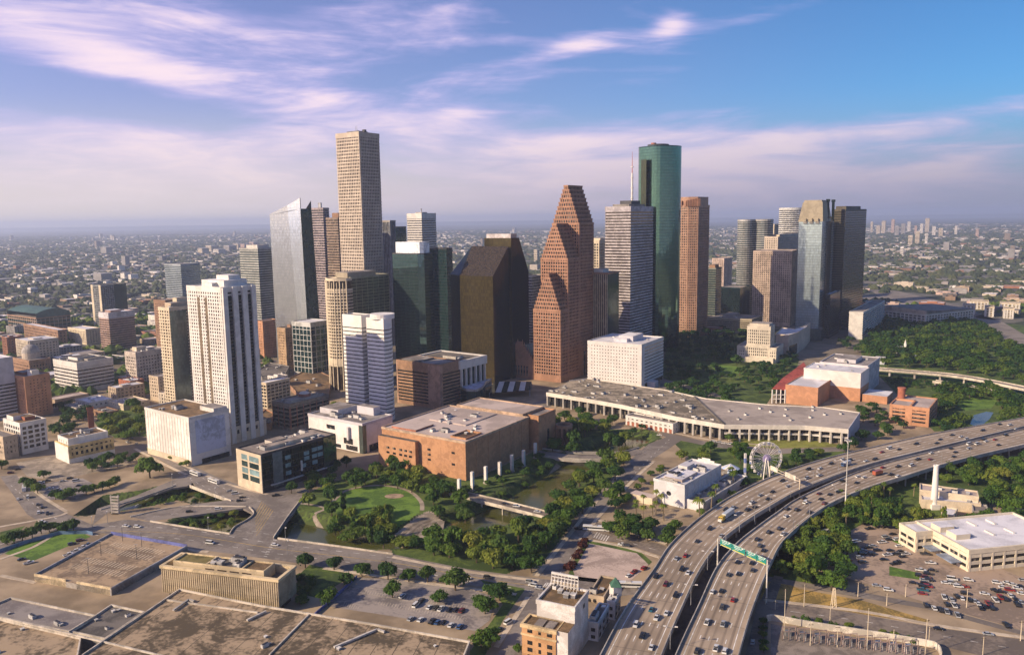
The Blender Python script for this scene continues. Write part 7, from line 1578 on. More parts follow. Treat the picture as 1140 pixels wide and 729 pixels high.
clump('over the blue-green wall', 'trees over the blue-green wall', None, 0, (4.4, 5.8), ['oak', 'dark'], 32, pts=[(8, 606), (16, 605), (25, 602), (36, 599), (46, 594), (55, 592), (64, 591), (74, 593), (82, 592)])
clump('by the old post-office car lot', 'trees around the post-office car lot', None, 0, (5, 6.8), ['dark', 'oak'], 33, pts=[(403, 641), (432, 645), (455, 647), (476, 648), (437, 665), (386, 653), (365, 673), (372, 634), (340, 632), (489, 670)])
clump('large beside the main street kerb', 'trees around the post-office car lot', None, 0, (8, 9), ['dark'], 34, pts=[(507, 657)])
clump('by the corner of the car lot and street', 'trees around the post-office car lot', None, 0, (5.5, 7.5), ['oak', 'dark'], 35, pts=[(548, 662), (540, 683), (556, 668), (536, 720), (546, 716)])
clump('beside the tan finned slab', 'shrubs beside the tan finned slab', [(326, 652), (332, 640), (345, 636), (350, 652), (336, 672)], 11, (2.4, 4), ['shrub', 'oak', 'dark'], 36, zt=2)
clump('along the foot of the blank white block', 'shrubs along the blank white block', None, 0, (2.6, 4.2), ['yellow', 'shrub'], 37, pts=[(166, 501), (172, 504), (178, 507), (190, 512), (197, 514), (203, 517), (208, 519)])
clump('inside the triangular bayou opening', 'shrubs in the bayou openings', [(196, 584), (225, 576), (262, 570), (256, 588), (225, 588)], 12, (2.4, 4.2), ['oak', 'yellow', 'shrub'], 38, zt=-3)
clump('inside the left bayou opening', 'shrubs in the bayou openings', [(150, 566), (185, 556), (212, 548), (240, 556), (215, 562), (165, 570)], 12, (2.2, 3.8), ['dark', 'shrub', 'oak'], 39, zt=-3)
clump('in the strip beside the gravel lot', 'red shrubs beside the gravel lot', None, 0, (2.4, 3.4), ['redshrub'], 40, pts=[(651, 603), (648, 609), (645, 615), (642, 621), (637, 630), (633, 634)])
clump('beside the street below the gravel lot', 'trees beside the brick-fronted building', None, 0, (2.6, 3.6), ['dark', 'oak'], 41, pts=[(588, 722), (577, 726)])
clump('along the substation wall', 'shrubs along the substation wall', None, 0, (2, 3), ['shrub', 'yellow'], 42, pts=[(885, 690), (897, 692), (912, 695), (928, 698), (945, 701), (982, 708), (996, 710), (1014, 714)])
clump('in the hedge by the frontage road', 'shrubs along the substation wall', None, 0, (2.4, 3), ['dark'], 43, pts=[(850, 694), (850, 702), (850, 710), (850, 718), (850, 726)])
clump('in front of the long exhibition hall lawn', 'trees by the Ferris wheel', None, 0, (4, 5.6), ['dark', 'oak'], 44, pts=[(812, 492), (828, 500), (820, 498)])
clump('bright at the foot of the cream curved tower', 'trees by the cream curved tower', None, 0, (5, 6), ['yellow'], 60, pts=[(372, 453), (379, 455)])
# farther parks: one mass of crowns each, too many to tell apart
def mass(name, polys, seed, label):
    g = MB(); r_ = random.Random(seed)
    for poly, n, rr, m_s in polys:
        for p in scatter(PX(poly, 4), n, seed + n):
            if any(inside(p, f[0]) for f in FOOT): continue
            R_ = r_.uniform(*rr); m = r_.choice(m_s); g.tube((*p, 0), (*p, R_ * .6), .5, .35, BARK, 4)
            leaves(g, (*p, R_ * .72), R_ * .62, R_ * .62, R_ * .42, 60, R_ * .14, m, r_, -.2)
            for i in range(6):
                t = r_.uniform(0, 6.28); d = r_.uniform(.3, .7) * R_; q = R_ * r_.uniform(.30, .46); leaves(g, (p[0] + d * math.cos(t), p[1] + d * math.sin(t), R_ * r_.uniform(.6, .98)), q, q, q * .8, 46, R_ * .115, m, r_, -.3)
    return tag(g.build(name), kind='stuff')
D2, O3, Y4 = [LEAFD, LEAFD, LEAF], [LEAF, LEAFD, LEAF], [LEAF, LEAFY, LEAFY, LEAF, LEAFD]
mass('park_woods', [([(738, 372), (770, 362), (830, 364), (834, 392), (826, 404), (790, 402), (742, 404)], 80, (8, 11), D2), ([(742, 428), (770, 424), (818, 430), (822, 446), (790, 446), (750, 440)], 28, (6, 9), O3), ([(738, 404), (800, 408), (832, 414), (800, 424), (742, 418)], 26, (5, 8), O3), ([(862, 398), (885, 394), (892, 402), (872, 412)], 9, (6, 8), D2),
    ([(966, 380), (985, 352), (1020, 350), (1080, 356), (1110, 372), (1145, 396), (1150, 424), (1100, 416), (1040, 408), (985, 406), (966, 398)], 230, (8, 12), Y4), ([(930, 385), (960, 372), (985, 352), (1020, 352), (1000, 370), (965, 392)], 44, (7, 10), D2),
    ([(1044, 436), (1060, 428), (1100, 430), (1150, 448), (1150, 464), (1115, 456), (1108, 442), (1070, 440), (1056, 456), (1046, 462)], 60, (6, 9), Y4), ([(1110, 464), (1150, 456), (1150, 470), (1115, 474)], 8, (5, 8), Y4), ([(985, 422), (1030, 420), (1040, 430), (1000, 428)], 12, (4, 6), O3), ([(700, 478), (735, 462), (738, 470), (712, 484)], 3, (4, 5), O3), ([(826, 410), (850, 404), (872, 412), (866, 432), (840, 436), (828, 424)], 22, (6, 8), D2), ([(955, 452), (975, 452), (1000, 466), (1010, 476), (985, 478), (960, 468)], 15, (4.5, 7), O3), ([(1046, 470), (1062, 462), (1076, 466), (1062, 480), (1048, 480)], 9, (5, 8), Y4), ([(62, 452), (80, 446), (98, 458), (96, 466), (78, 462)], 14, (5.5, 8), D2), ([(58, 474), (72, 464), (82, 474), (76, 482), (62, 482)], 8, (6, 8), O3)], 5, None)
# ------------------------------------------------------------------ vehicles
def paint(name, c, rough=.35):
    if name in MATS: return MATS[name]
    m, t, b = pbsdf(name); b.inputs['Base Color'].default_value = rgba(c); b.inputs['Roughness'].default_value = rough; b.inputs['Metallic'].default_value = .15; b.inputs['Coat Weight'].default_value = .4; MATS[name] = m; return m
PAINTS = {'white': (.68, .68, .66), 'black': (.016, .016, .018), 'dark grey': (.055, .056, .06), 'silver': (.38, .39, .40), 'red': (.30, .022, .018), 'blue': (.035, .09, .22), 'teal': (.03, .14, .19), 'orange': (.50, .13, .03), 'yellow': (.62, .42, .03), 'dark red': (.13, .016, .016)}
TYRE = M('tyre', (.018, .018, .018), .9); WIND = paint('car_window', (.012, .014, .017), .08)
PROF = {'car': ([(-2.3, .35), (2.25, .35), (2.3, .72), (1.25, .86), (-1.75, .90), (-2.3, .82)], [(-1.75, .88), (-1.15, 1.36), (.35, 1.36), (1.2, .86)], 1.82),
        'SUV': ([(-2.4, .4), (2.35, .4), (2.4, .92), (1.35, 1.05), (-2.3, 1.08), (-2.42, .95)], [(-2.28, 1.06), (-2.1, 1.72), (.45, 1.72), (1.3, 1.05)], 1.92),
        'pickup': ([(-2.8, .45), (2.75, .45), (2.8, 1.0), (1.7, 1.1), (-2.8, 1.08)], [(-.75, 1.08), (-.55, 1.78), (.75, 1.78), (1.6, 1.1)], 1.95),
        'van': ([(-2.7, .4), (2.6, .4), (2.65, 1.05), (2.1, 1.25), (-2.7, 1.25)], [(-2.68, 1.23), (-2.6, 2.15), (1.2, 2.15), (2.08, 1.24)], 1.98)}
VM = {}
def extr(prof, w_, m, taper=0.0, mtop=None):
    g = MB(); n = len(prof); zl = min(p[1] for p in prof); zh = max(p[1] for p in prof); yy = lambda z: w_ / 2 - taper * (z - zl) / max(.01, zh - zl)
    g.face([(x, -yy(z), z) for x, z in prof], m); g.face([(x, yy(z), z) for x, z in reversed(prof)], m)
    for i in range(n):
        a, b = prof[i], prof[(i + 1) % n]; top = mtop if mtop and a[1] > zh - .05 and b[1] > zh - .05 else m
        g.face([(a[0], yy(a[1]), a[1]), (b[0], yy(b[1]), b[1]), (b[0], -yy(b[1]), b[1]), (a[0], -yy(a[1]), a[1])], top)
    return g
def vmesh(kind, col):
    if (kind, col) not in VM:
        b, c, w_ = PROF[kind]; p = paint('paint_' + col.replace(' ', '_'), PAINTS[col])
        body = extr(list(reversed(b)), w_, p); cab = extr(list(reversed(c)), w_ * .92, WIND, .18)
        r = c; x0, x1 = r[1][0], r[2][0]; z = r[1][1]; roof = MB(); roof.box(((x0 + x1) / 2, 0), (x1 - x0 + .1, w_ * .74, .05), p, 0, z - .01)
        w0 = MB(); w0.tube((0, -.11, 0), (0, .11, 0), .34, .34, TYRE, 10); w0.tube((0, -.125, 0), (0, .125, 0), .18, .18, STEEL, 8)
        if kind == 'pickup': body.box((-1.8, 0), (1.7, w_ * .8, .03), DARKM, 0, 1.085)
        VM[(kind, col)] = (body.mesh('body'), cab.mesh('windows'), roof.mesh('roof'), w0.mesh('wheel'))
    return VM[(kind, col)]
CARS = []
def car(kind, col, x, y, z, rz, where, order, group):
    e_ = empty('van' if kind == 'van' else 'pickup_truck' if kind == 'pickup' else 'car', (x, y, z), None, kind if kind != 'SUV' else 'car', group, rz)
    b, w_, rf, wh = vmesh(kind, col); o = []
    for nm, me in (('body', b), ('windows', w_), ('roof', rf)): c = bpy.data.objects.new(nm, me); C.objects.link(c); c.parent = e_
    hw = PROF[kind][2] / 2 - .1; wb = abs(PROF[kind][0][0][0]) - .85
    for sx in (-wb, wb):
        for sy in (-hw, hw): c = bpy.data.objects.new('wheel', wh); C.objects.link(c); c.parent = e_; c.location = (sx, sy, .34)
    CARS.append((where, col, kind, order, e_))
CN = {'w': 'white', 'k': 'black', 'g': 'dark grey', 's': 'silver', 'r': 'red', 'b': 'blue', 't': 'teal', 'o': 'orange', 'm': 'dark red'}
crn = random.Random(21)
def pick(col): return crn.choice(['car', 'car', 'SUV', 'SUV', 'pickup'] if col != 'w' else ['car', 'SUV', 'van', 'pickup', 'car'])
LW = "753,621,s 759,633,k 730,641,k 741,650,m 752,662,k 725,678,t 731,687,w 742,682,w 708,695,w 715,707,k 725,720,w 763,618,r 766,637,w 803,596,s 808,567,k 816,565,s 837,559,w 840,564,k 846,551,s 860,547,k 855,555,k 877,541,s 900,522,k 898,532,s 913,521,w 912,529,w 938,511,w 946,512,k 964,513,w 974,511,k 982,503,r 990,499,w 1001,500,k 1043,493,k 1047,489,k 1070,486,w 1076,488,s 1094,479,g 1113,472,k 832,567,g 871,535,k 925,516,g 1020,494,k 1060,484,k 1124,473,w 776,602,g 790,588,k"
RW = "821,625,k 837,626,k 811,639,g 822,638,k 793,658,w 803,657,k 816,667,r 804,675,g 787,692,w 805,694,s 797,721,w 807,724,w 776,724,k 838,634,g 875,574,w 887,567,k 876,566,k 897,559,w 894,554,k 901,570,g 868,588,k 856,592,k 872,594,w 843,600,k 846,607,g 914,555,k 924,550,k 933,547,k 918,560,m 912,549,m 938,535,k 954,537,k 955,530,w 962,531,w 972,524,k 983,520,r 992,528,k 1000,519,k 1015,518,w 1022,511,k 1037,504,w 1036,511,r 1059,499,k 1064,503,k 1079,499,s 1079,494,w 1088,494,w 1098,491,w 1095,489,k 1108,489,r 1112,495,k 1062,508,g 1131,477,w 1000,530,w 1120,484,k 830,615,g 850,612,k"
for wi, (txt, nm) in enumerate(((LW, 'left'), (RW, 'right'))):
    for it in txt.split():
        x, y, c = it.split(','); p, a, v = on_way(wi, float(x), float(y)); col = CN[c]
        car(pick(c), col, p[0], p[1], ZD + .02, a + (math.pi if wi == 0 else 0), f'on the {nm} motorway carriageway', v, f'cars on the {nm} motorway carriageway')
LOTC = "968,588,k 994,594,k 999,600,w 1001,607,w 928,589,w 949,603,w 954,602,w 961,612,s 960,616,k 957,620,s 971,616,g 944,623,r 991,612,k 996,616,k 1000,616,g 1005,619,k 988,617,w 984,622,k 996,627,k 1036,626,w 1038,634,k 1033,638,k 1031,642,m 1030,649,k 1028,652,k 1027,656,t 1027,660,r 1017,648,k 989,656,w 976,651,s 1060,644,w 1053,648,w 1060,648,s 1067,652,w 1074,652,r 1078,645,w 1051,664,w 1059,666,s 1065,663,k 1071,665,w 1079,667,k 1085,668,s 1096,674,k 1104,676,k 1096,660,w 1114,664,r 1108,656,k 1117,653,w 1128,650,w 1133,654,w 1137,652,k 1125,662,w 1130,666,k 1136,669,s 1031,673,k 1040,676,w 1047,678,k 1054,680,s 1066,684,s 1120,695,k 1030,616,g 1066,627,k 965,609,k 972,607,s 977,612,k 982,603,w 990,600,k 986,597,s 1003,613,k 1008,616,w 1000,625,k 1024,640,k 1029,645,s 1025,634,w 1033,652,r 1034,645,k 1054,672,k 1062,673,w 1075,660,k 1089,671,w 1092,676,k 1100,671,r 1108,667,w 1113,658,k 1122,648,w 1124,656,r 1119,666,k 1138,660,w 1132,672,k 1139,645,s 1110,648,w 960,625,g"
for it in LOTC.split():
    x, y, c = it.split(','); p = G(float(x), float(y) , .7); a = R(8 if float(x) < 1010 and float(y) < 630 else (-18 if float(y) < 662 else 75)) + crn.uniform(-.08, .08)
    car(pick(c), CN[c], p[0], p[1], .05, a, 'in the lot by the cream office', float(x), 'cars parked by the cream office')
POC = "457,688,s 468,689,w 481,691,k 487,692,b 493,692,k 502,695,w 512,697,b 478,675,w 485,676,g 491,677,w 500,678,k 507,678,k 514,679,m 448,663,w 463,673,w 469,668,g"
for it in POC.split():
    x, y, c = it.split(','); p = G(float(x), float(y), .7); car(pick(c), CN[c], p[0], p[1], .06, R(68), 'in the old post-office car lot', float(x), 'cars in the post-office car lot')
ST = (("140,585,w 153,586,w 234,604,w 306,606,w 520,643,w 543,642,g 47,580,w 590,647,s", -14, 'on the main street'), ("43,570,w 53,571,k 42,561,g 47,564,k 20,555,w 31,553,w", 118, 'queueing on the left side street'), ("32,626,w 24,622,k", 40, 'by the corner of the small lawn'), ("80,605,g 89,601,m 84,613,w 92,609,w 76,617,w 98,606,b", 42, 'parked along the parking deck wall'), ("211,569,k 243,566,w", 15, 'on the middle bridge'),
      ("267,557,k 307,551,k 262,549,w 256,546,s 270,553,k", 20, 'near the black glass building corner'), ("46,537,w 70,535,s 78,532,k 85,535,w 88,540,k 56,543,w 64,545,s 52,535,g 20,522,k 12,526,m", 25, 'in the little car lots on the left'), ("644,588,k 697,607,g 693,606,w 593,651,w 600,654,s", 160, 'on the bus street corner'), ("734,484,w 793,491,w 806,493,w 800,492,s 813,494,w", 160, 'on the road below the exhibition hall'), ("142,492,w 152,494,s 147,488,k 215,512,k", 130, 'on the street by the blank white block'),
      ("1100,705,s 1045,699,k", -14, 'on the road in the lower right'), ("706,636,r 717,632,r 700,640,w 556,700,k 566,692,w", 50, 'by the gravel lot and street'), ("838,714,s", 70, 'on the frontage road under the motorway'), ("665,668,k 659,667,k 655,660,g", 20, 'behind the brick-fronted building'),
      ("562,560,k 575,563,w 598,569,w", -14, 'on the straight bayou bridge'))
for txt, a, wh in ST:
    for it in txt.split():
        x, y, c = it.split(','); z = .72 if 'straight bayou' in wh else .08
        p = G(float(x), float(y), z + .6); car(pick(c), CN[c], p[0], p[1], z, R(a), wh, float(x), 'cars ' + wh)
for key in sorted({(c[0], c[1], c[2]) for c in CARS}):
    s_ = sorted((c for c in CARS if (c[0], c[1], c[2]) == key), key=lambda c: c[3]); mo = 'motorway' in key[0]
    for j, c in enumerate(s_): c[4]['label'] = f"{key[1]} {key[2]} {key[0]}" + (f", {ordn(j + 1)} {'up from the bottom' if mo else 'from the left'}" if len(s_) > 1 else '')
def bus(px, py, a, label, L_=12.0, z=.08):
    p = G(px, py, z + 1.2); e_ = empty('bus', (*p, z), label, 'bus', None, R(a)); g = MB(); g.box((0, 0), (L_, 2.6, 2.7), paint('bus_white', (.70, .70, .68)), 0, .4); o = bpy.data.objects.new('body', g.mesh('body')); C.objects.link(o); o.parent = e_
    g = MB(); g.box((.1, 0), (L_ - .8, 2.66, .95), WIND, 0, 1.5); o = bpy.data.objects.new('window_band', g.mesh('window_band')); C.objects.link(o); o.parent = e_
    g = MB(); g.box((-1, 0), (3, 1.6, .3), CONC, 0, 3.1); o = bpy.data.objects.new('roof_unit', g.mesh('roof_unit')); C.objects.link(o); o.parent = e_
    for sx in (-L_ * .3, L_ * .32):
        for sy in (-1.15, 1.15): c = bpy.data.objects.new('wheel', vmesh('van', 'white')[3]); C.objects.link(c); c.parent = e_; c.location = (sx, sy, .45); c.scale = (1.4, 1.4, 1.4)
bus(217, 527, -38, 'white bus at the stop, nearer the blank white block'); bus(238, 535.5, -38, 'white bus at the stop, nearer the black glass building'); bus(664, 588, -12, 'long white bus crossing by the red shrubs', 17)
bus(702, 651, -6, 'white coach parked beside the motorway below the gravel lot'); bus(27, 543.5, 120, 'white bus on the left side street by the small lots', 10)
# lorry with yellow cab
p, a, v = on_way(0, 808, 576); e_ = empty('lorry', (p[0], p[1], ZD + .02), 'lorry with a yellow cab and silver trailer on the left carriageway', 'lorry', None, a + math.pi)
for nm, c, s_, m, z in (('trailer', (-3.5, 0), (13.5, 2.6, 2.9), paint('trailer_silver', (.55, .58, .58)), 1.1), ('cab', (6.0, 0), (4.0, 2.5, 2.9), paint('paint_yellow', PAINTS['yellow']), .7), ('chassis', (0, 0), (19, 2.0, .5), DARKM, .6), ('windscreen', (7.95, 0), (.2, 2.2, .9), WIND, 2.2), ('bonnet', (8.7, 0), (1.6, 2.2, 1.3), paint('bus_white', (.7, .7, .68)), .7)):
    g = MB(); g.box(c, s_, m, 0, z); o = bpy.data.objects.new(nm, g.mesh(nm)); C.objects.link(o); o.parent = e_
for sx in (-9, -7.6, 3.2, 4.6, 7.6):
    for sy in (-1.1, 1.1): c = bpy.data.objects.new('wheel', vmesh('van', 'white')[3]); C.objects.link(c); c.parent = e_; c.location = (sx, sy, .5); c.scale = (1.5, 1.4, 1.5)
for (w_, px, py, cab, box_, lb) in ((0, 941.5, 517.5, 'blue', (.42, .44, .46), 'grey box lorry with blue cab on the left carriageway near the tall light mast'), (1, 977.5, 527.5, 'orange', (.38, .10, .05), 'orange and red lorry on the right carriageway')):
    p, a, v = on_way(w_, px, py); e_ = empty('lorry', (p[0], p[1], ZD + .02), lb, 'lorry', None, a + (math.pi if w_ == 0 else 0))
    for nm, c, s_, m, z in (('cargo_box', (-1.6, 0), (7, 2.5, 2.6), paint('box_' + cab, box_), 1.0), ('cab', (3.2, 0), (2.2, 2.3, 2.2), paint('paint_' + cab, PAINTS[cab]), .6), ('chassis', (0, 0), (8.5, 1.8, .4), DARKM, .55), ('windscreen', (4.3, 0), (.15, 2.0, .8), WIND, 1.7)):
        g = MB(); g.box(c, s_, m, 0, z); o = bpy.data.objects.new(nm, g.mesh(nm)); C.objects.link(o); o.parent = e_
    for sx in (-3.4, 3):
        for sy in (-1.05, 1.05): c = bpy.data.objects.new('wheel', vmesh('van', 'white')[3]); C.objects.link(c); c.parent = e_; c.location = (sx, sy, .45); c.scale = (1.35, 1.35, 1.35)
for i, (px, py, a) in enumerate(((932, 585, 30), (919, 592, 35), (915, 598, 35))):
    p = G(px, py, 1.2); e_ = empty('camper_van', (*p, .05), f'white camper parked among trees by the car lot, {ordn(3 - i)} from the left', 'camper', 'white campers among the trees', R(a))
    for nm, c, s_, m, z in (('body', (-.6, 0), (6, 2.4, 2.3), paint('bus_white', (.7, .7, .68)), .6), ('cab', (3.0, 0), (1.6, 2.1, 1.3), paint('bus_white', (.7, .7, .68)), .5), ('window', (0, 0), (3, 2.45, .6), WIND, 1.7)):
        g = MB(); g.box(c, s_, m, 0, z); o = bpy.data.objects.new(nm, g.mesh(nm)); C.objects.link(o); o.parent = e_
# ------------------------------------------------------------------ street furniture
def gantry():
    A, B_ = D(799.5, 606, 0) if 0 else None, None
    z = ZD + 8.2; pl, pr = G(798.8, 626, ZD), G(853.6, 652, ZD)
    e_ = empty('sign_gantry', (*pl, 0), 'green overhead sign gantry spanning the right motorway carriageway', 'sign gantry')
    hz_ = lambda q, x, y: H + (lambda d: d.z / math.hypot(d.x, d.y))(ray(x, y)) * math.hypot(*q)
    zl, zr = hz_(pl, 799.5, 606), hz_(pr, 854.4, 615.5)
    zt = (zl + zr) / 2
    for q in (pl, pr): g = MB(); g.tube((*q, ZD - 9), (*q, zt), .45, .38, M('post_pale', (.55, .52, .46)), 8); g.build('post', e_)
    for dz in (-.3, -2.3): g = MB(); g.bar((*pl, zt + dz), (*pr, zt + dz), .35, .35, STEEL); g.build('beam', e_)
    d = Vector((pr[0] - pl[0], pr[1] - pl[1], 0)); L_ = d.length; d.normalize(); n_ = Vector((d.y, -d.x, 0))
    SG = M('sign_green', (.02, .20, .17), .4, var=.02); SY = M('sign_yellow', (.45, .42, .06), .4, var=.02); SW = M('sign_white', (.72, .74, .72), .4, var=.02)
    for u0, u1 in ((.06, .30), (.31, .575), (.60, .80), (.81, .985)):
        P = lambda u, zz, o: tuple(Vector((pl[0], pl[1], 0)) + d * (L_ * u) + n_ * o + Vector((0, 0, zt + zz)))
        g = MB(); g.face([P(u0, -2.9, .42), P(u1, -2.9, .42), P(u1, .7, .42), P(u0, .7, .42)], SG); g.face([P(u1, -2.9, .34), P(u0, -2.9, .34), P(u0, .7, .34), P(u1, .7, .34)], STEEL)
        for q in ((u0, u1, .6, .7), (u0, u1, -2.9, -2.8)): g.face([P(q[0], q[2], .43), P(q[1], q[2], .43), P(q[1], q[3], .43), P(q[0], q[3], .43)], SW)
        bd = g.build('sign_panel', e_); g = MB(); w_ = u1 - u0
        for (a0, a1, z0, z1) in ((.12, .62, .05, .3), (.72, .86, -.1, .35), (.15, .75, -.75, -.5), (.2, .5, -1.55, -1.35)): g.face([P(u0 + w_ * a0, z0, .45), P(u0 + w_ * a1, z0, .45), P(u0 + w_ * a1, z1, .45), P(u0 + w_ * a0, z1, .45)], SW)
        o = g.build('white_legend'); o.parent = bd; g = MB(); g.face([P(u0 + w_ * .06, -2.75, .44), P(u0 + w_ * .94, -2.75, .44), P(u0 + w_ * .94, -2.25, .44), P(u0 + w_ * .06, -2.25, .44)], SY); o = g.build('yellow_strip'); o.parent = bd
gantry()
def gantry2():
    pl, pr = G(857, 531, ZD), G(890.2, 546, ZD); zt = ZD + 8.0
    e_ = empty('sign_gantry', (*pl, 0), 'pale sign gantry seen from behind, over the left carriageway by the Ferris wheel', 'sign gantry')
    for q in (pl, pr): g = MB(); g.tube((*q, ZD - 9), (*q, zt), .5, .4, CREAM, 8); g.build('post', e_)
    for dz in (0, -1.8): g = MB(); g.bar((*pl, zt + dz), (*pr, zt + dz), .3, .3, CREAM); g.build('beam', e_)
    for u0, u1 in ((.02, .26), (.52, .86)):
        f = lambda u: tuple(pl[i] + (pr[i] - pl[i]) * u for i in (0, 1)); m = tuple((f(u0)[i] + f(u1)[i]) / 2 for i in (0, 1)); g = MB(); g.box(m, (math.dist(f(u0), f(u1)), .25, 3.4), M('sign_back', (.60, .57, .50), .5), math.atan2(pr[1] - pl[1], pr[0] - pl[0]), zt - 2.4); g.build('sign_panel', e_)
gantry2()
q = G(940.8, 571); hd = math.hypot(*q); d = ray(948, 489); hh = H + d.z / math.hypot(d.x, d.y) * hd
e_ = empty('light_mast', (*q, 0), 'very tall light mast with a ring of lamps beside the motorway', 'light mast'); g = MB(); g.tube((*q, 0), (*q, hh), .55, .22, M('mast_grey', (.62, .60, .56), .5), 8); g.build('pole', e_); g = MB(); g.tube((*q, hh - 1), (*q, hh - .4), 1.6, 1.6, STEEL, 12); g.build('ring', e_)
for k in range(8): t = k * .785; g = MB(); g.box((q[0] + 1.9 * math.cos(t), q[1] + 1.9 * math.sin(t)), (.9, .6, .5), WHITE, t, hh - 1.2); g.build('lamp_head', e_)
def lamp(px, py, hgt, label, group, z=0.0, twin=False, an=0.0):
    q = G(px, py, z); e_ = empty('street_lamp', (*q, z), label, 'street lamp', group, an); g = MB(); g.tube((0, 0, 0), (0, 0, hgt), .16, .10, STEEL, 6); o = bpy.data.objects.new('pole', g.mesh('pole')); C.objects.link(o); o.parent = e_
    for s_ in ((-1, 1) if twin else (1,)):
        g = MB(); g.bar((0, 0, hgt), (2.2 * s_, 0, hgt + .4), .14, .14, STEEL); o = bpy.data.objects.new('arm', g.mesh('arm')); C.objects.link(o); o.parent = e_
        g = MB(); g.box((2.5 * s_, 0), (1.3, .6, .35), WHITE, 0, hgt + .3); o = bpy.data.objects.new('lamp_head', g.mesh('lamp_head')); C.objects.link(o); o.parent = e_
for i, (px, py) in enumerate(((746, 722), (769, 673), (787.5, 634), (808, 606), (823, 592), (840, 580), (857, 569), (880, 553), (905, 541), (933, 528))):
    lamp(px, py, 10, f'twin-armed motorway lamp in the gap between the carriageways, {ordn(i + 1)} up from the bottom edge', 'lamps between the carriageways', ZD, True, R(-10))
for i, (px, py) in enumerate(((883, 592), (901, 576), (1048, 517), (1080, 509), (930, 556))): lamp(px, py, 9, f'single lamp on the outer edge of the right carriageway, {ordn(i + 1) if i < 4 else "fifth"} listed by its bend', 'lamps on the right carriageway edge', ZD, False, R(120))
for i, (px, py) in enumerate(((103, 589), (192, 540), (213, 545), (318, 602), (320, 617), (240, 556), (120, 583), (232, 590))): lamp(px, py, 9, f'slim grey street lamp by the bayou bridges, {ordn(sorted((103, 192, 213, 318, 320, 240, 120, 232)).index(px) + 1 if True else 0)} from the left', 'street lamps by the bayou bridges', 0, False, R(-60))
POLES = ((873, 702, 655), (895, 675, 650), (924, 690, 672), (965, 723, 676), (955, 664, 648), (987, 674, 660), (1008, 664, 650), (1030, 728, 688), (1034, 716, 697), (1094, 729, 708), (1136, 713, 690), (1076, 676, 655), (863, 678, 668), (852, 672, 664), (902, 718, 693), (932, 720, 696), (994, 725, 700))
for i, (px, by, ty) in enumerate(sorted(POLES)):
    q = G(px, by); hd = math.hypot(*q); d = ray(px, ty); hh = H + d.z / math.hypot(d.x, d.y) * hd
    e_ = empty('utility_pole', (*q, 0), f'slim pale utility pole along the lower right road, {ordn(i + 1)} from the left', 'pole', 'utility poles along the lower right road'); g = MB(); g.tube((*q, 0), (*q, hh), .22, .13, CREAM, 6); g.build('shaft', e_); g = MB(); g.bar((q[0] - 1.1, q[1], hh - .8), (q[0] + 1.1, q[1], hh - .8), .18, .18, BARK); g.build('crossarm', e_)
# substation and its curved wall
g = MB(); strip_wall(g, smooth(PX([(853.5, 691.5), (862, 691), (900, 698), (970, 709), (1030, 719), (1043, 723), (1047, 732)], 0), 30), 0, 3.2, .5, M('wall_pale', (.60, .55, .47), .85)); tag(g.build('boundary_wall'), 'pale curved concrete wall round the substation at the bottom right', 'wall')
sheet('substation_yard', [(858, 694), (1030, 721), (1046, 735), (1040, 760), (858, 760)], M('yard_gravel', (.24, .205, .175), .95), .046)
RS = M('lattice_pink', (.34, .25, .22), .6)
for i in range(9):
    q = G(878 + 17 * i, 712 + 2.0 * i); e_ = empty('switchgear_frame', (*q, 0), f'pinkish steel switchgear frame in the substation yard, {ordn(i + 1)} from the left', 'switchgear', 'switchgear frames in the substation')
    for dx in (-3, 0, 3):
        g = MB(); g.bar((q[0] + dx, q[1], 0), (q[0] + dx, q[1], 6.5), .28, .28, RS); g.build('post', e_); g = MB(); g.tube((q[0] + dx, q[1] - 2, 1.6), (q[0] + dx, q[1] - 2, 3.8), .26, .18, M('insulator_grey', (.36, .31, .29)) if dx else STEEL, 8); g.build('insulator', e_)
    for z in (4.2, 6.5): g = MB(); g.bar((q[0] - 3.3, q[1], z), (q[0] + 3.3, q[1], z), .28, .28, RS); g.build('beam', e_)
    g = MB(); g.box((q[0] + 1, q[1] + 4), (2.6, 2.2, 2.4), STEEL, 0, 0.0); g.build('cabinet', e_)
# leaning mast / steel tower
q = G(928, 675); e_ = empty('steel_pylon', (*q, 0), 'short pale steel pylon on the dry grass verge', 'pylon'); g = MB()
for sx, sy in ((-1, -1), (1, -1), (1, 1), (-1, 1)): g.bar((q[0] + sx, q[1] + sy, 0), (q[0] + sx * .4, q[1] + sy * .4, 10), .3, .3, CREAM)
for k in range(5): g.bar((q[0] - 1 + .12 * k, q[1] - 1 + .12 * k, 2 * k), (q[0] + .9 - .12 * k, q[1] - .9 + .12 * k, 2 * k + 2), .15, .15, CREAM)
g.build('lattice', e_)
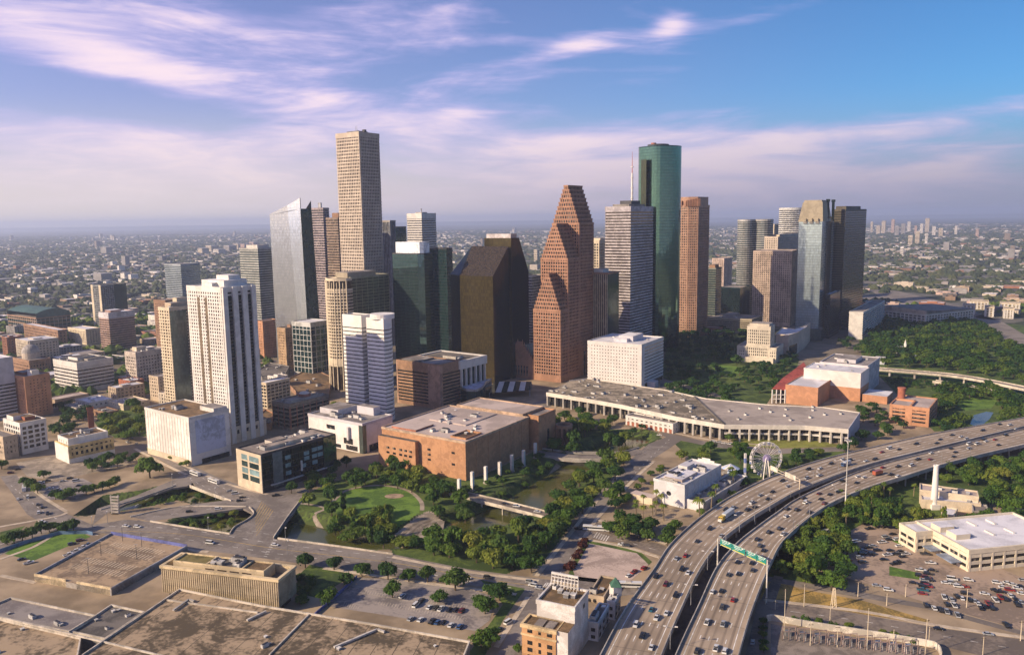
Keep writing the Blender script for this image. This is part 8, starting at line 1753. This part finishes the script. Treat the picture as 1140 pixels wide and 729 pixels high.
# houses in the wooded park
for i, (px, py, m, lb) in enumerate(((980, 405, M('house_grey', (.42, .44, .48)), 'small grey pitched-roof house among the park trees'), (1014, 403, WHITE, 'white two-storey house with gables among the park trees'), (1003, 393, WHITE, 'small white church with a pointed steeple in the park'))):
    q = G(px, py); e_ = empty('church' if i == 2 else 'house', (*q, 0), lb, 'church' if i == 2 else 'house'); g = MB(); g.box(q, (11, 9, 6), m, R(-34), 0.0); g.build('wall', e_)
    a_, l_ = axes(34); g = MB(); c = lambda u, v, z: (q[0] + a_[0] * u + l_[0] * v, q[1] + a_[1] * u + l_[1] * v, z); RM2 = M('house_roof', (.30, .30, .33))
    g.face([c(-5.2, -6, 5.9), c(5.2, -6, 5.9), c(0, -6, 10)], m); g.face([c(-5.2, -6, 5.9), c(0, -6, 10), c(0, 6, 10), c(-5.2, 6, 5.9)], RM2); g.face([c(0, -6, 10), c(5.2, -6, 5.9), c(5.2, 6, 5.9), c(0, 6, 10)], RM2); g.face([c(5.2, 6, 5.9), c(-5.2, 6, 5.9), c(0, 6, 10)], m); g.build('roof', e_)
    if i == 2: g = MB(); g.box(c(0, -5, 0), (3, 3, 12), WHITE, R(-34), 0.0); g.tube(c(0, -5, 12), c(0, -5, 20), 2.0, .1, WHITE, 6); g.build('steeple', e_)
    for k in (-2.5, 0, 2.5): g = MB(); g.box(c(k, -4.6, 0), (1.2, .2, 1.6), GDARK, R(-34), 2.2); g.build('window', e_)
# ------------------------------------------------------------------ the lower city beyond, building by building
WALLS = [('cream', (.52, .45, .36)), ('white', (.66, .62, .58)), ('grey', (.33, .31, .30)), ('tan', (.42, .33, .24)), ('red brick', (.30, .14, .09)), ('brown', (.26, .18, .13)), ('pale pink', (.50, .37, .32)), ('dark', (.13, .12, .12))]
RFS = [('white', ROOFW, .30), ('grey', ROOFG, .35), ('dark', ROOFD, .15), ('pinkish', ROOFP, .20)]
FILL = []
br_ = random.Random(77)
def clear(q, pad=6):
    c = ctr(q); r0 = max(math.dist(c, p) for p in q)
    for f, h in FOOT:
        fc = ctr(f); fr = max(math.dist(fc, p) for p in f)
        if math.dist(c, fc) > r0 + fr + pad: continue
        big = offset(f, pad) if len(f) == 4 else f
        if any(inside(p, big) for p in q) or any(inside(p, q) for p in f) or inside(c, big): return False
    return True
KEEP = [PX(p) for p in ([(738, 432), (738, 350), (900, 350), (900, 432)], [(955, 470), (955, 372), (985, 350), (1180, 362), (1180, 480)], [(100, 500), (100, 448), (170, 448), (170, 500)], [(950, 330), (1010, 322), (1120, 350), (1180, 372), (1180, 420), (1085, 372), (1060, 345), (960, 332)])]
def low(poly, h, wi, ri, small):
    wn, wc = WALLS[wi]; wm = M('filler_' + wn.replace(' ', '_'), wc, .85, var=.12); rm = RFS[ri][1]
    e_ = empty('low_building', (*ctr(poly), 0), None, 'building', 'lower buildings of the city beyond'); FOOT.append((poly, h)); g = MB()
    g.prism(poly, 0, h, wm); g.build('wall', e_); g = MB(); g.face([(*p, h) for p in poly], rm); g.ring(offset(poly, .1), offset(poly, -.5), h - .5, h + .8, wm); g.build('roof', e_)
    if not small and h > 6:
        g = MB(); z = 1.5
        while z + 1.8 < h - .8: g.ring(offset(poly, .12), poly, z, z + 1.7, GDARK, False); z += 3.8
        o_ = offset(poly, .25); g2 = MB(); g.build('window_band', e_); f_ = MB(); facade(f_, poly, 0, h, S(GDARK, wm, 50, 0, .1, wm, 4.5, 2.2, .3, 0, 0)); f_.build('pier', e_)
    if h > 9 or br_.random() < .4: q = sub(poly, .3, .6, .3, .7); g = MB(); g.prism(q, h - .1, h + br_.uniform(1.5, 3.5), wm, rm); g.build('roof_box', e_)
    FILL.append((wn, RFS[ri][0], h, poly, e_))
def wchoice(w_): 
    x = br_.random() * sum(w_)
    for i, v in enumerate(w_):
        x -= v
        if x <= 0: return i
    return 0
a34, l34 = axes(34)
cells = []
for i in range(-4, 48):
    for j in range(-30, 34):
        c = (a34[0] * i * 62 + l34[0] * j * 62 , a34[1] * i * 62 + l34[1] * j * 62 + 500); cells.append(c)
cells.sort(key=lambda c: c[1])
for c in cells:
    if not 640 < c[1] < 2500: continue
    x, y, w_ = proj(c[0], c[1], 5)
    left = x < 345 and c[1] > 700; right = x > 955 and c[1] > 1330; mid = 500 < x < 940 and c[1] > 1750 
    if not (left or right or mid) or x < -30 or x > 1170: continue
    if left and y > 452 : continue
    if len(FILL) > 298: break
    for k in range(4 if c[1] < 1350 else 2 if c[1] < 1700 else 1):
        if br_.random() < (.05 if c[1] < 1500 else .25): continue
        sx, sy = br_.uniform(15, 46), br_.uniform(15, 42); ox, oy = br_.uniform(-16, 16), br_.uniform(-16, 16); q = rect((c[0] + ox - sx * .2, c[1] + oy), sx, sy, 34 + br_.choice((0, 0, 0, 4, -6)))
        cq = ctr(q)
        if any(inside(cq, kp) for kp in KEEP) or not clear(q): continue
        h = br_.choice((4.5, 5, 6, 7, 9, 12, 16)) if c[1] < 1600 else br_.choice((4, 5, 6, 8, 11))
        if left and c[1] < 1500 and br_.random() < .06: h = br_.uniform(20, 34)
        low(q, h, wchoice((3, 3, 3, 3, 2.5, 2, 2, 1)), wchoice([r[2] for r in RFS]), c[1] > 1500)
# apartment blocks on the right behind the arena
for i, (px, py, ty, xl, xr) in enumerate(((1085, 350, 340, 1072, 1096), (1106, 353, 342, 1097, 1118), (1128, 355, 344, 1118, 1140), (1100, 345, 336, 1080, 1112), (1135, 347, 338, 1114, 1150))):
    pl, h = fp((px, py), (px, ty), xl, xr, ang=30, wr=28); bld('apartment_block', f'cream apartment block with pale balconies behind the wide low arena, {ordn(sorted((1085, 1106, 1128, 1100, 1135)).index(px) + 1)} from the left', 'apartments', pl, max(h, 9), S(GDARK, CREAM, 3.2, 1.5, .4, WHITE2, 6, 2.5, .7, 0, 1.5, ROOFG), f'cream apartment block {i}', group='apartment blocks behind the arena')
    ANCH.pop()
# far towers on the horizon
FT = "952,246,254 962,250,258 972,247,257 980,251,259 986,246,258 996,244,258 1001,252,260 1008,249,259 1014,247,257 1021,251,259 1028,249,258 1035,243,257 1042,252,260 1050,254,262 958,255,262 1016,262,272 1024,258,270 1033,260,271 1006,275,283 225,274,280 235,271,278 243,275,281 255,270,278 265,266,276 272,267,276 282,266,274 560,272,280 572,270,279 598,278,290 607,274,288 548,276,284 118,309,317 34,318,324 1066,252,258 1090,255,261"
ft = sorted([tuple(float(v) for v in s_.split(',')) for s_ in FT.split()])
for i, (px, ty, by) in enumerate(ft):
    by = max(by, ty + 7); ty = by - 4.5 if px < 545 else ty; P = G(px, by + 2); Yd = P[1]; x, y, h = D(px, ty, Yd); wdt = br_.uniform(4.0, 8) * (2.2 if px < 545 else 1) / F * Yd; q = rect((x, Yd), wdt * .6, wdt * .6, 34); wn, wc = WALLS[br_.choice((0, 1, 6, 1, 2, 0))]; wm = M('filler_' + wn.replace(' ', '_'), wc, .85)
    e_ = empty('distant_tower', (x, Yd, 0), f'tiny {wn} block standing up from the distant city, {ordn(i + 1)} from the left', 'tower', 'far towers on the horizon'); g = MB(); g.prism(q, 0, h, wm, ROOFW); facade(g, q, 0, h, S(GDARK, GDARK, 8, 2.5, .3, crown=0)); g.build('wall', e_)
# labels of the lower buildings: by look and by the named neighbour they stand beside
AP = [(proj(a[0], a[1], a[2]), a[3]) for a in ANCH]
keys = {}
for wn, rn, h, poly, e_ in FILL:
    c = ctr(poly); x, y, w_ = proj(c[0], c[1], h); an = min(AP, key=lambda a: (a[0][0] - x) ** 2 + 1.5 * (a[0][1] - y) ** 2)
    sd_ = 'left of' if x < an[0][0] - 9 else 'right of' if x > an[0][0] + 9 else 'above'
    ht = 'tall' if h > 18 else 'mid-height' if h > 8 else 'low'; keys.setdefault((ht, wn, rn, sd_, an[1]), []).append((math.hypot(an[0][0] - x, an[0][1] - y), e_))
for (ht, wn, rn, sd_, an), its in keys.items():
    an = ' '.join(an.split()[:5])
    for j, (d, e_) in enumerate(sorted(its, key=lambda t: t[0])): e_['label'] = f"{ht} {wn} {rn}-roofed building {sd_} {an}" + (f", {ordn(j + 1)} nearest to it" if len(its) > 1 else '')
# ------------------------------------------------------------------ the far city: roofs and tree crowns past counting
def far_city():
    g = MB(); r_ = random.Random(5); n = 0
    wm = [M('far_' + nm, c, .85, var=.1) for nm, c in (('slate', (.16, .16, .17)), ('brown', (.20, .165, .135)), ('grey', (.25, .24, .235)), ('cream', (.40, .36, .31)), ('brick', (.21, .125, .09)), ('white', (.60, .57, .54)))]
    rm = [M('far_roof_' + nm, c, .85, var=.1) for nm, c in (('slate', (.15, .15, .16)), ('tan', (.33, .285, .25)), ('grey', (.37, .36, .36)), ('pale', (.56, .53, .52)), ('white', (.72, .70, .69)))]
    dens = lambda x, y: math.sin(x * .0011 + 1.3) * math.cos(y * .0009 + .4) + .6 * math.sin(x * .0031 + y * .0017)
    while n < 10500:
        Yd = 1500 + 11500 * r_.random() ** 1.45; x = Yd * math.tan(r_.uniform(-.66, .66))
        d = dens(x, Yd)
        if d < -.35 and r_.random() < .85: continue
        # snap to a street grid so that rows and gaps between blocks show
        B_ = 92.0; u = x * a34[0] + Yd * a34[1]; v = x * l34[0] + Yd * l34[1]; u = math.floor(u / B_) * B_; v = math.floor(v / B_) * B_
        for _ in range(r_.choice((1, 2, 3))):
            k = 1 + Yd / 11000; big = r_.random() < .09
            sx, sy = (r_.uniform(40, 74), r_.uniform(34, 70)) if big else (r_.uniform(9, 26) * k, r_.uniform(9, 24) * k); uu, vv = u + r_.uniform(0, max(1, 76 - sx)), v + r_.uniform(0, max(1, 76 - sy))
            cx, cy = uu * a34[0] + vv * l34[0], uu * a34[1] + vv * l34[1]; px = proj(cx, cy, 0)[0]
            if cy < 1450 or (cy < 2500 and (px < 352 or px > 948 or cy < 1950)): continue
            h = r_.choice((3.5, 4, 5, 6, 9)) * (1 + Yd / 14000)
            if r_.random() < .012: h *= 4
            g.prism(rect((cx, cy), sx, sy, 34), 0, h, r_.choices(wm, (1.6, 1.6, 2, 2.0, 1.0, 1.4))[0], r_.choices(rm, (1.8, 2, 2, 1.6, 1.0 if not big else 3))[0]); n += 1
    tag(g.build('distant_city'), kind='stuff')
    FT_ = [M('far_canopy', (.045, .062, .034), .95, var=.15), M('far_canopy_light', (.075, .088, .042), .95, var=.15)]
    g = MB(); n = 0
    while n < 21000:
        Yd = 900 + 14000 * r_.random() ** 1.45; x = Yd * math.tan(r_.uniform(-.66, .66)); px, py, _ = proj(x, Yd, 0)
        if Yd < 1300 and (not (px < 330 and Yd > 760) or r_.random() < .5): continue
        if 300 < px < 965 and Yd < 1750: continue
        if Yd < 2500 and any(inside((x, Yd), f[0]) for f in FOOT if abs(f[0][0][0] - x) < 80 and abs(f[0][0][1] - Yd) < 80): continue
        if any(inside((x, Yd), kp) for kp in KEEP): continue
        Rr = r_.uniform(4.5, 9) * (1 + Yd / 3200); hh = r_.uniform(.7, 1.1) * min(Rr, 13); m = r_.choice(FT_) if Yd > 1700 else r_.choice((LEAF, LEAFD)); ph = r_.uniform(0, 6); N = 7
        for _ in range(3 if Yd < 3000 else 2):
            ox, oy = r_.uniform(-.8, .8) * Rr, r_.uniform(-.8, .8) * Rr; s_ = r_.uniform(.5, 1.0); pts = [(x + ox + Rr * s_ * math.cos(ph + i * .8976) * r_.uniform(.7, 1.2), Yd + oy + Rr * s_ * math.sin(ph + i * .8976) * r_.uniform(.7, 1.2), hh * r_.uniform(.3, .6) * s_) for i in range(N)]; top = (x + ox, Yd + oy, hh * s_ * 1.2)
            for i in range(N): a, b = pts[i], pts[(i + 1) % N]; g.face([a, b, top], m); g.face([(a[0], a[1], 0), (b[0], b[1], 0), b, a], m)
        n += 1
    tag(g.build('distant_treetops'), kind='stuff')
far_city()
# ------------------------------------------------------------------ the air
g = MB(); HB = 32000.0
v = MATS.setdefault('haze_air', bpy.data.materials.new('haze_air')); v.use_nodes = True; v.node_tree.nodes.clear(); t = NT(v.node_tree)
pv_ = t.new('ShaderNodeVolumePrincipled'); pv_.inputs['Color'].default_value = (.66, .76, 1.0, 1); pv_.inputs['Density'].default_value = 6.8e-5; pv_.inputs['Anisotropy'].default_value = .3
mo = t.new('ShaderNodeOutputMaterial'); t.l.new(pv_.outputs[0], mo.inputs['Volume'])
g.prism([(-HB, -1500), (HB, -1500), (HB, HB), (-HB, HB)], -9.0, 345.0, v, v, True); tag(g.build('haze'), kind='stuff')
